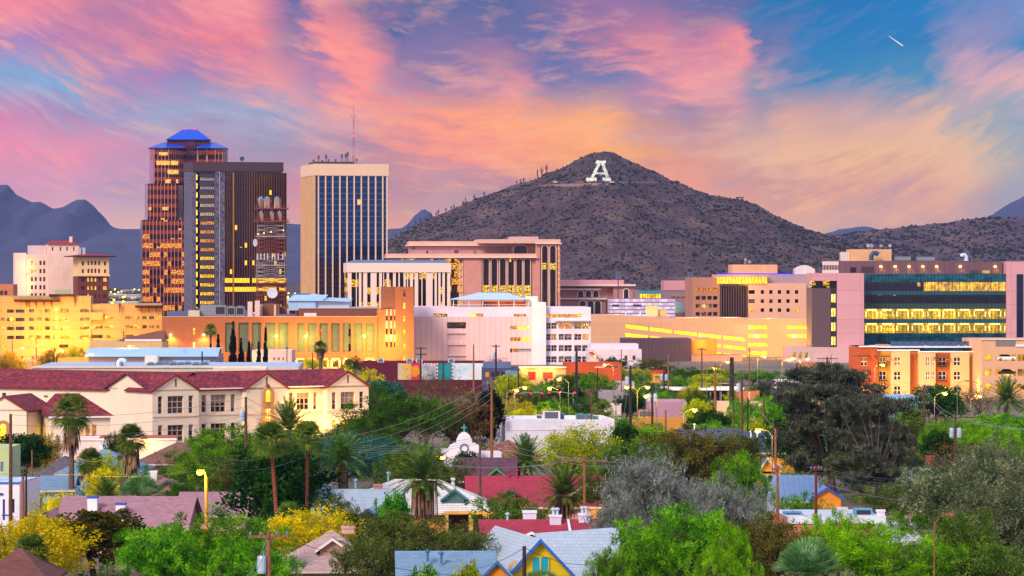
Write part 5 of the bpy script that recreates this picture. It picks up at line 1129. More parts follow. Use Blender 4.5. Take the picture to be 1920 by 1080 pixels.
# carved portal with its tall arched windows
PST = paint('c08a58', .9)
sb.box('portal', PST, 483, 488, 745, 800, -1.55, -1.21); sb.box('portal', PST, 498, 503, 745, 800, -1.55, -1.21); sb.box('portal', PST, 479, 488, 790, None, -1.7, -1.21); sb.box('portal', PST, 498, 507, 790, None, -1.7, -1.21)
arched(sb, 487.5, 498.5, 735, 758, -1.3, glow('ffe060', 1.7, 'ffc020'), PST, d=.35); sb.box('portal', paint('a8764a'), 487.5, 498.5, 758, 771, -1.5, -1.22); sb.win((487.5, 498.5, 771, 800), -1.28, glow('ffe880', 1.7, 'ffcc30'), PST, 3, 4, .08)
MB().lathe([(.3, 0), (.35, .3), (.1, .7)], 8).build('finial', paint('5a3c34'), sb.root, (sb.X(493), -1.4, sb.Z(733)))
for x, y, e in ((560, 760, 800), (590, 820, 900), (493, 800, 200), (650, 815, 500), (545, 800, 700)): lamp((sb.root.location.x + math.cos(sb.rot) * sb.X(x) + 2.6 * math.sin(sb.rot), sb.Y + math.sin(sb.rot) * sb.X(x) - 2.6 * math.cos(sb.rot), sb.Z(y)), e, (1, .52, .12), .4)
# the wing that runs away to the left
lw_ = B('left_wing', None, None, -60, 530, -32)
xe = lw_.X(277); ze2, zr2 = 8.1, 10.5
ho = [lw_.H(h) for h in ((4, 11, 735, 752), (82, 90, 738, 742))]
m = MB(); m.wall(0, xe, 0, ze2, 0, ho, .3); m.box(0, xe, .4, 13, 0, ze2, skip='ft'); m.build('walls', SCW, lw_.root)
for h in ho: lw_.win(h, .3, SGL, SCF, 1, 2, side=False, fr=True)
roof_x(lw_, 'roof', TILE('x'), 0, xe + 3, 0, 13, ze2, zr2, .45, None, SCW); lw_.box('string_course', paint('d8b8a4'), 100, 276, 780, 782, -.1, 0)
mw = lambda o: Matrix.Translation(o.location) @ Matrix.Rotation(o.rotation_euler.z, 4, 'Z')
M1, M2 = mw(sb.root), mw(lw_.root); lw_.root.parent = sb.root; lw_.root.matrix_parent_inverse = M1.inverted()
# flat roofs and white parapets behind the tiles
fr_ = B('school_building', 'flat roofed cream rear block of the school with roof plant', 'school', 60, 545, 2)
fr_.box('walls', paint('c8bca8', .9), 60, 560, 689, None, 0, 30); fr_.box('walls', paint('d8ccb4', .9), 400, 500, 690, 710, -1.5, 0)
fr_.box('roof', paint('a8c0d4', .6), 62, 558, 688.2, 690, .5, 29.5); fr_.box('parapet', paint('d8cdb8', .9), 60, 500, 687, 690, -.2, .3)
# single storey hall in front, with hipped tile roof and lit windows
hl = B('school_hall', 'single storey cream hall with hipped clay tile roof and yellow lit windows', 'school hall', 98, 478, 14)
zh = hl.Z(778); hw = [(148, 156, 797, 822), (160.5, 168.5, 797, 822), (172.5, 181, 797, 822), (123, 131, 797, 822)]
m = MB(); m.wall(0, hl.X(207), 0, zh, 0, [hl.H(h) for h in hw], .3); m.box(0, hl.X(207), .4, 14, 0, zh, skip='flt'); m.build('walls', SCW, hl.root)
for h in hw: hl.win(h, .3, LITO() if h[0] > 140 else LITY(), SCF, 1, 3, .1)
lf = MB(); sd_ = [(1.2, 2.6, 1.0, 3.6), (3.6, 5.0, 1.0, 3.6), (6.0, 7.4, 1.0, 3.6)]
lf.wall(.2, 14, 0, zh, -.01, [(a * 1.5, c * 1.5, d, e) for a, c, d, e in sd_], .3, axis='y'); lf.build('walls', SCW, hl.root)
for a, c, d, e in sd_: hl.win((a * 1.5, c * 1.5, d, e), .28, glow('ffe058', 1.5, 'ffc020'), SCF, 1, 3, .1, side=True)
x1 = hl.X(207); m = MB(); zr_ = hl.Z(741); o_ = .5
slab(m, [(-o_, -o_, zh - .2), (x1 + o_, -o_, zh - .2), (x1 * .56, 7, zr_), (1.2, 7, zr_)]); slab(m, [(x1 + o_, -o_, zh - .2), (x1 + o_, 14.5, zh - .2), (x1 * .56, 7, zr_)]); slab(m, [(-o_, 14.5, zh - .2), (-o_, -o_, zh - .2), (1.2, 7, zr_)]); slab(m, [(x1 + o_, 14.5, zh - .2), (-o_, 14.5, zh - .2), (1.2, 7, zr_), (x1 * .56, 7, zr_)]); m.build('roof', TILE('x'), hl.root)
m = MB(); m.box(-.56, x1 + .56, -.62, -.46, zh - .42, zh - .2); m.build('gutter', paint('efe6e0'), hl.root)
eg = B('entrance_gable', None, None, -30, 484, -10)
x0, x1 = eg.X(-34), eg.X(50); zg = 6.2
m = MB(); m.wall(x0, x1, 0, zg, 0, [], .3); m.box(x0, x1, .3, 9, 0, zg, skip='ft'); m.build('walls', SCW, eg.root)
roof_y(eg, 'roof', TILE('y'), x0, x1, 0, 12, zg, 8.1, .35, None, SCW, paint('7a2226'), .25, .2)
arched(eg, 0, 13, 794, 835, -.05, glow('ffd840', 1.6, 'ffb810'), paint('b07850'), d=.3)
eg.root.parent = hl.root; eg.root.matrix_parent_inverse = mw(hl.root).inverted()
lwl = B('terrace_wall', 'low white stuccoed terrace block in front of the school with red coping', 'terrace', 100, 462, 4)
lwl.block('walls', paint('f0d8cc', .9, .07), 100, 330, 823, None, 0, 8); lwl.box('coping', paint('a8583c'), 185, 330, 821, 823.2, 1, 7); lwl.box('coping', paint('f4e8e0'), 99, 331, 823.2, 826, -.15, 0); lwl.box('white_box', paint('e8eaf0'), 187, 201, 829, 842, -1.2, -.2)
MB().lathe([(.2, 0), (.25, .3), (.05, .45)], 8).build('wall_lamp', lampglow('ffc030', 25), lwl.root, (lwl.X(275), -.3, lwl.Z(832))); lamp((PX(275, 460), 460.6, PZ(831, 460)), 260, (1, .48, .08), .2); lamp((PX(120, 470), 466, PZ(828, 470)), 120, (1, .5, .2), .4)
lamp((PX(60, 470), 466, PZ(815, 470)), 300, (1, .5, .12), .4); lamp((PX(30, 474), 470, PZ(835, 470)), 400, (1, .55, .1), .4)

# ---------------------------------------------------------------- houses
SH = lambda a, b_, c, u='x': masonry(a, b_, c, .55, .13, .012, u, .9, .14)
def chim(b, p0, p1, t, bot, y, mat, cap=None, pots=0):
    k = b.Y / F; x0, x1 = b.X(p0), b.X(p1); d = x1 - x0; zt = b.Z(t)
    o = MB().box(x0, x1, y, y + d * .9, b.Z(bot), zt).build('chimney', mat, b.root)
    MB().box(x0 - .06, x1 + .06, y - .06, y + d * .9 + .06, zt - .02, zt + .16).build('chimney_cap', cap or mat, o)
    for i in range(pots): MB().lathe([(.12, 0), (.12, .35), (.22, .42), (.22, .55), (.05, .62)], 8).build('flue', paint('b8c8dc', .5), o, (x0 + d * (i + 1) / (pots + 1), y + .3, zt + .16))
def vents(b, L, y, mat=None):
    for px, py in L: MB().lathe([(.09, -.3), (.09, .35), (.2, .4), (.2, .52), (.03, .6)], 8).build('roof_vent', mat or paint('7ea0c0', .5), b.root, (b.X(px), y, b.Z(py)))
def house(label, p0, p1, yr, ye, Y, depth, kind, roof, wall, rot=0.0, over=.55, trim=None, wins=(), name='house', lit=(), back=True, front=.5, wmat=None, wfr=None):
    b = B(name, label, 'house', p0, Y, rot); x0, x1, ze, zr = 0.0, b.X(p1), b.Z(ye), b.Z(yr)
    m = MB(); m.wall(x0, x1, 0, ze, 0, [b.H(h) for h in wins], .15); m.box(x0, x1, .2, depth, 0, ze, skip='ft'); m.build('walls', wall, b.root)
    if kind == 'x': roof_x(b, 'roof', roof('x'), x0, x1, 0, depth, ze, zr, over, None, wall)
    elif kind == 'y': roof_y(b, 'roof', roof('y'), x0, x1, 0, depth, ze, zr, over, None, wall, trim, front)
    elif kind == 'h': roof_hip(b, 'roof', roof('x'), x0, x1, 0, depth, ze, zr, over)
    for i, h in enumerate(wins): b.win(h, .15, LITO() if i in lit else (wmat or pane('1e1c20', '8a7a68', .4)), wfr or paint('d8c8b8'), 1, 2, .08)
    if kind != 'y':
        f = MB().box(x0 - over, x1 + over, -over - .06, -over, ze - .42, ze - .22); f.build('gutter', trim or paint('c8beb4'), b.root)
    return b
def gablet(b, xc, w, zb, zt, y, depth, roofm, wallm, trim, front=.35):
    roof_y(b, 'gable_roof', roofm, xc - w / 2, xc + w / 2, y, y + depth, zb, zt, .3, None, wallm, trim, front, .2)
    MB().box(xc - w / 2 + .1, xc + w / 2 - .1, y + .02, y + depth, zb - 1.2, zb).build('gable_wall', wallm, b.root)

PKR = lambda u='x': SH('a88088', '94707c', '806068', u)
h = house('pink stucco house with lavender shingle roof and two blue capped white chimneys', 110, 345, 937, 985, 313, 11, 'x', PKR, paint('e0b8ac', .9), -2, .5)
chim(h, 156, 174, 937, 968, 2.4, paint('e8e4e8'), paint('2a5ab8')); chim(h, 212.5, 230, 948, 975, 1.4, paint('e8e4e8'), paint('2a5ab8')); DK = paint('2a2c44')
for xc, w_, zb, zt in ((93, 3.2, 985, 957), (228, 4.6, 990, 953)):
    x = h.X(xc); zb_, zt_ = h.Z(zb), h.Z(zt)
    m = MB().box(x - w_ / 2, x + w_ / 2, -1.8, 3, 0, zb_).build('porch_walls', paint('e6bcae', .9), h.root); roof_y(h, 'roof', PKR('y'), x - w_ / 2, x + w_ / 2, -1.8, 5, zb_, zt_, .45, None, paint('e6bcae', .9), DK, .5, .26)
    MB().box(x - .9, x + .9, -1.86, -1.8, zb_ + .1, zb_ + .55).build('gable_vent', paint('26306a'), h.root)
x = h.X(272); h.win((262, 274, 1003, 1034), -.05, paint('8a4a3c')); MB().box(h.X(255), h.X(290), -.3, -.1, h.Z(1002), h.Z(999)).build('porch_beam', paint('d88a50'), h.root)
lamp((PX(262, 309), 309, PZ(1010, 309)), 60, (1, .5, .15), .2); lamp((PX(120, 310), 309, PZ(1000, 309)), 40, (1, .5, .1), .2)
h = house('lavender shingle roofed house behind the sodium street lamp', 338, 458, 928, 962, 332, 10, 'x', PKR, paint('d0b0a4', .9), 0); h.box('chimney', paint('e0dcdc'), 441, 453, 934, 948, 2, 2.8)
TNR = lambda u='x': SH('9a7660', '8a6856', '6e5244', u)
h = house('hip roofed house with tan shingles and a crooked white chimney', 204, 372, 899, 933, 347, 12, 'h', TNR, paint('b07a58'), 0, .6, wins=((225, 240, 937, 950), (300, 322, 937, 950)))
chim(h, 273, 285, 891, 912, 4.5, paint('e8e2e0')); gablet(h, h.X(309), 1.9, h.Z(913), h.Z(902), 1.9, 2.5, TNR('y'), paint('a08070'), paint('5a5a70')); vents(h, [(270, 899)], 5, paint('5a88b8'))
BRR = lambda u='x': SH('86604e', '785444', '5c4238', u)
house('brown hip roofed house just below the school windows', 258, 392, 833, 866, 412, 12, 'h', BRR, paint('a8886c'), 0); 
TLR = lambda u='x': SH('7698b0', '688aa2', '587890', u)
h = house('teal blue shingle house behind the shaggy palms', 112, 262, 846, 884, 390, 11, 'h', TLR, paint('6a90b0'), 0); gablet(h, h.X(233), 1.8, h.Z(857), h.Z(848), .8, 2.4, TLR('y'), paint('5a86a8'), paint('2c3040'))
h = house('house with pale blue low roof beside the small shaggy palm', 80, 132, 896, 915, 372, 9, 'x', TLR, paint('88a8c0'), 4)
house('weathered grey shingle cottage roof by the dark evergreen', 72, 134, 858, 891, 400, 9, 'h', lambda u='x': SH('6a6062', '544a50', '403a40', u), paint('8a7a70'), -8)
h = B('house', 'pale green stucco house wall at the far left edge', 'house', -40, 378, 0); hw = [(1, 6.5, 866, 884)]; h.block('walls', paint('b8c890', .9), -40, 19, 839, None, 0, 8, hw, .12); h.wins(hw, .12, paint('6a90b8', .3), paint('5a7a90'), 1, 2)
h = B('house', 'white flat roofed house with bright blue trim and window', 'house', -40, 326, -6); hw = [(5, 9.5, 936, 975), (16, 27.5, 935, 962)]
h.block('walls', paint('e8e4ec', .9, .08), -40, 36.5, 905, None, 0, 8, hw, .15); h.win(hw[0], .12, paint('1c3c98', .5)); h.win(hw[1], .15, pane('242830', '242830', 0), paint('d8d4dc'), 1, 1); h.box('coping', paint('2c66d0', .5), -40.5, 37.2, 903.5, 906.5, -.12, .2); h.box('roof_sheet', paint('b8d4ec', .5), -39, 35.5, 902.5, 904.5, .4, 7.5); h.box('blue_sill', paint('1c3c98', .5), -5, 6, 924, 927.5, -.15, 0); h.box('blue_rail', paint('2050b0', .5), 8, 27, 963, 966, -1.0, -.9)
BLR = lambda u='x': SH('a0b4c2', '90a6b6', '7890a2', u)
h = house('blue shingle house with dark red gabled porch', 590, 738, 922, 975, 314, 9, 'x', BLR, paint('5a2420', .9), -4, .5); x = h.X(697); zb = h.Z(972); roof_y(h, 'porch_roof', BLR('y'), x - 1.75, x + 1.75, -2.6, 3, zb, h.Z(949), .45, None, paint('3a2420'), paint('2c5a80'), .4, .24)
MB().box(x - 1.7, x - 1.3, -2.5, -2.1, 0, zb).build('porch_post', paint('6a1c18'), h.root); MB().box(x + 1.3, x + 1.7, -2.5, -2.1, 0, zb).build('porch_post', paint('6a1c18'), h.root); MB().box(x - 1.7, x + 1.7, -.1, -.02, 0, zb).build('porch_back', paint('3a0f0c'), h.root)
chim(h, 690, 705, 917, 932, 4.6, masonry('a87868', 'b88878', '8a6a60', .3, .1, .012)); h.box('roof_unit', paint('a8b8cc', .5), 594, 610, 914, 922, 4, 5); vents(h, [(656, 915)], 4.5)
WHR = lambda u='x': masonry('e2e0d4', 'd0cec6', 'aaaeb0', .9, .16, .02, u, .9, .12)
h = house('white shingle roofed house with yellow lit porch and teal gablet', 632, 935, 905, 957, 324, 11, 'h', WHR, paint('c89038', .9), 3, .6)
gablet(h, h.X(853), 2.1, h.Z(934), h.Z(918), 1.0, 2.8, WHR('y'), paint('4a6a70'), paint('3a7a90')); vents(h, [(730, 903)], 5.6); chim(h, 850, 856, 906, 916, 5.2, paint('c8d0d8'))
for p0, p1 in ((834, 840), (878, 886), (905, 916), (918, 926)): h.box('porch_post', paint('c8a058'), p0, p1, 960, None, -1.2, -.8)
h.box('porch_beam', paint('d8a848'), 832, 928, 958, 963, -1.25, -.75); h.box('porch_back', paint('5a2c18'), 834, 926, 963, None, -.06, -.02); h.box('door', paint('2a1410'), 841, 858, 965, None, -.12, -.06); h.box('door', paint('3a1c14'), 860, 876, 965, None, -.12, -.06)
lamp((PX(900, 322), 322.6, PZ(968, 322)), 45, (1, .55, .15), .15); lamp((PX(850, 321), 321.5, PZ(975, 322)), 20, (1, .5, .12), .15)
BGR = lambda u='x': SH('64404e', '583644', '442a38', u)
h = house('purple brown shingle house with bright green gable trim', 862, 958, 862, 898, 384, 10, 'x', BGR, paint('7a6a5c'), -3); gablet(h, h.X(932), 3.2, h.Z(899), h.Z(877), -.5, 4, BGR('y'), paint('6a4a3c'), paint('2c9a5a'))
RDR = lambda u='x': SH('a83446', '982c3e', '7c2434', u)
h = house('large crimson shingle roofed house with white gable on the right', 884, 1124, 898, 946, 338, 11, 'x', RDR, paint('c09080'), 2); gablet(h, h.X(1101), 2.6, h.Z(925), h.Z(909), 1.2, 3, RDR('y'), paint('a8988c'), paint('f0ece8')); gablet(h, h.X(958), 1.3, h.Z(926), h.Z(919), 1.2, 1.5, RDR('y'), paint('5a2c34'), paint('6a4048')); vents(h, [(957, 897), (973, 896)], 5.0, paint('a82438'))
MB().box(h.X(1092), h.X(1124), -.5, -.45, 0, h.Z(950)).build('side_wall', paint('d89a40'), h.root); lamp((PX(1112, 335), 334, PZ(960, 335)), 130, (1, .5, .08), .3)
WTC = paint('d4cce4', .9)
h = house('crimson roofed house with three lavender chimneys and a white trimmed gable', 912, 1125, 981, 1018, 288, 9, 'x', RDR, paint('c89858'), 2)
for p0, p1, t, b_, y, n in ((985, 1010, 969, 990, 4.6, 0), (1034.5, 1056, 975, 998, 3.4, 2), (1090, 1111, 973, 995, 3.8, 2)): chim(h, p0, p1, t, b_, y, WTC, paint('e4e0f0'), n)
gablet(h, h.X(996), 3.6, h.Z(1016), h.Z(996), -.6, 3.5, RDR('y'), masonry('c88a38', 'b87c30', '8a5c24', .25, 2.0, .03, off=0.0), paint('efe8ea')); vents(h, [(955, 981), (1035, 1003)], 4.4, paint('a8c0d8'))
m = MB(); slab(m, [(h.X(1069), 1.0, h.Z(1003)), (h.X(1074), 1.0, h.Z(1003)), (h.X(1072), 4.2, h.Z(983) + .1), (h.X(1068), 4.2, h.Z(983) + .1)], .1); m.build('roof_flashing', paint('d8e0f0'), h.root)
YLW = masonry('e8cc14', 'e2c412', 'b89c10', 30, .16, .012, off=0.0, var=.08); PBR = lambda u='x': masonry('aebec8', 'a2b4c0', '8a9eac', .35, .22, .015, u, .6, .08)
h = B('house', 'bright yellow clapboard house with blue gable trim and turquoise window', 'house', 945, 262, 14)
x1 = h.X(1076); ze, zr = h.Z(1082), h.Z(1011); m = MB(); hw = [(996.5, 1029, 1045, 1074)]
m.wall(0, x1, 0, ze, 0, [h.H((q[0], q[1], max(q[2], 1083), 1100)) for q in ()], .1); m.box(0, x1, .2, 14, 0, ze, skip='ft'); m.build('walls', YLW, h.root)
roof_y(h, 'roof', PBR('y'), 0, x1, 0, 14, ze, zr, .5, None, YLW, paint('2a66c0', .6), .5, .26)
h.win((996.5, 1029, 1045, 1074), -.06, paint('18a8c4', .35), paint('e8c838'), 2, 1, .1); MB().lathe([(.5, -.06), (.5, 0), (.42, .03), (.1, .06)], 16).build('wall_fan', paint('b8a880'), h.root, (h.X(966), -.06, h.Z(1063))).rotation_euler = (R(90), 0, 0)
side = B('roof_extension', None, None, 1000, 267, 4); m = MB(); slab(m, [(side.X(1012), 5.5, side.Z(1010)), (side.X(1172), 5.5, side.Z(999)), (side.X(1172), -1.5, side.Z(1085)), (side.X(1050), -1.5, side.Z(1085))]); m.build('roof_extension', PBR('x'), side.root)
side.root.parent = h.root; side.root.matrix_parent_inverse = mw(h.root).inverted()
lamp((PX(960, 259), 258.5, PZ(1060, 259)), 26, (1, .8, .3), .3)
h = house('low blue shingle house with two roof vents and orange gable', 752, 925, 1041, 1086, 256, 8, 'x', TLR, paint('c87820'), 3, .4); vents(h, [(803, 1049), (829, 1053)], 1.8, paint('3a6a90')); gablet(h, h.X(931), 2.2, h.Z(1080), h.Z(1052), -.4, 4, TLR('y'), paint('e08a18'), paint('2c66a8'))
PK2 = lambda u='x': SH('bca298', 'aa908a', '8c7470', u)
h = house('pale pink hip roofed house with a white gable vent', 545, 705, 1005, 1064, 268, 11, 'h', PK2, paint('c8a090'), 4, .6); gablet(h, h.X(624), 2.1, h.Z(1030), h.Z(1012), 1.6, 3, PK2('y'), paint('b08878'), paint('e8dcd8')); chim(h, 644, 668, 1002, 1012, 6.0, paint('d8a8a0'))
h = B('house', 'flat roofed house with white parapet, pink wall and rooftop coolers', 'house', 1478, 300, 3); h.block('walls', paint('c87a62', .9), 1478, 1660, 975, None, 0, 11); h.box('parapet', paint('dce4ee', .9), 1477, 1661, 968, 982, -.12, .18); h.box('roof', paint('c0ccd8', .8), 1480, 1658, 971, 973, .3, 10.5)
chim(h, 1580, 1598, 960, 976, 3, paint('d8d4dc')); chim(h, 1652, 1666, 963, 980, 2, paint('e0dce4'))
h = house('white roofed shed with pink tile ridge beside the street lamp', 1668, 1756, 982, 1012, 297, 8, 'x', lambda u='x': masonry('d0d8e0', 'c2cad2', 'a8b0b8', 1.2, .3, .02, u, .6), paint('a0948c'), 6); house('small pink tiled roof behind the white shed', 1702, 1758, 961, 984, 312, 6, 'h', lambda u='x': tileroof(['c89090', 'b87878', 'd8a8a0'], u, .3, .18, 'pinktile'), paint('c8a898'), 0)
MTR = lambda u='x': ribbed('5a7ca8', '4a6a94', .55, .12, u, .45)
h = house('blue metal roofed house with orange lit gable and blue barge boards', 1452, 1530, 896, 935, 350, 10, 'x', MTR, paint('a8b8c8'), 0); gablet(h, h.X(1549), 3.0, h.Z(930), h.Z(912), -1.0, 5, MTR('y'), paint('d88a28'), paint('2050c0')); lamp((PX(1560, 346), 345, PZ(928, 346)), 90, (1, .5, .06), .2)
NVR = lambda u='x': SH('46566e', '3c4a62', '2e3a50', u)
h = house('navy shingle house with yellow lit walls under the eaves', 1392, 1490, 812, 845, 438, 11, 'x', NVR, paint('e0a838'), -4, .5); gablet(h, h.X(1467), 2.2, h.Z(823), h.Z(814), 2, 3, NVR('y'), paint('7a3a2c'), paint('e8d8c8')); vents(h, [(1408, 818), (1420, 818), (1436, 826)], 3, paint('e8eef4')); lamp((PX(1440, 434), 432, PZ(855, 434)), 300, (1, .58, .08), .3); lamp((PX(1400, 436), 434, PZ(800, 434)), 120, (1, .5, .06), .2)
h = house('navy shingle house with a white vent pipe left of the brown pole', 1282, 1388, 806, 838, 452, 10, 'x', NVR, paint('8a8a94'), 0); vents(h, [(1305, 805)], 4, paint('e8eef4'))
h = house('small gabled house glowing orange under floodlight', 1420, 1458, 857, 884, 392, 7, 'y', lambda u='x': SH('8a9ab0', '76869c', '5c6c82', u), paint('e09a30', .9), 0, .4, paint('b8c0cc')); lamp((PX(1436, 389), 388, PZ(888, 389)), 220, (1, .55, .06), .2)
h = house('white walled house half hidden behind the big pine', 1640, 1765, 882, 912, 392, 10, 'x', lambda u='x': masonry('d8e6ee', 'c8d8e2', 'a8bac8', 1.0, .3, .02, u, .6), paint('dce6ec'), 3); chim(h, 1751, 1766, 862, 884, 5, masonry('b05a40', 'a8503a', '8a6050', .3, .1, .012))
house('low brown roofed house at the bottom left corner', -40, 82, 1036, 1088, 255, 9, 'h', lambda u='x': SH('7a4a40', '6a3e38', '4e302c', u), paint('8a5a48'), 0)
h = B('carport', 'flat white metal carport roof among the left hand trees', 'carport', 186, 285, 0); m = MB(); slab(m, [(0, 0, 2.6), (4.6, 0, 2.6), (4.8, 4, 2.9), (-.2, 4, 2.9)], .12); m.build('roof', masonry('c8dce4', 'b8ccd6', '98b0bc', .6, .4, .02), h.root)
for x, y in ((.2, .2), (4.2, .2), (.2, 3.6), (4.2, 3.6)): MB().box(x, x + .12, y, y + .12, 0, 2.6).build('post', paint('8a8a8a'), h.root)
# mission chapel
mc = B('mission_chapel', 'small white mission chapel with curved parapet and turquoise cross', 'chapel', 845, 452, 6); xa, xb = mc.X(838), mc.X(903); xm = (xa + xb) / 2; w_ = (xb - xa) / 2
pf = [(-1, 0), (-1, .9), (-.98, 1.1), (-.82, 1.75), (-.6, 2.05), (-.46, 2.1), (-.42, 2.55), (-.3, 3.1), (-.12, 3.42), (0, 3.47)]
z0 = mc.Z(860); pf = pf + [(-x, z) for x, z in reversed(pf[:-1])]; m = MB()
A_ = [(xm + x * w_, z0 + z - 0.0) for x, z in pf]; A_[0] = (A_[0][0], 0); A_[-1] = (A_[-1][0], 0)
m.face([(x, 0, z) for x, z in reversed(A_)]); m.face([(x, .5, z) for x, z in A_])
for i in range(len(A_) - 1): a, c = A_[i], A_[i + 1]; m.face([(a[0], 0, a[1]), (c[0], 0, c[1]), (c[0], .5, c[1]), (a[0], .5, a[1])])
m.build('front_wall', paint('e6e8f0', .9, .08), mc.root)
MB().box(xa + .3, xb - .3, .5, 13, 0, z0 + .7).build('nave', paint('dfe0e8', .9), mc.root); mc.box('side_wall', paint('dfe0e8', .9), 903, 944, 850, None, 2, 6)
MB().box(xm - .09, xm + .09, .15, .3, z0 + 3.45, z0 + 4.45).box(xm - .38, xm + .38, .16, .29, z0 + 3.95, z0 + 4.12).build('cross', paint('1ca89a', .5), mc.root)
m = MB(); n = 16
for i in range(n): a, c = 2 * math.pi * i / n, 2 * math.pi * (i + 1) / n; m.face([(xm + .42 * math.cos(a), -.08, z0 + 1.35 + .42 * math.sin(a)), (xm + .42 * math.cos(c), -.08, z0 + 1.35 + .42 * math.sin(c)), (xm + .62 * math.cos(c), -.02, z0 + 1.35 + .62 * math.sin(c)), (xm + .62 * math.cos(a), -.02, z0 + 1.35 + .62 * math.sin(a))])
m.build('round_window', paint('5a6478'), mc.root); lamp((PX(815, 446), 446, PZ(852, 446)), 260, (1, .36, .04), .2)
house('brown tiled roof between the chapel and the white box building', 895, 1010, 828, 858, 458, 10, 'h', lambda u='x': tileroof(['94604e', '86543f', 'a06a54', '7a4a3a'], u, .5, .25, 'browntile'), paint('c8a890'), 0)
# ================================================================== TREES AND PALMS
def npmesh(name, V, Q, mats, smooth=False):
    """quads from numpy arrays"""
    me = bpy.data.meshes.new(name); n = len(Q)
    me.vertices.add(len(V)); me.vertices.foreach_set('co', V.astype(np.float32).ravel())
    me.loops.add(n * 4); me.loops.foreach_set('vertex_index', Q.astype(np.int32).ravel())
    me.polygons.add(n); me.polygons.foreach_set('loop_start', np.arange(0, n * 4, 4, dtype=np.int32)); me.polygons.foreach_set('loop_total', np.full(n, 4, dtype=np.int32))
    for m in mats: me.materials.append(m)
    me.update(calc_edges=True); return me
def leaves(rs, cen, rad, per, ll, lw, droop=0.0, up=0.0, squash=1.0):
    """leaf blades spread through clumps: cen (N,3), rad (N,), per leaves each"""
    N = len(cen); c = np.repeat(cen, per, 0); r = np.repeat(rad, per)
    d = rs.normal(size=(N * per, 3)); d /= np.linalg.norm(d, axis=1)[:, None]
    rr = r * rs.uniform(.1, 1, N * per) ** .5; off = d * rr[:, None]; off[:, 2] *= squash
    p = c + off
    a = d * .7 + rs.normal(size=(N * per, 3)) * .6; a[:, 2] += up - droop; a /= np.linalg.norm(a, axis=1)[:, None]
    b = np.cross(a, rs.normal(size=(N * per, 3))); b /= np.linalg.norm(b, axis=1)[:, None] + 1e-9
    L = ll * rs.uniform(.6, 1.3, N * per)[:, None]; W = lw * rs.uniform(.6, 1.3, N * per)[:, None]
    V = np.stack([p - a * L - b * W * .4, p - b * W, p + a * L, p + b * W], 1).reshape(-1, 3)
    return V, np.arange(len(V)).reshape(-1, 4)
def tree_proto(kind, seed):
    """crown and trunk meshes about 1 unit = 1 metre, tree height h"""
    K = TK[kind]; rs = np.random.RandomState(seed); h, w_ = K['h'], K['w']
    tb = MB(); cen, rad = [], []
    fork = h * K['fork']; lobes = []
    for i in range(K['lobes']):
        t = 2 * math.pi * (i + rs.uniform(-.3, .3)) / K['lobes']; q = rs.uniform(*K.get('lq', (.35, .75))) * w_ / 2 if i else 0
        z = K['z0'] * h + (1 - K['z0']) * h * (rs.uniform(*K.get('lz', (.2, .62))) if i else K.get('lz', (0, .62))[1])
        lobes.append((np.array([q * math.cos(t), q * math.sin(t), z]), w_ * rs.uniform(*K.get('lr', (.22, .36)))))
    nt = K.get('trunks', 1)
    for j in range(nt):
        base = Vector((rs.uniform(-.25, .25) * (nt > 1), rs.uniform(-.25, .25) * (nt > 1), -.3)); mid = Vector((rs.uniform(-.4, .4), rs.uniform(-.4, .4), fork)); 
        tb.tube([base, base.lerp(mid, .5) + Vector((rs.uniform(-.15, .15), rs.uniform(-.15, .15), 0)), mid], [K['tr'], K['tr'] * .8, K['tr'] * .65], 7)
        for i, (c, r) in enumerate(lobes):
            if i % nt != j: continue
            c = Vector(c); m1 = mid.lerp(c, .5) + Vector((rs.uniform(-.4, .4), rs.uniform(-.4, .4), K.get('arch', .3)))
            tb.tube([mid, m1, c], [K['tr'] * .5, K['tr'] * .34, K['tr'] * .16], 5)
            for _ in range(K['twigs']):
                d = Vector(rs.normal(size=3)); d.z = abs(d.z) * .6 + .1; d.normalize(); e = c + d * r * rs.uniform(.8, 1.15); tb.tube([m1.lerp(c, rs.uniform(.4, 1)), c.lerp(e, .55) + Vector((0, 0, .15)), e], [K['tr'] * .16, K['tr'] * .09, K['tr'] * .03], 4, cap=False)
    for c, r in lobes:
        n = K['clumps']; d = rs.normal(size=(n, 3)); d /= np.linalg.norm(d, axis=1)[:, None]
        q = r * rs.uniform(.55, 1.08, n)[:, None]; p = c + d * q * np.array([1, 1, K['flat']])
        if K.get('weep'): p[:, 2] -= np.abs(rs.normal(size=n)) * K['weep'] * (np.linalg.norm(p[:, :2], axis=1) / (w_ / 2))
        cen.append(p); rad.append(np.full(n, K['cr']) * rs.uniform(.6, 1.35, n))
    cen = np.concatenate(cen); rad = np.concatenate(rad); keep = cen[:, 2] > h * K['z0'] * .55; cen, rad = cen[keep], rad[keep]
    zmx = cen[:, 2].max() + K['cr'] * .7
    V, Q = leaves(rs, cen, rad, K['per'], K['ll'], K['lw'], K.get('droop', 0), K.get('up', 0), K.get('sq', 1))
    return npmesh('crown', V, Q, [K['mat']]), tb.mesh('trunk', K['bark'])
BRK1, BRK2, BRK3 = bark('3a2c22', '5c4a3a'), bark('2a2220', '463a34'), bark('6a5a50', '8a7a70')
LG = leafmat('leaf_bright', '1c4208', '40800e', '80b41e', .36); LYG = leafmat('leaf_yellowgreen', '5a7408', '8c9c0c', 'c0bc14', .42)
LY = leafmat('leaf_yellow', '7a7c04', 'b8b406', 'e8dc14', .45); LDK = leafmat('leaf_dark', '0c240a', '163a10', '2a561a', .25)
LOL = leafmat('leaf_olive', '2a3812', '445420', '6a7434', .30); LGR = leafmat('leaf_grey', '444c48', '687068', '929a90', .3)
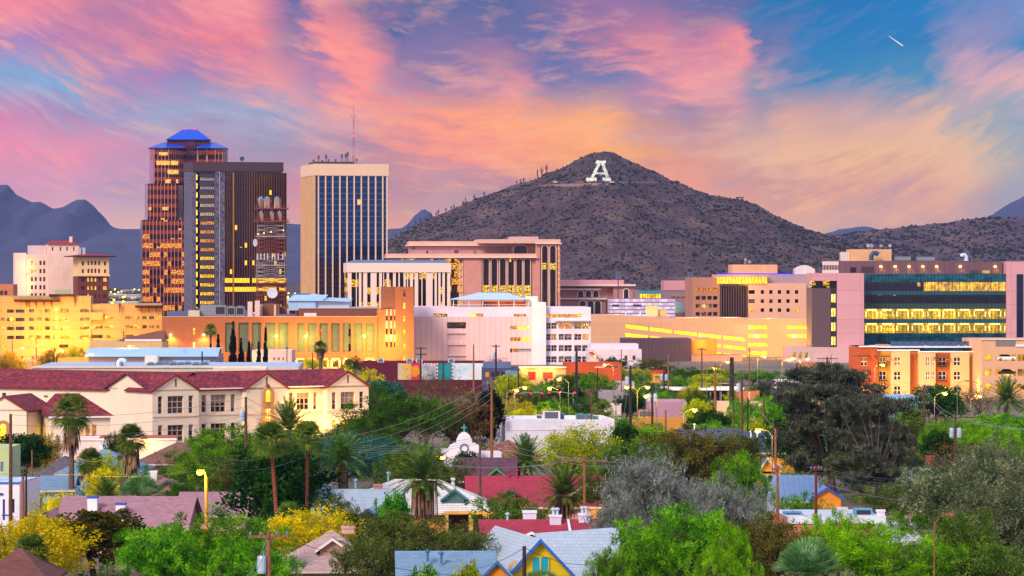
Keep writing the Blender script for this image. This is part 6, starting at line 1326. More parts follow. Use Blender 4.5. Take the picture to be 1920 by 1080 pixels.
LPN = leafmat('leaf_pine', '242c22', '424c3c', '6a6e58', .25); LBR = leafmat('leaf_brown', '3a3018', '5c4e28', '7c683a', .25)
LBG = leafmat('leaf_bluegreen', '16382c', '2c5a48', '4c8068', .3); LOR = leafmat('leaf_orange', '4a4008', '7c6c0c', 'a89014', .35); LCY = leafmat('leaf_cypress', '0a1408', '121f0c', '1e2c14', .12)
TK = {
 'feather': dict(h=7, w=8, fork=.28, z0=.28, lobes=11, clumps=22, per=64, cr=.52, lz=(.12, .66), lr=(.17, .34), ll=.20, lw=.035, flat=.7, tr=.22, twigs=5, trunks=2, up=.35, mat=LG, bark=BRK1),
 'bloom': dict(h=6, w=7, fork=.25, z0=.22, lobes=8, clumps=32, per=44, cr=.60, ll=.11, lw=.06, flat=.85, tr=.18, twigs=5, trunks=3, up=.4, mat=LY, bark=BRK1),
 'broad': dict(h=7, w=6, fork=.30, z0=.22, lobes=8, clumps=30, per=34, cr=.62, ll=.17, lw=.10, flat=.9, tr=.24, twigs=3, mat=LDK, bark=BRK2),
 'olive': dict(h=7, w=7.5, fork=.25, z0=.2, lobes=11, clumps=28, per=46, cr=.5, ll=.13, lw=.05, flat=.8, tr=.26, twigs=4, trunks=2, mat=LOL, bark=BRK1),
 'weeper': dict(h=9, w=8.5, fork=.35, z0=.25, lobes=9, clumps=34, per=44, cr=.75, ll=.28, lw=.035, flat=.8, tr=.3, twigs=3, weep=1.6, droop=.9, mat=LGR, bark=BRK3),
 'pine': dict(h=16, w=15, fork=.22, z0=.10, lobes=34, clumps=22, per=60, cr=.8, lq=(.15, .95), lz=(.08, .84), lr=(.11, .19), ll=.32, lw=.055, flat=.40, tr=.5, twigs=2, up=.55, sq=.5, mat=LPN, bark=bark('3a3230', '5a504c'), arch=-.6),
 'sparse': dict(h=6.5, w=6.5, fork=.22, z0=.22, lobes=8, clumps=16, per=14, cr=.6, ll=.10, lw=.05, flat=.9, tr=.2, twigs=12, trunks=2, mat=LBR, bark=bark('4a3a34', '6a5450')),
 'bush': dict(h=2.2, w=2.8, fork=.15, z0=.1, lobes=6, clumps=20, per=26, cr=.36, ll=.12, lw=.05, flat=.8, tr=.07, twigs=2, trunks=2, mat=LG, bark=BRK1),
}
PROTO = {}
def tree(kind, px, top, Y, wpx, label, mat=None, cat='tree', group=None, name=None, seed=None):
    """a tree whose crown is wpx pixels wide and whose top reaches picture row top"""
    i = (seed if seed is not None else rng.randrange(3)) % 3; K = TK[kind]
    if (kind, i) not in PROTO: PROTO[(kind, i)] = tree_proto(kind, 11 + 7 * i + len(kind) * 3)
    cm, tm = PROTO[(kind, i)]
    if 'ext' not in PROTO: PROTO['ext'] = {}
    if (kind, i) not in PROTO['ext']:
        co = np.empty(len(cm.vertices) * 3, np.float32); cm.vertices.foreach_get('co', co); co = co.reshape(-1, 3)
        PROTO['ext'][(kind, i)] = (np.percentile(co[:, 2], 99.5), np.percentile(co[:, 0], 99) - np.percentile(co[:, 0], 1))
    hz_, wx = PROTO['ext'][(kind, i)]; h = max(1.0, PZ(top, Y)); sx = wpx * Y / F / wx
    o = thing(name or ('shrub' if kind == 'bush' else 'tree'), label, cat, (PX(px, Y), Y, 0), rng.uniform(0, 6.28), group); o.scale = (sx, sx, h / hz_)
    c = link('crown', cm, o); link('trunk', tm, o)
    if mat: c.material_slots[0].link = 'OBJECT'; c.material_slots[0].material = mat
    return o
# -------- palms
def fan_frond(rs, V, Q, base, d, L, blades=13, spread=1.25, droop=.25):
    d = d / np.linalg.norm(d); side = np.cross(d, [0, 0, 1.0]); side = side / (np.linalg.norm(side) + 1e-6); up = np.cross(side, d); st = base + d * L * .42
    def quad(a, b, w0, w1, n):
        i = len(V); V.extend([a - n * w0, a + n * w0, b + n * w1, b - n * w1]); Q.append([i, i + 1, i + 2, i + 3])
    quad(base, st, .025, .02, side)
    for k in range(blades):
        t = (k / (blades - 1) - .5) * 2 * spread; e = d * math.cos(t) + side * math.sin(t) + up * .12
        m_ = st + e * L * .38; tip = m_ + (e * L * .30 + np.array([0, 0, -droop * L * rs.uniform(.5, 1.2)]))
        n = np.cross(e, up); n = n / (np.linalg.norm(n) + 1e-6); quad(st, m_, .015, .05, n); quad(m_, tip, .05, .008, n)
def feather_frond(rs, V, Q, base, d, L, arc=.9, nleaf=26, ll=.5):
    d = d / np.linalg.norm(d); p = np.array(base, float); pts = [p.copy()]; n = 10; v = d.copy()
    for i in range(n): v = v + np.array([0, 0, -arc / n * (i / n + .3)]); v /= np.linalg.norm(v); p = p + v * L / n; pts.append(p.copy())
    side = np.cross(d, [0, 0, 1.0]); side /= np.linalg.norm(side) + 1e-6
    for i in range(n):
        k = len(V); w0, w1 = .04 * (1 - i / n) + .008, .04 * (1 - (i + 1) / n) + .008; V.extend([pts[i] - side * w0, pts[i] + side * w0, pts[i + 1] + side * w1, pts[i + 1] - side * w1]); Q.append([k, k + 1, k + 2, k + 3])
    for j in range(nleaf):
        f = .12 + .86 * j / nleaf; i = min(n - 1, int(f * n)); a = pts[i] + (pts[i + 1] - pts[i]) * (f * n - i); t = pts[i + 1] - pts[i]; t /= np.linalg.norm(t); up = np.cross(side, t)
        for s in (-1, 1):
            e = side * s * .8 + t * .65 + up * .25 + rs.normal(size=3) * .08; e /= np.linalg.norm(e); l = ll * (1 - .55 * f) * rs.uniform(.8, 1.1)
            b = a + e * l + np.array([0, 0, -.12 * l]); nn = np.cross(e, up); nn /= np.linalg.norm(nn) + 1e-6; k = len(V)
            V.extend([a - t * .045, a + t * .045, b + t * .014, b - t * .014]); Q.append([k, k + 1, k + 2, k + 3])
LFP = leafmat('palm_green', '2a4418', '486420', '7e8a3c', .35); LFD = leafmat('palm_dry', '4a3a2a', '7a6448', 'a08868', .2); LDP = leafmat('date_palm_green', '2a461a', '486826', '7c9444', .35); LAG = leafmat('palm_silver', '3a6a30', '64985a', 'a8c898', .3)
def crown_mesh(kind, seed):
    rs = np.random.RandomState(seed); V, Q = [], []
    n = {'fan': 52, 'date': 84, 'low': 60}[kind]
    for i in range(n):
        f = i / n; az = i * 2.39996 + rs.uniform(-.2, .2); el = {'fan': 1.35 - 2.15 * f, 'date': 1.45 - 1.75 * f, 'low': 1.4 - 1.2 * f}[kind]
        d = np.array([math.cos(az) * math.cos(el), math.sin(az) * math.cos(el), math.sin(el)]); b = d * .2
        if kind == 'fan': fan_frond(rs, V, Q, b, d, 1.55 * rs.uniform(.85, 1.1))
        elif kind == 'low': fan_frond(rs, V, Q, b, d, 1.8 * rs.uniform(.85, 1.1), 15, 1.1, .08)
        else: feather_frond(rs, V, Q, b, d, 3.2 * rs.uniform(.85, 1.1), .95, 30, .55)
    return npmesh('crown', np.array(V), np.array(Q), [{'fan': LFP, 'date': LDP, 'low': LAG}[kind]])
def skirt_mesh(seed, L, rr, kind='fan'):
    rs = np.random.RandomState(seed); V, Q = [], []
    for i in range(int(150 * L / 3) if kind == 'fan' else 150):
        az = rs.uniform(0, 6.28); z0 = -rs.uniform(0, 1) * L * .7 if kind == 'fan' else -.1; r0 = .18; a = np.array([r0 * math.cos(az), r0 * math.sin(az), z0]); out = rs.uniform(.5 if kind == 'fan' else .15, 1) * rr
        ln = L * rs.uniform(.30, .45) if kind == 'fan' else L * rs.uniform(.7, 1.05); m_ = a + np.array([math.cos(az) * out, math.sin(az) * out, -ln * .35 if kind == 'fan' else ln * .06]); b = m_ + np.array([math.cos(az) * out * .1, math.sin(az) * out * .1, -ln * .65 if kind == 'fan' else -ln]); t = np.array([-math.sin(az), math.cos(az), 0]); w_ = rs.uniform(.05, .16) if kind == 'fan' else rs.uniform(.05, .12); k = len(V)
        V.extend([a - t * w_ * .5, a + t * w_ * .5, m_ + t * w_, m_ - t * w_]); Q.append([k, k + 1, k + 2, k + 3]); k = len(V); V.extend([m_ - t * w_, m_ + t * w_, b + t * w_ * .5, b - t * w_ * .5]); Q.append([k, k + 1, k + 2, k + 3])
    return npmesh('dead_leaf_skirt', np.array(V), np.array(Q), [LFD])
CRN_M = {}
def palm(kind, px, top, Y, label, scale=1.0, skirt=0.0, lean=0.0, trunk=.2, tcol=None, group=None, knob=False):
    """top: picture row of the crown centre"""
    z = PZ(top, Y); o = thing('palm_tree', label, 'palm tree', (PX(px, Y) - lean, Y, 0), rng.uniform(0, .4), group)
    tm = tcol or bark('5a4636', '7a6450', .22); m = MB(); n = 8
    pts = [(lean * (i / n) ** 1.6, 0, -.2 + (z + .2) * i / n) for i in range(n + 1)]; rr = [trunk * (1.25 - .35 * i / n) for i in range(n + 1)]
    if knob: rr[-1] = trunk * 1.5; rr[-2] = trunk * 1.9; rr[-3] = trunk * 1.35
    m.tube(pts, rr, 9); m.build('trunk', tm, o)
    key = (kind, rng.randrange(2))
    if key not in CRN_M: CRN_M[key] = crown_mesh(kind, 5 + key[1])
    c = link('crown', CRN_M[key], o, (lean, 0, z), rng.uniform(0, 6)); c.scale = (scale * {'fan': 1.12, 'date': 1.22, 'low': 1.3}[kind],) * 3
    if skirt: s_ = link('dead_leaf_skirt', skirt_mesh(rng.randrange(99), skirt, .75 if kind == 'fan' else 1.1, kind), o, (lean, 0, z - .1))
    return o
def cypress(px, top, base, Y, wpx, label):
    rs = np.random.RandomState(int(px)); h = PZ(top, Y); w_ = wpx * Y / F; n = 90
    f = rs.uniform(.02, 1, n); r = w_ / 2 * np.clip(np.minimum(1.0, (1 - f) * 2.2) * (.55 + .45 * np.minimum(1, f * 4)), .05, 1); az = rs.uniform(0, 6.28, n); q = rs.uniform(.2, .75, n)
    cen = np.stack([r * q * np.cos(az), r * q * np.sin(az), f * (h - .5)], 1); cen[:, 2] *= 1.03; V, Qd = leaves(rs, cen, np.maximum(.16, r * .62), 80, .26, .09, 0, 1.6, 1.8)
    o = thing('cypress_tree', label, 'cypress', (PX(px, Y), Y, 0)); link('crown', npmesh('crown', V, Qd, [LCY]), o); MB().tube([(0, 0, -.2), (0, 0, h * .7)], [.2, .06], 6).build('trunk', BRK2, o)
for px, top, w_, lb in [(437, 603, 15, 'tallest dark cypress, third of the row before the brick building'), (409, 627, 13, 'slim cypress right of the leftmost one, beside the fan palm'), (395, 644, 9, 'leftmost and shortest dark cypress under the tall fan palm'), (452, 634, 11, 'dark cypress just right of the tallest one'), (467, 640, 10, 'thin cypress beside the brown pole'), (485, 641, 10, 'second cypress from the right end of the row'), (498, 615, 10, 'slender tall cypress at the right end of the row')]: cypress(px, top, 690, 800 + (px % 7) * 3, w_, lb)
# ================================================================== SHOPS, APARTMENTS AND WAREHOUSES IN BETWEEN
ap = B('apartment_building', 'three storey apartment block of orange, cream and red with small balconies', 'apartment building', 1611, 700, 2)
AR, AY, AC_, AO = paint('b0501f', .9, .08), paint('d89a34', .9, .08), paint('d8b080', .9, .08), paint('c06a24', .9, .08)
FLR = (670, 697, 724); WF = paint('f0e8dc')
def apblock(p0, p1, t, y0, mat, wx, balc=False):
    hs = [(x, x + w_, f, f + 15.5) for x, w_ in wx for f in FLR]
    ap.block('walls', mat, p0, p1, t, None, y0, 16, hs, .2)
    for i, h in enumerate(hs):
        ap.win(h, y0 + .2, glow('f0a838', .9, '5a2c10', 1.3, .8) if (i * 7 + int(p0)) % 5 in (0, 3) else pane('2a1e1c', '9a7a58', .4), WF, 2, 2, .12)
    if balc:
        for x, w_ in wx:
            for f in FLR[:3]:
                m = MB(); x0, x1, zb = ap.X(x - 1), ap.X(x + w_ + 1), ap.Z(f + 16); m.box(x0, x1, y0 - .9, y0, zb - .15, zb); m.box(x0, x1, y0 - .9, y0 - .85, zb + .95, zb + 1.0)
                for q in np.linspace(x0, x1, 9): m.box(q - .02, q + .02, y0 - .88, y0 - .86, zb, zb + .95)
                m.build('balcony', paint('2a2022'), ap.root)
apblock(1611, 1645, 650, 0, AR, [(1614, 12)]); apblock(1645, 1670, 655, 1.2, AY, [(1650, 13)], True); apblock(1670, 1706, 658, -.3, AC_, [(1676, 12)]); apblock(1706, 1722, 659, 1.4, AO, []); apblock(1722, 1754, 659, -.2, AC_, [(1736, 6), (1746, 6)]); apblock(1754, 1782, 661, .9, AO, [(1761, 14)], True); apblock(1782, 1817, 661, -.3, AC_, [(1788, 12)]); apblock(1817, 1832, 662, 1.3, AY, []); apblock(1832, 1842, 663, .6, AR, [(1834, 6)])
for p0, p1, t in ((1610, 1646, 650), (1645, 1724, 657), (1721, 1843, 660)): ap.box('parapet', paint('e8ecf4'), p0, p1, t - 1.6, t + .6, -.4, .1)
ap.box('roof', paint('dce4f0', .7), 1611, 1842, 650, 652, .5, 15.5); ap.boxes('stair_head', paint('c88a68'), [(1652, 1675, 647, 652, 5, 9), (1806, 1838, 648, 652, 7, 12)])
for p0, p1, f in ((1598, 1632, 667), (1639, 1669, 668), (1600, 1632, 693.5), (1750, 1781, 671), (1604, 1632, 720)): ap.box('awning', paint('3a3440', .5), p0, p1, f - .6, f + .6, -1.4, .1)
for i in range(22):
    x = 1674 + i * 7 + (i > 8) * 3; Y = 706 + (i % 2) * 2.4
    o = thing('air_conditioner', 'small dark blue air conditioner in the row on the apartment roof', 'air conditioner', (PX(x, Y), Y, ap.Z(650)), 0, 'air conditioners on the apartment roof')
    MB().box(-.38, .38, -.38, .38, 0, .9).build('casing', paint('3c4e68', .5), o); MB().lathe([(.3, .901), (.3, .98), (.2, .98)], 10).build('fan_ring', paint('1e2836', .5), o)
for x, y, e in ((1600, 730, 1500), (1655, 745, 700), (1712, 735, 700), (1790, 740, 700), (1825, 725, 500), (1640, 700, 250), (1730, 742, 400)): lamp((PX(x, 696), 694, max(2, PZ(y, 694))), e * 1.1, (1, .52, .08), .4)
rg = B('parking_garage', 'peach parking garage with yellow lit decks at the right edge', 'parking garage', 1841, 690, 2)
PEA = paint('d8a884', .9, .08); hs = [(x0, x1, y, y + 13) for y in (664, 692, 720) for x0, x1 in ((1847, 1858.5), (1866.5, 1905), (1908, 1965))]
rg.block('walls', PEA, 1841, 1975, 637, None, 0, 24, hs, .9); gar_open(rg, None, hs, .9, [DK1, glow('ffc030', 1.25, 'c87c10', .35, .7), glow('e8a020', .9, '3a2008', .3, .9)])
rg.box('stair_glass', paint('7a7874', .3), 1867, 1904, 637.5, 649, -.1, .0); rg.box('coping', paint('f0dcc0'), 1840, 1976, 635.6, 637.2, -.25, .3); rg.box('white_rail', paint('dce8f4'), 1904, 1975, 646, 650, -.2, .0)
def shop(label, p0, p1, t, Y, depth, wall, roof='b0b4ba', rot=0, name='shop_building', wins=(), wm=None, par=.5, cat='building'):
    b = B(name, label, cat, p0, Y, rot); x1, zt = b.X(p1), b.Z(t); m = MB()
    m.wall(0, x1, 0, zt, 0, [b.H(h) for h in wins], .15); m.box(0, x1, .25, depth, 0, zt - par, skip='ft'); m.box(0, x1, .02, .25, zt - par, zt, skip='f'); m.box(0, .25, .25, depth, zt - par, zt); m.box(x1 - .25, x1, .25, depth, zt - par, zt); m.box(.25, x1 - .25, depth - .25, depth, zt - par, zt); m.build('walls', wall, b.root)
    MB().face([(.25, .25, zt - par), (x1 - .25, .25, zt - par), (x1 - .25, depth - .25, zt - par), (.25, depth - .25, zt - par)]).build('roof', paint(roof, .8, .2), b.root)
    for h in wins: b.win(h, .15, wm or pane('20181c', '8a7a68', .4), paint('d8ccc0'), 2, 1, .08)
    return b
def ac(label, px, py, Y, w_=1.4, h=1.1, mat=None, z=None, group=None):
    o = thing('air_conditioner', label, 'air conditioner', (PX(px, Y), Y, PZ(py, Y) if z is None else z), 0, group)
    MB().box(-w_ / 2, w_ / 2, -.6, .6, .08, h).build('casing', mat or paint('c8ccd0', .5), o); MB().box(-w_ * .38, w_ * .38, -.63, -.6, .2, h * .9).build('louvre', ribbed('3a4048', '5a6068', .12, .5, 'x'), o); MB().lathe([(.4, h + .001), (.4, h + .15), (.3, h + .15)], 10).build('fan_ring', paint('6a7078', .5), o); return o
wb = shop('big white painted block building with plain walls', 947, 1152, 787, 470, 14, masonry('dcdde8', 'd4d5e0', 'c0c2d0', .9, .45, .012, var=.12), 'd4dae2', 5, 'white_building')
wb.box('string_course', paint('c8c8d4'), 947, 1151, 806, 807.5, -.06, 0)
ac('big white rooftop cooler in the middle of the white box building', 1034, 787, 476, 2.4, 1.2); ac('low white vent box left of the big rooftop cooler', 1011, 787, 476, .9, .7, paint('dce0e8')); ac('blue rounded fan unit right of the big rooftop cooler', 1052, 787, 477, .9, .8, paint('2c7ab8', .5)); TLC = paint('1a8a92', .5)
ac('wide teal cooler on the white box building', 1089, 789, 476, 1.4, .9, TLC); ac('narrow teal cooler with dark panel on the white box building', 1105, 789, 476, 1.0, .85, TLC); ac('small grey cooler at the right end of the white box roof', 1117, 790, 477, .8, .6, paint('8a9ab0'))
# mural wall
mu = shop('long low wall of painted murals and a maroon end', 676, 906, 679.5, 715, 16, paint('5a1026', .9), 'c8ccd6', 0, 'mural_building')
def mural(p0, p1, cols, key, s=.35, t=681, b_=712):
    m, tt_ = newmat('mural_' + key); o, u, z = coords(tt_); v = tt_.vec(tt_.m('MULTIPLY', u, s), tt_.m('MULTIPLY', z, s * 1.4), sum(map(ord, key)) % 7)
    f = tt_.noise(v, 1.0, 3, .55); n = len(cols); c = tt_.ramp(f, [(.32 + .36 * i / n, C(h)) for i, h in enumerate(cols)], 'CONSTANT')
    fin(tt_, principled(tt_, weather(tt_, o, c, .12), .9)); mu.box('mural', m, p0, p1, t, b_, -.06, 0)
mural(746, 771, ['b8b098', 'c8b88c', 'd8a848', 'a89c88'], 'sand'); mural(771, 789.5, ['c81048', 'd81c50', 'd81c50', 'e07010'], 'pink', .22); mural(789.5, 818, ['8a94a0', 'a0a8ac', 'b8b8ac'], 'grey'); mural(821, 847, ['0c7a84', '128a90', '8a8a74'], 'teal', .15); mural(850, 905.5, ['b8d4dc', 'c8dce4', 'dce4e8', 'e0dcd8'], 'pale', .2)
m = MB(); m.lathe([(.1, 0), (1.0, .0), (1.0, .05), (.1, .08)], 18); o = m.build('mural_sun', paint('d8940c'), mu.root, (mu.X(780), -.07, mu.Z(696))); o.rotation_euler = (R(90), 0, 0); o.scale = (.75, 1.15, 1)
for i in range(9):
    for x in (818.5, 847.3): mu.box('mural_border', paint('c82038') if i % 2 else paint('e8f0ec'), x, x + 2.4, 681 + i * 3.3, 684.2 + i * 3.3, -.07, -.005)
for i in range(10): mu.box('mural_border', paint('d83060') if i % 2 else paint('e8e4ec'), 790 + i * 2.9, 792.7 + i * 2.9, 681, 683, -.08, -.061)
for x in (714, 786, 846, 768): ac('small grey cooler on the mural building roof', x, 680.5, 722, 1.3, .9, None, None, 'coolers on the mural building')
pu = shop('purple and blue painted low building beside the pale mural', 903, 973, 690, 700, 14, paint('4a4668', .9, .3), '6a7490', 0); pu.box('blue_mural', paint('4a86b8', .8, .4), 947, 971, 694, 706, -.08, 0); pu.box('upper_box', paint('5a6a90'), 905, 958, 680, 692, 5, 10); pu.box('gold_panel', paint('c88a18'), 910, 917, 698, 707, -.06, 0)
for x in (921, 931, 940): pu.box('dark_panel', paint('241c38'), x, x + 6, 697, 712, -.05, 0)
ye = shop('low yellow lit shop with red signs between the purple and orange buildings', 973, 1061, 689, 715, 12, paint('c8a878', .9), 'c0b8b0', 0); ye.box('red_panel', paint('a01c18'), 990, 1004, 697, 712, -.08, 0); ye.box('red_panel', paint('b03024'), 1018, 1036, 698, 710, -.08, 0); ye.box('white_roof_edge', paint('e8dcd0'), 972, 1062, 687.5, 689.5, -.5, .1)
for x in (980, 1013, 1034): MB().lathe([(.15, 0), (.2, .2), (.05, .3)], 8).build('wall_lamp', lampglow('ffd850', 22), ye.root, (ye.X(x), -.3, ye.Z(694))); lamp((PX(x, 712), 713, PZ(694, 712)), 330, (1, .58, .08), .2)
og = shop('orange painted low shop building with white awning sign', 1061, 1165, 681, 730, 13, paint('b04a22', .9), 'c8ccd0', 2, wins=((1104, 1112, 697, 702), (1136, 1160, 687, 690))); og.box('sign_board', paint('d8a8a0'), 1115, 1133, 687, 690, -.1, 0); og.box('red_upper', paint('8a2418'), 1023, 1058, 673, 681, 6, 8) if False else None
lamp((PX(1085, 725), 726, PZ(692, 726)), 300, (1, .5, .08), .3); lamp((PX(1145, 725), 726, PZ(700, 726)), 260, (1, .5, .08), .3)
# left of centre: warehouse, pink annexe, brick roof
wh = B('warehouse', 'lavender warehouse with pale blue metal fascia roof', 'warehouse', 160, 770, 0); wh.box('walls', ribbed('8a84a8', '7a7498', 2.4, .04), 166, 405, 666, None, 0, 20); wh.box('white_bay', paint('dcd4c8'), 272, 296, 666.4, None, -.8, 0)
m = MB(); slab(m, [(wh.X(160), -1.2, wh.Z(667)), (wh.X(410), -1.2, wh.Z(667)), (wh.X(410), 3.4, wh.Z(655)), (wh.X(160), 3.4, wh.Z(655))]); m.build('roof', ribbed('9cc8e4', '84b0d0', .7, .18), wh.root); wh.box('roof', paint('b0c8dc'), 162, 408, 655, 657, 3.5, 20); m = MB(); slab(m, [(wh.X(324), -3, wh.Z(682)), (wh.X(394), -3, wh.Z(682)), (wh.X(394), 0, wh.Z(675)), (wh.X(324), 0, wh.Z(675))]); m.build('awning', ribbed('a8d0e8', '90b8d4', .5, .2), wh.root)
pk = shop('pink stucco building with three tiny windows behind the cypresses', 470, 547, 657, 830, 14, paint('e0bcb4', .9), 'd0c8cc', 0, wins=((512.5, 516.5, 670, 676), (520.5, 524.5, 670, 676), (529.5, 533, 670, 676))); lamp((PX(480, 826), 825, PZ(676, 826)), 700, (1, .56, .08), .4); lamp((PX(440, 820), 822, PZ(676, 826)), 900, (1, .56, .08), .4)
kb = B('shop_building', 'low cream building with a reddish brick roof hump beside the left garage', 'building', 168, 860, 0); kb.box('walls', paint('d0ac74'), 168, 304, 640, None, 0, 16); hipbox(kb, 'roof', BR2, 215, 306, 621, 638, 2, 15, 290, 303); kb.box('white_parapet', paint('e8dce0'), 234, 303, 636, 640, -.15, .2)
sl = shop('small yellow lit kiosk with flat roof on the left street', 108, 166, 671, 780, 10, paint('d8a050', .9), 'c8a888', 0); lamp((PX(135, 776), 775, PZ(678, 776)), 500, (1, .58, .08), .4)
shop('low pale building with white gable behind the lit street at the far left', 8, 60, 676, 800, 10, paint('d0a868', .9), 'b09878', 0)
# centre right commercial strip
shop('pink cinder block building with small blue signs', 1216, 1288, 753, 575, 12, paint('b0889a', .9), 'c8c4cc', 0); shop('yellow lit low shed with white vans of plant in front of the pink building', 1180, 1285, 786, 520, 8, paint('b08038', .9), 'd8d4d0', 0)
for i, x in enumerate((1203, 1212, 1222)): ac(['leftmost of three wooden coloured coolers on the yellow shed', 'middle of three wooden coloured coolers on the yellow shed', 'right of three wooden coloured coolers on the yellow shed'][i], x, 783, 524, .9, 1.1, paint('c89058'))
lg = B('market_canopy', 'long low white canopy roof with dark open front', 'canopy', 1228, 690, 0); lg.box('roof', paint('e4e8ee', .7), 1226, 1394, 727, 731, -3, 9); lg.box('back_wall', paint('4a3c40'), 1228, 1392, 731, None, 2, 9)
for i in range(9): lg.box('post', paint('8a8088'), 1230 + 20 * i, 1231.5 + 20 * i, 731, None, -2.6, -2.4)
shop('tan stucco warehouse behind the green trees left of the pine', 1340, 1437, 757, 560, 13, paint('d8b894', .9), 'c8c0b4', -3); sc_ = shop('red brown shed with two rolled doors on the tan lot', 1385, 1424, 733, 640, 8, ribbed('b87048', 'a8603c', .6, .3), 'c8b0a0', 0); sc_.box('door_gap', paint('e8d0b0'), 1404, 1405.5, 735, None, -.05, 0); lamp((PX(1425, 555), 556, PZ(790, 556)), 500, (1, .62, .12), .4); lamp((PX(1350, 630), 632, 4), 500, (1, .6, .12), .4)
mh2 = house('maroon hip roofed kiosk left of the thick dark pole', 1320, 1370, 706, 716, 770, 10, 'h', lambda u='x': tileroof(['5a2430', '6a2c34', '4a1c28'], u, .5, .25, 'maroontile'), paint('8a6a60'), 0, .8, name='kiosk')
shop('white adobe building with a stepped chimney', 1095, 1164, 760, 580, 10, paint('e0d0c0', .9), 'd8c8b8', -3).box('chimney', paint('e8d8c8'), 1121, 1128, 753, 761, 2, 3)
for i, x in enumerate((1076, 1088)): metal_unit('water_tank', ['left blue tank beside the tall dark pole', 'right blue tank beside the tall dark pole'][i], 'tank', x - 5, x + 5, 758, 768, 560, 1, paint('4a86c0', .5))
shop('grey flat roofed building behind the white adobe', 1122, 1182, 735, 640, 12, paint('8a8890'), 'a8acb4', 0); shop('low grey roof with vents beside the maroon kiosk', 1262, 1322, 716, 760, 12, paint('9a9094'), '8a8c94', 0); shop('low pale blue roof left of the utility poles', 1150, 1190, 717, 720, 10, paint('a8a0a8'), '9aa8bc', 0)
rs_ = shop('small yellow lit shop with red roof edge before the dark theatre', 1214, 1246, 697, 800, 8, paint('d8a040'), 'b03028', 0, name='shop_building'); rs_.box('red_edge', paint('b02818'), 1213, 1247, 694, 698, -.6, .1); lamp((PX(1230, 796), 795, PZ(702, 796)), 400, (1, .55, .08), .3)
shop('grey metal lean-to roof beside the brown pole below the apartments', 1655, 1722, 743, 560, 9, paint('8ab0d0'), '9cc0e0', 0); shop('low terracotta wall building under the ramped garage', 1500, 1560, 680, 900, 8, paint('b87858'), 'b8a098', 0)
# ------------------------------------------------------------------ far districts at the foot of the mountains
rf = random.Random(12); FD = [paint('c8b8b4'), paint('d8ccc8'), paint('a89098'), paint('e0d4cc'), paint('b89a8c')]
FLAB = ['tiny pale building far off between the brick bank and the glass tower', 'tiny building far off left of the cream hotel block', 'tiny building far off between the brown and beige towers']
for i in range(26):
    zone = 0 if i < 16 else 1 if i < 20 else 2; a, c = ((206, 262), (0, 28), (538, 560))[zone]; Y = 1500 + 3000 * rf.random() ** 1.6; px = rf.uniform(a, c); w_ = rf.uniform(14, 40); h = rf.uniform(3.5, 8)
    o = thing('distant_building', FLAB[zone], 'building', (PX(px, Y), Y, 0), 0, 'far buildings, ' + ('beside the bank', 'beyond the hotel', 'between the towers')[zone])
    MB().box(-w_ / 2, w_ / 2, 0, 15, 0, h).build('walls', FD[i % 5], o); MB().box(-w_ / 2 - .4, w_ / 2 + .4, -.4, 15.4, h, h + .5).build('roof', paint('d0d4dc'), o); MB().box(-w_ * .4, w_ * .4, -.1, -.02, h * .35, h * .7).build('lit_windows', glow('ffc840', 1.2, '5a3010', .2, .9), o)
rs = np.random.RandomState(31); cen = []
for _ in range(900):
    px = rs.choice([rs.uniform(-30, 40), rs.uniform(195, 275), rs.uniform(530, 565)], p=[.25, .55, .2]); Y = 1300 + 4200 * rs.uniform() ** 1.4; cen.append((PX(px, Y), Y, rs.uniform(1, 3.5)))
V, Q = leaves(rs, np.array(cen), np.full(len(cen), 3.2), 12, 1.4, .8); tag(link('far_trees', npmesh('far_trees', V, Q, [LOL])), kind='stuff')
rs = np.random.RandomState(33)
for i in range(46):
    z_ = i % 3; a, c = ((206, 262), (0, 28), (538, 559))[z_]; Y = 1500 + 2600 * rs.uniform(); px = rs.uniform(a, c)
    o = thing('street_lamp', ['tiny lit lamp in the far district beside the brick bank', 'tiny lit lamp in the far district at the left edge', 'tiny lit lamp in the far district between the towers'][z_], 'street lamp', (PX(px, Y), Y, 0), 0, ['far lamps beside the bank', 'far lamps at the left edge', 'far lamps between the towers'][z_])
    MB().tube([(0, 0, 0), (0, 0, 8)], .12, 5).build('pole', paint('5a5050'), o); MB().lathe([(.5, 8), (.7, 8.4), (.2, 8.9)], 8).build('lamp_head', lampglow('ffb838', 9), o)
# -------- palms of the photograph
RDT = bark('6a3424', '94543a', .25); GDT = bark('4a3a2c', '8a7048', .3)
palm('fan', 134, 776, 372, 'fan palm with the longest shaggy dead skirt by the school hall', 1.25, 3.9, 0, .28)
palm('fan', 246, 824, 372, 'shaggy skirted fan palm before the brown hip roof', 1.0, 3.6, 0, .26)
palm('fan', 168, 866, 356, 'short shaggy fan palm between the two tall skirted palms', .85, 1.9, 0, .24)
palm('fan', 57, 1036, 262, 'small fan palm with drooping fronds in front of the yellow tree', .85, 1.2, 0, .22)
palm('fan', 507, 826, 312, 'tall slender fan palm with reddish leaning trunk', 1.05, 1.0, -.65, .17, RDT)
palm('fan', 577, 822, 316, 'tall fan palm with thin straight reddish trunk', .95, .9, .1, .15, RDT)
palm('date', 541, 806, 345, 'dark date palm towering behind the two slender fan palms', .78, 0, 0, .3)
palm('date', 641, 864, 322, 'date palm with thick knobbly trunk beside the blue roof', .72, 0, 0, .28, GDT, None, True)
palm('date', 795, 902, 306, 'date palm with a hanging beard of dead fronds', .85, 3.4, 0, .3)
palm('date', 986, 868, 400, 'broad date palm in front of the white box building', .85, 0, 0, .3)
palm('date', 1056, 930, 300, 'date palm with dry hanging fronds over the crimson roof', .74, 1.8, 0, .3)
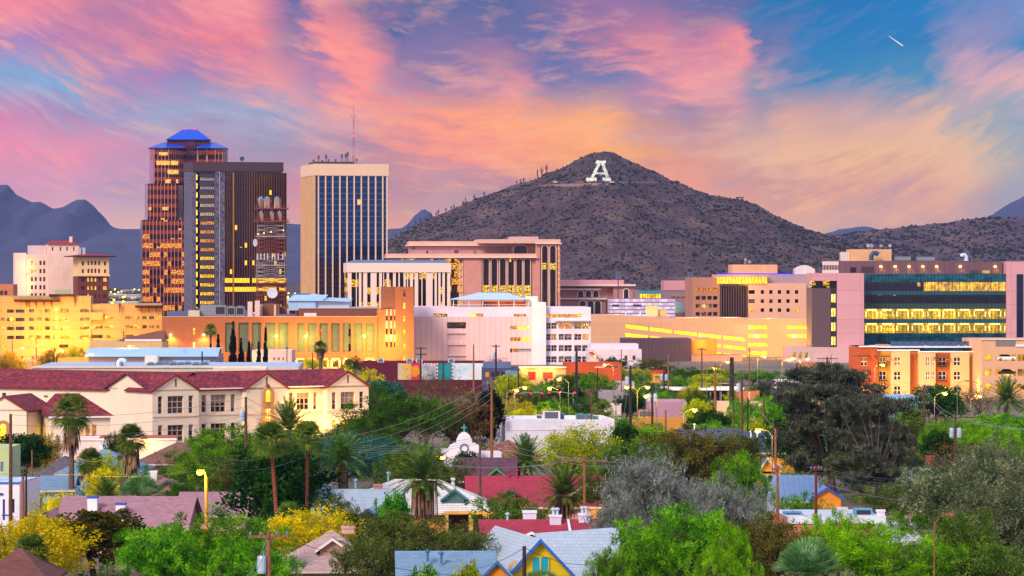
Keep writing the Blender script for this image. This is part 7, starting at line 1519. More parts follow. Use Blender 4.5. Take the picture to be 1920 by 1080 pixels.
palm('date', 1887, 752, 600, 'date palm in front of the garage at the right edge', 1.1, 0, 0, .4)
palm('fan', 1711, 790, 420, 'fan palm with a brown skirt right of the big pine', 1.0, 1.8, 0, .2)
palm('fan', 395, 619, 900, 'fan palm standing before the orange brick building left of the cypresses', 1.0, 0, 0, .3)
palm('fan', 601, 652, 760, 'skirted fan palm in front of the brick building panels', .9, 2.6, 0, .35)
palm('low', 1514, 1085, 250, 'low silvery green fan palm at the bottom edge', 1.1, 0, 0, .3)
palm('low', 1014, 1124, 240, 'yellow green fan palm top below the yellow gable', .8, 0, 0, .25)
palm('low', 262, 935, 325, 'low cluster fan palm in front of the tan shingle roof', .9, 0, 0, .25)
palm('fan', 542, 966, 300, 'small young palm between the trunks of the slender fan palms', .7, 0, 0, .2)
palm('fan', 1130, 770, 545, 'short fan palm behind the white box building', 1.0, 0, 0, .3)
palm('date', 200, 938, 336, 'low dark date palm beside the yellow blooming shrub', .6, 0, 0, .25)
# -------- trees of the photograph: kind, centre, top row, distance, width, label, foliage
for a in [
 ('feather', 395, 960, 268, 300, 'big feathery bright green tree in front of the sodium lamp', LG),
 ('feather', 300, 985, 262, 190, 'bright green feathery tree left of the transformer pole', LG),
 ('feather', 480, 1010, 258, 150, 'feathery green tree around the transformer pole', LG),
 ('bloom', 55, 968, 274, 230, 'large yellow blooming tree at the left edge', LY),
 ('bloom', 118, 925, 320, 110, 'yellow blooming shrub beside the white flat roofed house', LY),
 ('broad', 178, 960, 285, 170, 'dark leafy tree in front of the pink stucco house', leafmat('leaf_reddark', '1e2c08', '36400e', '5a4a14', .25)),
 ('bloom', 585, 955, 292, 160, 'yellow blooming tree below the reddish palm trunks', LY),
 ('broad', 525, 838, 322, 170, 'dark tree mass behind the slender fan palms', LDK),
 ('broad', 560, 905, 318, 120, 'low dark tree between the palm trunks', LDK),
 ('feather', 430, 800, 400, 190, 'light green feathery tree before the school windows', LG),
 ('feather', 380, 840, 372, 200, 'green feathery tree behind the sodium lamp', LG),
 ('olive', 470, 850, 350, 160, 'dense olive green tree right of the sodium lamp', LOL),
 ('olive', 745, 965, 272, 200, 'large olive grey tree in front of the white shingle house', LOL),
 ('olive', 690, 1000, 262, 120, 'olive tree leaning over the pale pink roof', LOL),
 ('olive', 640, 930, 300, 90, 'small grey green tree hiding the thick palm trunk', LOL),
 ('broad', 742, 925, 300, 62, 'round glossy green citrus tree by the red porch', leafmat('leaf_citrus', '1c4a0a', '347a12', '5c9820', .3)),
 ('olive', 870, 985, 270, 120, 'grey green tree left of the yellow clapboard house', LOL),
 ('olive', 960, 925, 306, 130, 'spreading olive tree behind the crimson lower roof', leafmat('leaf_moss', '26400e', '42601a', '6a842a', .3)),
 ('feather', 740, 740, 470, 230, 'wide dark green feathery tree right of the school', leafmat('leaf_mesquite', '1c3c0a', '2e560e', '4a7a1a', .35)),
 ('feather', 690, 790, 430, 180, 'green feathery tree against the right end of the school', leafmat('leaf_mesquite', '', '', '')),
 ('olive', 720, 815, 405, 130, 'blue green tree under the power lines', LBG),
 ('olive', 640, 815, 395, 150, 'blue green shrubby tree below the school windows', LBG),
 ('sparse', 850, 715, 480, 190, 'big brown leafed tree behind the mission chapel', LBR),
 ('sparse', 800, 725, 500, 130, 'reddish brown half bare tree by the mural wall', LBR),
 ('sparse', 815, 690, 620, 80, 'bare twiggy tree in front of the mural wall', LBR),
 ('broad', 920, 730, 470, 55, 'narrow dark evergreen beside the tall brown pole', LCY),
 ('broad', 720, 715, 560, 80, 'small blue grey tree near the end of the school roof', LBG),
 ('bloom', 650, 692, 640, 110, 'yellow lit tree beside the maroon mural wall', LY),
 ('bloom', 1088, 798, 395, 130, 'yellow flowering tree in front of the white box building', LYG),
 ('olive', 755, 840, 370, 100, 'dark olive tree behind the white shingle roof', leafmat('leaf_moss', '', '', '')),
 ('olive', 835, 852, 350, 90, 'olive tree beside the bearded date palm', LOL),
 ('weeper', 1225, 848, 312, 190, 'tall grey weeping tree in the middle of the houses', LGR),
 ('weeper', 1355, 895, 300, 140, 'smaller grey weeping tree right of the tall one', LGR),
 ('weeper', 1160, 935, 285, 110, 'low smoky grey tree beside the lavender chimneys', LGR),
 ('olive', 1180, 825, 370, 150, 'olive green tree left of the grey weeping tree', leafmat('leaf_moss', '', '', '')),
 ('olive', 1290, 800, 390, 180, 'brownish olive tree behind the grey weeping tree', leafmat('leaf_rust', '2e3810', '525a1c', '766a2a', .28)),
 ('olive', 1385, 812, 395, 110, 'grey olive tree left of the navy roof', LOL),
 ('feather', 1385, 850, 340, 120, 'bright green tree behind the smaller weeping tree', LG),
 ('feather', 1275, 950, 262, 260, 'largest bright green tree at the bottom centre', LG),
 ('feather', 1215, 985, 255, 150, 'bright green tree against the pale blue roof', LG),
 ('feather', 1360, 985, 252, 130, 'yellow green tree right of the bottom centre tree', leafmat('leaf_lime', '3a6a06', '5c9a0c', '8cc41c', .45)),
 ('olive', 1450, 968, 262, 170, 'dark branchy brownish tree left of the low silvery palm', leafmat('leaf_rust', '', '', '')),
 ('feather', 1640, 985, 258, 270, 'wide vivid green tree at the bottom right', leafmat('leaf_lime', '', '', '')),
 ('feather', 1575, 960, 275, 110, 'sprawling green branches before the white parapet', leafmat('leaf_lime', '', '', '')),
 ('feather', 1745, 1015, 256, 120, 'green feathery tree right of the wide vivid tree', LG),
 ('pine', 1560, 688, 395, 262, 'huge dark pine towering over the right hand houses', LPN),
 ('pine', 1645, 745, 380, 150, 'smaller dark pine joined to the huge pine', LPN),
 ('olive', 1830, 850, 300, 230, 'large grey green tree at the right edge', leafmat('leaf_tamarisk', '34442a', '546644', '868a62', .35)),
 ('olive', 1890, 905, 282, 170, 'dark grey green tree in the lower right corner', leafmat('leaf_tamarisk', '', '', '')),
 ('weeper', 1860, 820, 330, 150, 'grey drooping tree behind the large right edge tree', leafmat('leaf_tamarisk', '', '', '')),
 ('olive', 1790, 960, 272, 130, 'olive green tree under the unlit street lamp', leafmat('leaf_moss', '', '', '')),
 ('olive', 1850, 1015, 256, 170, 'mossy tree at the lower right corner edge', leafmat('leaf_moss', '', '', '')),
 ('sparse', 1800, 812, 370, 110, 'bare branching tree above the large grey green tree', LBR),
 ('olive', 1690, 905, 345, 130, 'dark olive tree below the white walled house', LOL),
 ('feather', 1510, 925, 325, 120, 'light green tree in front of the blue metal roof', LG),
 ('feather', 1700, 955, 300, 110, 'light green tree behind the white shed', LG),
 ('broad', 1760, 812, 410, 60, 'dark round tree right of the skirted fan palm', LDK),
 ('feather', 1860, 800, 420, 150, 'bright green tree mass above the right edge trees', leafmat('leaf_lime', '', '', '')),
 ('feather', 1780, 790, 460, 130, 'bright green tree beside the skirted fan palm', LG),
 ('feather', 1920, 790, 440, 120, 'bright green tree cut by the right edge', LG),
 ('broad', 1755, 724, 560, 90, 'flat topped dark tree in front of the apartment block', leafmat('leaf_acacia', '16300c', '284c14', '48701e', .3)),
 ('sparse', 1835, 715, 590, 90, 'bare red lit tree before the garage at the right', LBR),
 ('broad', 1600, 722, 560, 70, 'dark tree in front of the left end of the apartments', LDK),
 ('sparse', 1640, 728, 600, 50, 'orange lit bare tree before the apartment block', LOR),
 ('broad', 45, 815, 420, 95, 'dark evergreen beside the pole at the left edge', LDK),
 ('bloom', 85, 815, 432, 60, 'orange lit leafy tree in front of the lit hall windows', LOR),
 ('bloom', 60, 830, 425, 45, 'yellow green lit bush before the hall', LYG),
 ('bloom', 195, 850, 385, 80, 'yellow green tree between the two tall skirted palms', LYG),
 ('olive', 218, 812, 440, 40, 'small dark green tree against the white terrace block', LDK),
 ('sparse', 225, 885, 352, 110, 'bare grey tree in front of the tan shingle roof', LBR),
 ('sparse', 335, 848, 385, 100, 'bare twiggy tree in front of the brown hip roof', LBR),
 ('feather', 335, 900, 345, 90, 'dark green leafy tree right of the tan hip roof', leafmat('leaf_mesquite', '', '', '')),
 ('feather', 1000, 765, 500, 130, 'yellow green tree behind the white box building', LYG),
 ('feather', 1075, 745, 560, 130, 'green tree left of the tall dark pole', leafmat('leaf_mesquite', '', '', '')),
 ('feather', 1150, 780, 520, 100, 'bright green tree behind the right corner of the white box building', LG),
 ('broad', 1172, 795, 455, 50, 'dark tree pressed against the white box building', LDK),
 ('feather', 1225, 795, 480, 140, 'bright green hedge like tree below the pink shop', LG),
 ('broad', 1330, 770, 500, 90, 'dark flat tree left of the tan warehouse', LDK),
 ('feather', 1310, 735, 590, 90, 'green tree below the long white roof', leafmat('leaf_mesquite', '', '', '')),
 ('feather', 1340, 790, 470, 100, 'green tree above the navy roof', LG),
 ('feather', 1290, 690, 760, 100, 'green tree in front of the dark brown theatre', leafmat('leaf_mesquite', '', '', '')),
 ('feather', 1345, 688, 790, 70, 'yellow green tree left of the maroon hip roof', LYG),
 ('olive', 1225, 672, 820, 70, 'olive tree in front of the dark theatre wall', leafmat('leaf_rust', '', '', '')),
 ('feather', 1180, 690, 780, 70, 'yellow green tree right of the white two storey block', LYG),
 ('feather', 1150, 670, 850, 55, 'dark green tree beside the red outside stair', LDK),
 ('feather', 1410, 694, 780, 90, 'green tree under the ramped garage', LG),
 ('feather', 1505, 692, 760, 80, 'green tree in front of the pink podium', LG),
 ('feather', 1440, 760, 520, 80, 'bright green tree beside the yellow lit wall left of the pine', LG),
 ('sparse', 785, 672, 830, 70, 'bare tree in front of the pale panel building', LBR),
 ('sparse', 930, 668, 840, 60, 'reddish bare tree by the pole before the pale panel building', LBR),
 ('olive', 955, 700, 640, 70, 'green lit tree before the blue mural', LYG),
 ('sparse', 1010, 715, 600, 90, 'dark bare tree by the traffic signals', LBR),
 ('feather', 1090, 700, 700, 90, 'dark green tree in front of the orange shops', leafmat('leaf_mesquite', '', '', '')),
 ('bloom', 20, 660, 760, 60, 'orange lit tree at the far left street', LOR),
 ('bloom', 95, 655, 800, 50, 'bare yellow lit tree on the lit street', LOR),
 ('bloom', 140, 650, 860, 45, 'yellow lit tree in front of the parking garage', LY),
 ('feather', 665, 668, 860, 50, 'green tree above the maroon mural wall', leafmat('leaf_mesquite', '', '', '')),
 ('bloom', 585, 670, 880, 45, 'yellow lit shrub before the arched doors', LY),
 ('feather', 610, 700, 560, 100, 'yellow lit tree rising behind the school gable', LYG),
 ('olive', 580, 812, 420, 110, 'dark shrubby tree under the right school windows', LDK),
 ('olive', 650, 805, 430, 90, 'red flecked dark tree at the right school corner', leafmat('leaf_rust', '', '', '')),
 ('feather', 1215, 745, 600, 80, 'small green tree left of the pink cinder block building', leafmat('leaf_mesquite', '', '', '')),
 ('feather', 1270, 705, 700, 70, 'green tree behind the low grey vented roof', LG), ('feather', 1180, 735, 590, 60, 'dark tree behind the very tall dark pole', LDK), ('feather', 1120, 700, 680, 70, 'green tree in front of the orange shop right end', LG),
 ('feather', 1040, 750, 540, 80, 'green tree under the traffic signal arm', LG), ('olive', 1000, 740, 560, 60, 'olive tree beside the short lamp mast', LOL), ('feather', 960, 750, 530, 70, 'yellow green tree behind the narrow evergreen', LYG), ('broad', 1065, 725, 600, 60, 'dark round tree behind the adobe chimney', LDK),
 ('feather', 1460, 740, 560, 70, 'green tree beside the white trailer', LG), ('feather', 1420, 790, 470, 60, 'yellow lit tree at the corner of the tan warehouse', LYG), ('olive', 1500, 780, 430, 120, 'dark tree filling the foot of the huge pine', LDK), ('olive', 1620, 840, 385, 130, 'shadowed olive tree at the foot of the smaller pine', LOL),
 ('feather', 1720, 800, 440, 110, 'green tree between the pine and the skirted palm', LG), ('olive', 1700, 850, 400, 110, 'grey olive tree under the skirted fan palm', LOL), ('feather', 1690, 770, 520, 80, 'light green tree behind the smaller pine', LG), ('feather', 1840, 780, 500, 140, 'yellow green tree below the right edge garage', leafmat('leaf_lime', '', '', '')), ('feather', 1900, 775, 520, 110, 'green tree right under the date palm at the edge', LG),
 ('olive', 1755, 870, 370, 120, 'olive tree left of the bare branching tree', leafmat('leaf_tamarisk', '', '', '')), ('feather', 1240, 830, 420, 110, 'green tree between the navy roof and the box building', LG), ('olive', 1110, 880, 340, 80, 'olive tree behind the wide crossarm pole', LOL),
 ('feather', 705, 720, 540, 70, 'dark green tree behind the blue grey one at the school end', leafmat('leaf_mesquite', '', '', '')), ('olive', 880, 745, 470, 90, 'brown green tree left of the very tall pole', LBR), ('feather', 560, 800, 430, 70, 'green tree left of the dark shrubby tree under the school windows', LG),
 ('feather', 330, 985, 300, 90, 'green tree before the sodium lamp foot', LG), ('broad', 280, 930, 320, 60, 'dark fig tree before the tan roof', LDK), ('bush', 880, 846, 440, 46, 'green bush at the foot of the chapel front', LDK), ('bush', 878, 1056, 250, 62, 'yellow green bush in front of the low blue roof', LYG), ('bush', 790, 1062, 250, 70, 'sparse bush at the left end of the low blue roof', LG), ('feather', 1135, 1030, 250, 90, 'green tree overlapping the pale blue roof at the bottom', LG),
 ('bloom', 190, 880, 345, 60, 'yellow lit shrub behind the pink house chimney', LY),
]:
    kind, px, top, Y, w_, lb, mt = a; tree(kind, px, top, Y, w_, lb, mt)
rt = random.Random(9)
for i in range(30):
    px = rt.uniform(945, 1440); Y = rt.uniform(500, 760)
    if 1225 < px < 1300: Y = rt.uniform(590, 640)
    tree(rt.choice(['feather', 'feather', 'olive', 'broad']), px, HZ + (CH - rt.uniform(3.2, 5.5)) / Y * F, Y, rt.uniform(38, 70), 'small green street tree among the low shops and lots of the middle strip', rt.choice([LG, LYG, leafmat('leaf_mesquite', '', '', ''), leafmat('leaf_moss', '', '', '')]), group='small trees of the middle strip')
BG_ = rng.getstate(); rng.seed(5)
# low growth that nobody could count: one mass of bushes, weeds and hedges between the houses
rs = np.random.RandomState(8); cen, rad = [], []
for _ in range(2700):
    Y = 250 + 560 * rs.uniform() ** 1.25; px = rs.uniform(-220, 2140)
    if 1228 < px < 1300 and 560 < Y < 900: continue
    if Y < 330 and 60 < px < 1120 and rs.uniform() < .55: continue
    c = np.array([PX(px, Y), Y, 0]); r = rs.uniform(.5, 1.25) * (.8 + Y / 900)
    for k in range(5): cen.append(c + rs.normal(size=3) * [r * .6, r * .6, 0] + [0, 0, r * rs.uniform(.3, .9)]); rad.append(r * .6)
V, Q = leaves(rs, np.array(cen), np.array(rad), 24, .17, .06, 0, .4)
tag(link('undergrowth', npmesh('undergrowth', V, Q, [leafmat('undergrowth_leaves', '2a4a0c', '466814', '7a8a24', .35)])), kind='stuff')
# ================================================================== POLES, WIRES, LAMPS, VEHICLES
POLE, POLD, POLR = bark('4a342a', '6a4c3c'), bark('241c20', '3a2e30'), bark('7a4a30', '9a6240')
GALV, INS = paint('9aa2ae', .45, .1, .3, .5), paint('6a86a4', .4)
PT = {}
def pole(px, top, label, z=11.0, mat=POLE, arms=1, trans=0, r=.15, key=None, aw=1.2, cat='utility pole', Y=None):
    Y = Y or (CH - z) * F / (top - HZ); o = thing('utility_pole', label, cat, (PX(px, Y), Y, 0), rng.uniform(-.25, .25)); zt = PZ(top, Y)
    MB().tube([(0, 0, -.3), (0, 0, zt * .5), (0, 0, zt)], [r * 1.15, r, r * .75], 8).build('pole', mat, o)
    for a in range(arms):
        za = zt - .35 - a * 1.1; MB().box(-aw, aw, -.2, -.08, za - .07, za + .07).build('crossarm', mat, o)
        for q in (-aw * .92, -aw * .4, aw * .4, aw * .92): MB().lathe([(.04, za + .07), (.07, za + .14), (.07, za + .26), (.02, za + .3)], 6, (q, -.14)).build('insulator', INS, o)
    for i in range(trans):
        q = -.42 if i == 0 else .42; tk = MB().lathe([(.05, zt - 2.6), (.26, zt - 2.55), (.28, zt - 2.4), (.28, zt - 1.65), (.22, zt - 1.5), (.05, zt - 1.48)], 12, (q, -.12)).build('transformer', paint('a8bccc', .4), o); MB().lathe([(.04, zt - 1.5), (.05, zt - 1.25), (.02, zt - 1.2)], 6, (q + .1, -.12)).build('bushing', INS, tk)
    if key: PT[key] = Vector((PX(px, Y), Y, zt - .1))
    return o
for a in [
 (504, 995, 'weathered utility pole with crossarm and grey transformer at the bottom left centre', 9.6, POLR, 1, 1, .16, 'a'),
 (20, 776, 'tall wooden pole in front of the lit school hall at the left edge', 12, POLE, 0, 0, .17, 'b'), (49, 871, 'thin dark pole beside the white flat roofed house', 9, POLD, 0, 0, .1, 'c'), (43, 893, 'short stout wooden pole next to the thin dark one', 7.5, POLR, 0, 0, .16), (60, 844, 'thin brown pole in front of the grey cottage roof', 8, POLR, 0, 0, .09),
 (461, 744, 'tall brown pole with stacked insulators in front of the school portal', 12, POLE, 0, 1, .17, 'd'), (597, 824, 'stout wooden pole right of the slender fan palms', 9.5, POLE, 0, 0, .16, 'e'), (922, 707, 'very tall brown pole beside the narrow evergreen', 12.5, POLR, 0, 0, .17, 'f'), (900, 817, 'brown pole in front of the chapel side wall', 9.5, POLE, 1, 0, .14, 'g', .5), (1096, 856, 'wooden pole with wide crossarm right of the broad date palm', 9.5, POLR, 1, 0, .14, 'h', 2.0), (1048, 866, 'grey pole stub behind the crimson roof date palm', 8.6, POLE, 0, 0, .12), (983, 1024, 'dark pole in front of the yellow gable', 7.2, POLD, 0, 0, .16, 'i'),
 (1081, 650, 'tall thick dark pole in front of the white office wing', 13, POLD, 0, 1, .24, 'j'), (1182, 685, 'very tall dark pole at the right corner of the white box building', 13, POLD, 1, 1, .2, 'k', .8), (1223, 718, 'dark pole with twin transformers in front of the pink cinder block building', 10, POLD, 0, 2, .16, 'l'), (1248, 769, 'reddish pole in front of the yellow lit shed', 9.5, POLR, 0, 0, .13, 'm'), (1341, 683, 'orange brown pole with crossarm by the maroon kiosk', 11, POLR, 1, 0, .2, 'n', 2), (1372, 670, 'thickest dark pole right of the maroon kiosk', 11.5, POLD, 0, 0, .42, 'o'), (1391, 697, 'tall brown pole left of the pine, in front of the navy roof', 12.5, POLE, 0, 1, .18, 'p'), (1432, 717, 'brown pole with slanted crossarm beside the rolled door shed', 10, POLE, 1, 0, .16, 'q', 1.2), (1454, 803, 'brown pole beside the floodlit orange gable', 8.8, POLR, 0, 0, .14, 'r'), (1458, 872, 'reddish pole with wires before the blue metal roof', 8.6, POLR, 1, 0, .13, 's', .5), (1530, 873, 'dark red pole standing in the light green tree below the pine', 8.6, bark('5a2018', '7a3024'), 1, 0, .14, 't', .5), (1733, 721, 'pole with four stacked insulator arms in front of the flat topped tree', 10, POLE, 4, 0, .16, 'u', .7), (1791, 777, 'pole with wide crossarm above the bright green trees at the right', 9.5, POLE, 1, 2, .15, 'v', 2.6),
 (1405, 653, 'slim pole in front of the ramped garage right walls', 10.5, POLE, 0, 0, .14, 'w'), (1253, 665, 'brown pole with bent lamp arm before the dark theatre', 10, POLR, 0, 0, .16), (1316, 652, 'pole with small crossarm in front of the gold wall', 10.5, POLE, 1, 0, .18, 'x', .9), (1245, 686, 'thin dark pole right of the red roofed shop', 9, POLD, 0, 2, .14), (1109, 728, 'pole with crossarm above the white adobe building', 9.5, POLE, 1, 0, .12, None, 1.4), (1551, 669, 'dark pole with crossarm in front of the pink podium', 10, POLD, 1, 0, .2, 'y', 2.0), (1494, 680, 'pole with twin lamps before the pink podium', 9, POLD, 0, 0, .14), (1402, 745, 'dark green pole in front of the tan warehouse', 8.5, POLD, 0, 0, .12), (1374, 760, 'grey pole above the dark flat tree', 8, POLE, 0, 0, .12), (831, 676, 'thin black pole in front of the teal mural', 9.5, POLD, 0, 0, .14), (789, 650, 'pole with crossarm in front of the pale panel building', 11.5, POLD, 2, 0, .17, None, 1.0), (930, 646, 'dark pole right of the bare tree by the panel building', 11.5, POLD, 1, 1, .2, None, .8), (888, 646, 'orange lit pole in the middle of the panel building', 11.5, POLR, 0, 0, .17), (232, 620, 'dark pole in front of the brick roof hump', 11, POLD, 0, 0, .16, 'z'), (379, 659, 'dark stub pole in front of the warehouse awning', 8, POLD, 0, 0, .2), (471, 645, 'brown pole between the cypresses', 10.5, POLE, 0, 0, .16), (538, 650, 'thin tall pole right of the pink stucco building', 10, POLE, 0, 0, .12), (586, 661, 'thin pole in front of the arched doorways', 9.5, POLD, 0, 0, .13), (1120, 690, 'thin dark pole in front of the orange shop', 9, POLD, 0, 0, .12), (1165, 655, 'thin red lit pole beside the white two storey block', 11, POLR, 0, 0, .12), (954, 706, 'thin black pole in front of the purple building', 8.5, POLD, 0, 0, .11), (972, 690, 'dark pole at the corner of the blue mural', 9, POLD, 1, 0, .13, None, .6), (68, 628, 'thin dark pole on the lit left street', 10, POLD, 0, 0, .13), (23, 638, 'thin bent signal pole at the far left street', 9, POLD, 0, 0, .12)]:
    key = a[8] if len(a) > 8 else None; pole(a[0], a[1], a[2], a[3], a[4], a[5], a[6], a[7], key, a[9] if len(a) > 9 else 1.2)
WIRE, WIRD = paint('74808e', .5, .05, .3, .2), paint('2a2630', .5)
def P3(px, py, Y): return Vector((PX(px, Y), Y, PZ(py, Y)))
def wire(a, b, label, n=1, gap=.45, sag=.8, mat=WIRE, r=.022, dz=0.0, horiz=False):
    d = (b - a).normalized(); s = Vector((-d.y, d.x, 0))
    for i in range(n):
        off = s * (i - (n - 1) / 2) * gap if horiz else Vector((0, 0, -i * gap - dz)); m = MB(); pts = []
        for k in range(13): t = k / 12; pts.append(a.lerp(b, t) + off - Vector((0, 0, sag * 4 * t * (1 - t))))
        m.tube(pts, r * .8, 4); o = m.build('power_line', mat); tag(o, label, 'power line', 'parallel lines: ' + label[:40] if n > 1 else None)
W = lambda a, b, lb, **k: wire(PT[a] if isinstance(a, str) else P3(*a), PT[b] if isinstance(b, str) else P3(*b), lb, **k)
W('b', 'd', 'power line from the hall pole to the pole before the school portal', n=3, gap=.95, r=.025)
W((-40, 872, 330), 'c', 'power line running off the left edge from the thin dark pole', n=2, gap=.5)
W((20, 873, 262), (480, 857, 330), 'pale service cable crossing low behind the sodium lamp', sag=1.3, r=.035); W((480, 857, 330), (640, 800, 360), 'pale service cable rising towards the school corner', sag=.2, r=.03)
W('d', (683, 815, 395), 'power line from the portal pole into the blue green trees', n=3, gap=.8)
W((655, 818, 330), 'f', 'power line climbing from the blue green trees to the very tall brown pole', n=4, gap=.85, sag=1.0, r=.024)
W('e', 'g', 'bundle cable from the stout pole to the chapel pole', n=4, gap=.22, sag=.7, r=.028); W((400, 860, 300), 'e', 'power line from the dark tree to the stout pole', n=2, gap=.9)
W('g', (1245, 868, 320), 'power line from the chapel pole into the grey weeping tree', n=2, gap=.5); W((780, 862, 318), 'h', 'power line through the broad date palm to the wide crossarm', n=2, gap=.9, horiz=True, r=.026); W('h', (1245, 858, 300), 'power line from the wide crossarm into the grey weeping tree', n=2, gap=.9, horiz=True, r=.026)
W('a', (1000, 1078, 245), 'dark wire falling from the transformer pole across the pale pink roof', mat=WIRD, sag=1.0, r=.025); W('a', (440, 1090, 190), 'wire from the transformer pole to the lower left', n=2, gap=.5); W('i', (1130, 1056, 262), 'dark wire from the yellow gable pole across the pale blue roof', mat=WIRD, sag=.5, r=.025); W((875, 1068, 262), 'i', 'dark wire left of the yellow gable pole', mat=WIRD, sag=.3, r=.022)
W('s', 't', 'power line between the reddish poles before the blue metal roof', n=3, gap=.45, r=.026); W('t', (1760, 900, 330), 'power line from the dark red pole under the pine', n=3, gap=.45, r=.026, sag=.4); W('s', (1765, 945, 300), 'long pale cable sloping right to the unlit lamp', sag=.7, r=.03); W('s', (1755, 955, 268), 'lower pale cable along the light green trees', sag=.6, dz=3.2, r=.03)
W('p', 'k', 'power line between the two tallest poles of the middle', n=3, gap=.6, mat=WIRD); W('k', 'j', 'power line between the dark poles above the adobe building', n=3, gap=.6, mat=WIRD); W('j', 'f', 'power line from the thick dark pole to the very tall brown pole', n=2, gap=.6, mat=WIRD); W('p', 'q', 'short power line left of the pine', n=2, gap=.5, mat=WIRD); W('n', 'q', 'power line over the rolled door shed', n=2, gap=.5, mat=WIRD, horiz=True); W('x', 'w', 'power line before the ramped garage', n=3, gap=.5, mat=WIRD); W('w', 'y', 'power line before the pink podium', n=3, gap=.5, mat=WIRD); W('y', 'u', 'power line across the apartment fronts', n=3, gap=.6, mat=WIRD); W('u', (1990, 760, 520), 'power line passing the date palm at the right edge', n=2, gap=.6); W('v', (1990, 800, 380), 'power line right of the wide crossarm', n=3, gap=1.2, horiz=True); W('u', 'v', 'power line dropping to the wide crossarm', n=2, gap=.5); W('x', (1080, 664, 700), 'power line in front of the dark theatre', n=3, gap=.5, mat=WIRD); W('p', 'r', 'service drop over the navy roof', mat=WIRE, r=.025)
W('k', (1152, 860, 465), 'white cable looping down beside the white box building', sag=1.5, r=.05)

# ------------------------------------------------------------------ street lamps
def cobra(px, top, label, z=8.5, arm=1, lit=700, col=(1, .48, .05), hexc='ffc030', mat=paint('6c6862', .6), r=.05, Y=None, both=False, glowk=40, armlen=1.2):
    Y = Y or (CH - z) * F / (top - HZ); z = PZ(top, Y); o = thing('street_lamp', label, 'street lamp', (PX(px, Y), Y, 0))
    MB().tube([(0, 0, -.2), (0, 0, z * .5), (0, 0, z - .5)], [r * 1.5, r * 1.2, r], 8).build('pole', mat, o)
    for s in ((arm, -arm) if both else (arm,)):
        MB().tube([(0, 0, z - .7), (s * armlen * .35, 0, z - .15), (s * armlen * .75, 0, z), (s * armlen, 0, z)], r * .6, 6).build('arm', mat, o)
        hd = MB().box(s * armlen - .1, s * armlen + .1, -.16, .16, z - .02, z + .14).box(s * armlen + (.1 if s > 0 else -.55), s * armlen + (.55 if s > 0 else -.1), -.18, .18, z - .04, z + .16).build('lamp_head', mat, o)
        if lit: MB().lathe([(.06, z - .3), (.24, z - .2), (.26, z - .045)], 10, (s * armlen + s * .3, 0)).build('lamp_bulb', lampglow(hexc, glowk), hd)
        if lit: lamp((PX(px, Y) + s * (armlen + .3), Y - .25, z - .35), lit * 4.5, col, .15)
    return o
cobra(387, 884, 'glowing orange sodium lamp on a steel post among the left trees', 8.2, -1, 520, (1, .42, .02), 'ffa818', paint('c89038', .5), .13, None, False, 60, .25)
lamp((PX(388, 294), 294, PZ(900, 294)), 90, (1, .45, .03), .1)
cobra(1752, 966, 'unlit curved arm lamp on a wooden pole at the lower right', 7.4, 1, 0, mat=POLR, armlen=.9)
for a in [
 (1195, 725, 'twin orange lamp above the pink cinder block building', 9, 1, 600, True), (1281, 768, 'glowing lamp at the right end of the pink cinder block building', 7.5, 1, 380, False), (1232, 742, 'yellow lit mast lamp beside the twin transformers', 8.5, -1, 300, False), (1066, 710, 'orange lamp in front of the orange shop', 9, -1, 500, False), (1640, 684, 'starry bright lamp at the left end of the apartments', 9, 1, 900, False), (1752, 737, 'curved white lamp in front of the flat topped tree', 8.5, 1, 350, False), (1795, 715, 'dark square lamp post before the apartments', 9, 1, 0, False), (1230, 686, 'pale curved lamp left of the dark theatre', 10, 1, 0, False), (1208, 690, 'white curved lamp by the yellow green tree', 9, 1, 0, False), (1420, 668, 'glowing lamp under the ramped garage', 8, 1, 900, False), (1466, 674, 'second glowing lamp right of the one under the ramped garage', 8, 1, 900, False), (1500, 672, 'twin lamp before the pink podium windows', 8.5, 1, 600, True), (1350, 678, 'small bright lamp below the gold wall', 8, 1, 400, False), (965, 726, 'yellow lit signal mast with long arm at the middle street', 8.5, 1, 420, False), (950, 731, 'short pale lamp mast left of the long armed signal mast', 8, 1, 260, False), (1050, 727, 'curved lamp leaning left over the middle street', 8.5, -1, 350, False), (1155, 740, 'curved grey lamp before the low pale blue roof', 8, 1, 0, False), (67, 644, 'curved lamp left of the lit kiosk', 9, 1, 900, False), (30, 652, 'bright lamp at the far left edge of the lit street', 9, 1, 1100, False), (104, 657, 'bright lamp in front of the parking garage stair', 8.5, 1, 1100, False), (255, 648, 'dark bent lamp before the orange brick wall', 9, -1, 600, False), (348, 650, 'dark bent lamp in front of the wall glow on the brick building', 9, -1, 0, False), (160, 664, 'bright lamp right of the lit kiosk', 8, 1, 900, False), (1150, 683, 'tall yellow lamp post beside the parked white car', 9, -1, 380, False), (1640, 742, 'low yellow lamp in the trees before the apartments', 5, 1, 240, False), (1820, 742, 'low lamp glowing before the garage at the right', 5, 1, 300, False), (1325, 690, 'yellow lamp behind the yellow green tree', 8, 1, 350, False), (455, 866, 'small orange lamp in the olive tree right of the sodium lamp', 6.5, 1, 60, False), (1448, 806, 'orange lamp on a short arm above the navy roof', 9, -1, 180, False), (803, 856, 'fiery orange lamp left of the chapel', 5.5, 1, 160, False)]:
    cobra(a[0], a[1], a[2], a[3], a[4], a[5], both=a[6])
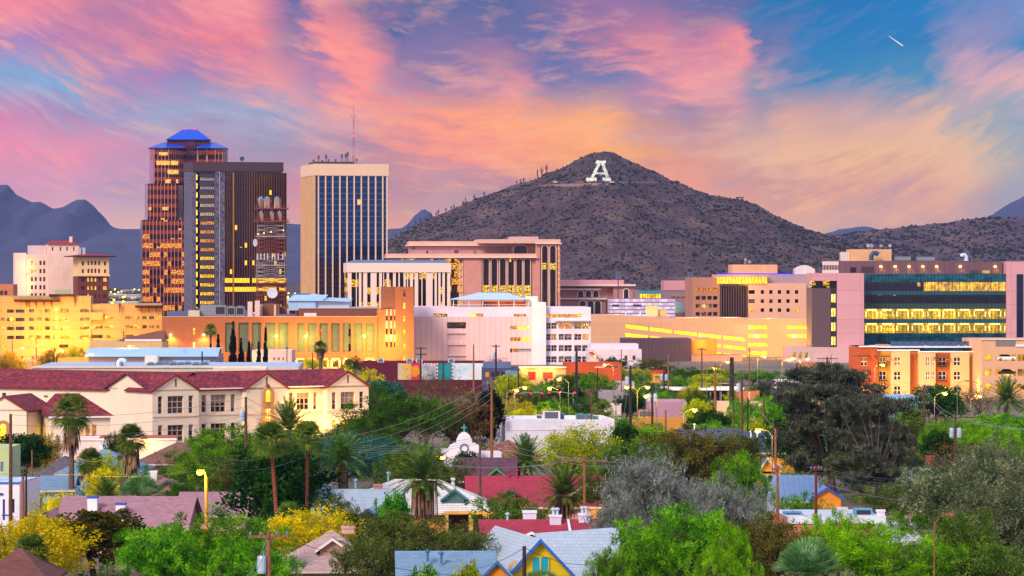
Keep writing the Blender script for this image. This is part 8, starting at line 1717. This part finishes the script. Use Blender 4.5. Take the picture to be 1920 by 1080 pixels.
def signal(px, top, label, Y, arm):
    o = thing('traffic_signal', label, 'traffic signal', (PX(px, Y), Y, 0)); z = PZ(top, Y); MB().tube([(0, 0, 0), (0, 0, z)], .12, 8).build('pole', GALV, o); MB().tube([(0, 0, z - .3), (arm * .5, 0, z), (arm, 0, z)], .08, 6).build('arm', GALV, o)
    for q in (arm, arm * .6, 0.25):
        hd = MB().box(q - .18, q + .18, -.3, -.1, z - 1.1, z + .1).build('signal_head', paint('1e1c18'), o)
        for i, c in enumerate(('ff2010', '241808', '0a1c10')): MB().lathe([(.12, 0), (.1, .03)], 10).build('signal_light', lampglow(c, 9 if i == 0 else .2), hd, (q, -.31, z - .1 - i * .36)).rotation_euler = (R(90), 0, 0)
signal(964, 736, 'traffic signal with arm over the middle street', 560, 4.5); signal(1075, 735, 'traffic signal arm reaching left before the dark green tree', 570, -4.0); signal(40, 668, 'traffic signal on the lit street at the far left', 880, 5); signal(90, 672, 'traffic signal right of the far left one', 870, -4)

# ------------------------------------------------------------------ vehicles
def car(loc, rz, mat, label, kind='car', s=1.0, group=None):
    o = thing('parked_car', label, 'car', loc, rz, group); o.scale = (s,) * 3; m = MB(); hw = .88
    prof = [(-2.2, .35), (-2.22, .75), (-2.05, .92), (-1.1, 1.0), (1.25, .98), (2.1, .88), (2.2, .7), (2.2, .35)] if kind == 'car' else [(-2.3, .4), (-2.3, 1.05), (-2.2, 1.1), (1.2, 1.1), (2.15, 1.0), (2.3, .8), (2.3, .4)]
    cab = [(-1.75, .95), (-1.2, 1.42), (.35, 1.45), (1.2, .98)] if kind == 'car' else [(-2.2, 1.08), (-2.0, 1.72), (.5, 1.75), (1.35, 1.08)]
    def ext(p, w0, w1, mb):
        n = len(p); zz0 = min(z for _, z in p); zz1 = max(z for _, z in p)
        wv = lambda z: w0 + (w1 - w0) * (z - zz0) / (zz1 - zz0 + 1e-6)
        for i in range(n): a, b = p[i], p[(i + 1) % n]; mb.face([(a[0], -wv(a[1]), a[1]), (a[0], wv(a[1]), a[1]), (b[0], wv(b[1]), b[1]), (b[0], -wv(b[1]), b[1])])
        mb.face([(x, -wv(z), z) for x, z in reversed(p)]); mb.face([(x, wv(z), z) for x, z in p])
    ext(prof, hw, hw * .97, m); m.build('body', mat, o); m = MB(); ext(cab, hw * .95, hw * .72, m); m.build('window_glass', paint('14181e', .1), o)
    z1 = cab[1][1]; MB().box(cab[1][0] - .02, cab[2][0] + .02, -hw * .73, hw * .73, z1 - .03, z1 + .05).build('car_roof', mat, o)
    for x in (-1.35, 1.35):
        for y in (-hw + .08, hw - .08):
            wl = MB().lathe([(.2, -.1), (.33, -.1), (.33, .1), (.2, .1)], 14).build('wheel', paint('141416'), o, (x, y, .33)); wl.rotation_euler = (R(90), 0, 0); MB().lathe([(.18, -.11), (.2, .11), (.05, .11)], 10).build('rim', GALV, wl)
    for y in (-.6, .6): MB().box(2.18, 2.24, y - .18, y + .18, .62, .78).build('headlight', paint('e8ecf0', .2), o); MB().box(-2.26, -2.2, y - .16, y + .16, .62, .8).build('tail_light', paint('8a1410', .3), o)
    return o
CW, CS, CK, CB, CR_ = paint('e8eaec', .25), paint('9aa2aa', .25, .1, .3, .5), paint('16181c', .2), paint('2458a8', .25), paint('a81c1c', .25)
car((PX(1152, 690), 690, 0), .1, CW, 'white parked car in front of the orange shop', 'suv', 1.25); car((PX(898, 316), 316, 0), .3, CB, 'blue car beside the yellow lit porch'); car((PX(1265, 640), 640, 0), 1.5, CW, 'white car on the middle street below the long canopy', 'suv'); car((PX(1252, 560), 560, 0), 1.5, CS, 'silver car on the middle street nearest the pink cinder block building'); car((PX(1300, 660), 660, 0), .2, CS, 'silver car under the long white canopy'); car((PX(1262, 735), 735, 0), .1, CW, 'white car on the low roofed lot beside the maroon kiosk'); car((PX(60, 860), 860, 0), .05, CK, 'dark car on the lit street at the far left'); car((PX(120, 905), 902, 0), .05, CR_, 'red car passing the parking garage'); car((PX(205, 905), 908, 0), 3.1, CW, 'white car passing the parking garage')
for i, (x, y, mt) in enumerate([(1935, 677, CK), (1888, 704.5, CK), (1935, 704.5, CS), (1885, 677, CW), (1930, 732, CK)]): car((PX(x, 692.6), 691.4, rg.Z(y)), 0, mt, ['black car parked on the top lit deck of the garage at the right edge', 'black car on the middle lit deck of the right edge garage, nearest its stair', 'silver car on the middle lit deck of the right edge garage', 'white car parked on the top lit deck of the garage at the right edge', 'black car on the lowest lit deck of the garage at the right edge'][i], s=.9)
tr = thing('box_trailer', 'white box trailer with a magenta side panel behind the pine', 'trailer', (PX(1476, 590), 590, 0)); zt = PZ(711, 590); MB().box(-2.7, 2.7, -1.2, 1.2, zt - 2.4, zt).build('body', paint('e8e4ea', .4), tr); MB().box(-1.7, 1.5, -1.26, -1.2, zt - 2.1, zt - .5).build('side_panel', paint('a80c6a', .4), tr)
MB().box(-2.5, 2.5, -1.0, 1.0, .6, zt - 2.4).build('undercarriage', paint('2a2a2e'), tr)
for x in (-1.8, 1.8):
    for y in (-1.0, 1.0): MB().lathe([(.2, -.12), (.45, -.12), (.45, .12), (.2, .12)], 12).build('wheel', paint('141416'), tr, (x, y, .45)).rotation_euler = (R(90), 0, 0)
HC = [CR_, CW, CB, CK, CS, paint('c87a1c', .3), CB, CR_, CW, paint('2a8ab8', .3)]
for i, px in enumerate((1036, 1041, 1062, 1073, 1086, 1089, 1132, 1143, 1147, 1163)):
    q = peak.hit(px, 346.2)
    if q: car(tuple(q + Vector((0, -1.5, 1.6))), rng.uniform(-.2, .2), HC[i], 'tiny car parked along the hillside road below the whitewashed letter', s=1.1, group='cars on the hillside road')
# roof fan and duct on the rear school roof, small plant there
pipe_vent(222, 689, 548, paint('c8d8e4', .4), 'pale bent duct on the flat rear roof of the school', .55, 1); ac('dark round fan behind the pale bent duct', 224, 687, 552, 1.2, .9, paint('5a6878', .5)); 
for i, x in enumerate((283, 300, 312, 325, 340, 352, 368, 384)): ac('blue grey cooler in the cluster on the rear school roof', x, 690, 556 + (i % 3) * 2, 1.3, .8 + .1 * (i % 2), paint('5a86b0', .5), None, 'coolers on the rear school roof')
metal_unit('roof_hatch', 'white square plant housing on the rear school roof', 'roof housing', 272, 295, 667, 689, 562, 3, paint('d8d0c4'))
for i, (p, t, b_, lb) in enumerate([(1472, 961, 976, 'blue evaporative cooler at the left end of the white parapet'), (1604, 955, 970, 'teal evaporative cooler between the white chimneys of the flat roof')]): metal_unit('evaporative_cooler', lb, 'cooler', p - 2, p + 32, t - 1, b_ + 1, 304, 1.4, paint('5a9ab8' if i else '4a8ab8', .5), None, 0, 1)
# ------------------------------------------------------------------ evening haze
hz = MB().box(-4200, 4200, -60, 10200, -1.0, 300.0).build('haze', None if False else [])
m, t = newmat('haze_air')
t.L.new(t.n('ShaderNodeVolumePrincipled', {'Color': C((.26, .38, 1.0)), 'Density': HAZE, 'Anisotropy': 0.0}).outputs[0], t.out.inputs['Volume'])
hz.data.materials.clear(); hz.data.materials.append(m); tag(hz, kind='stuff')
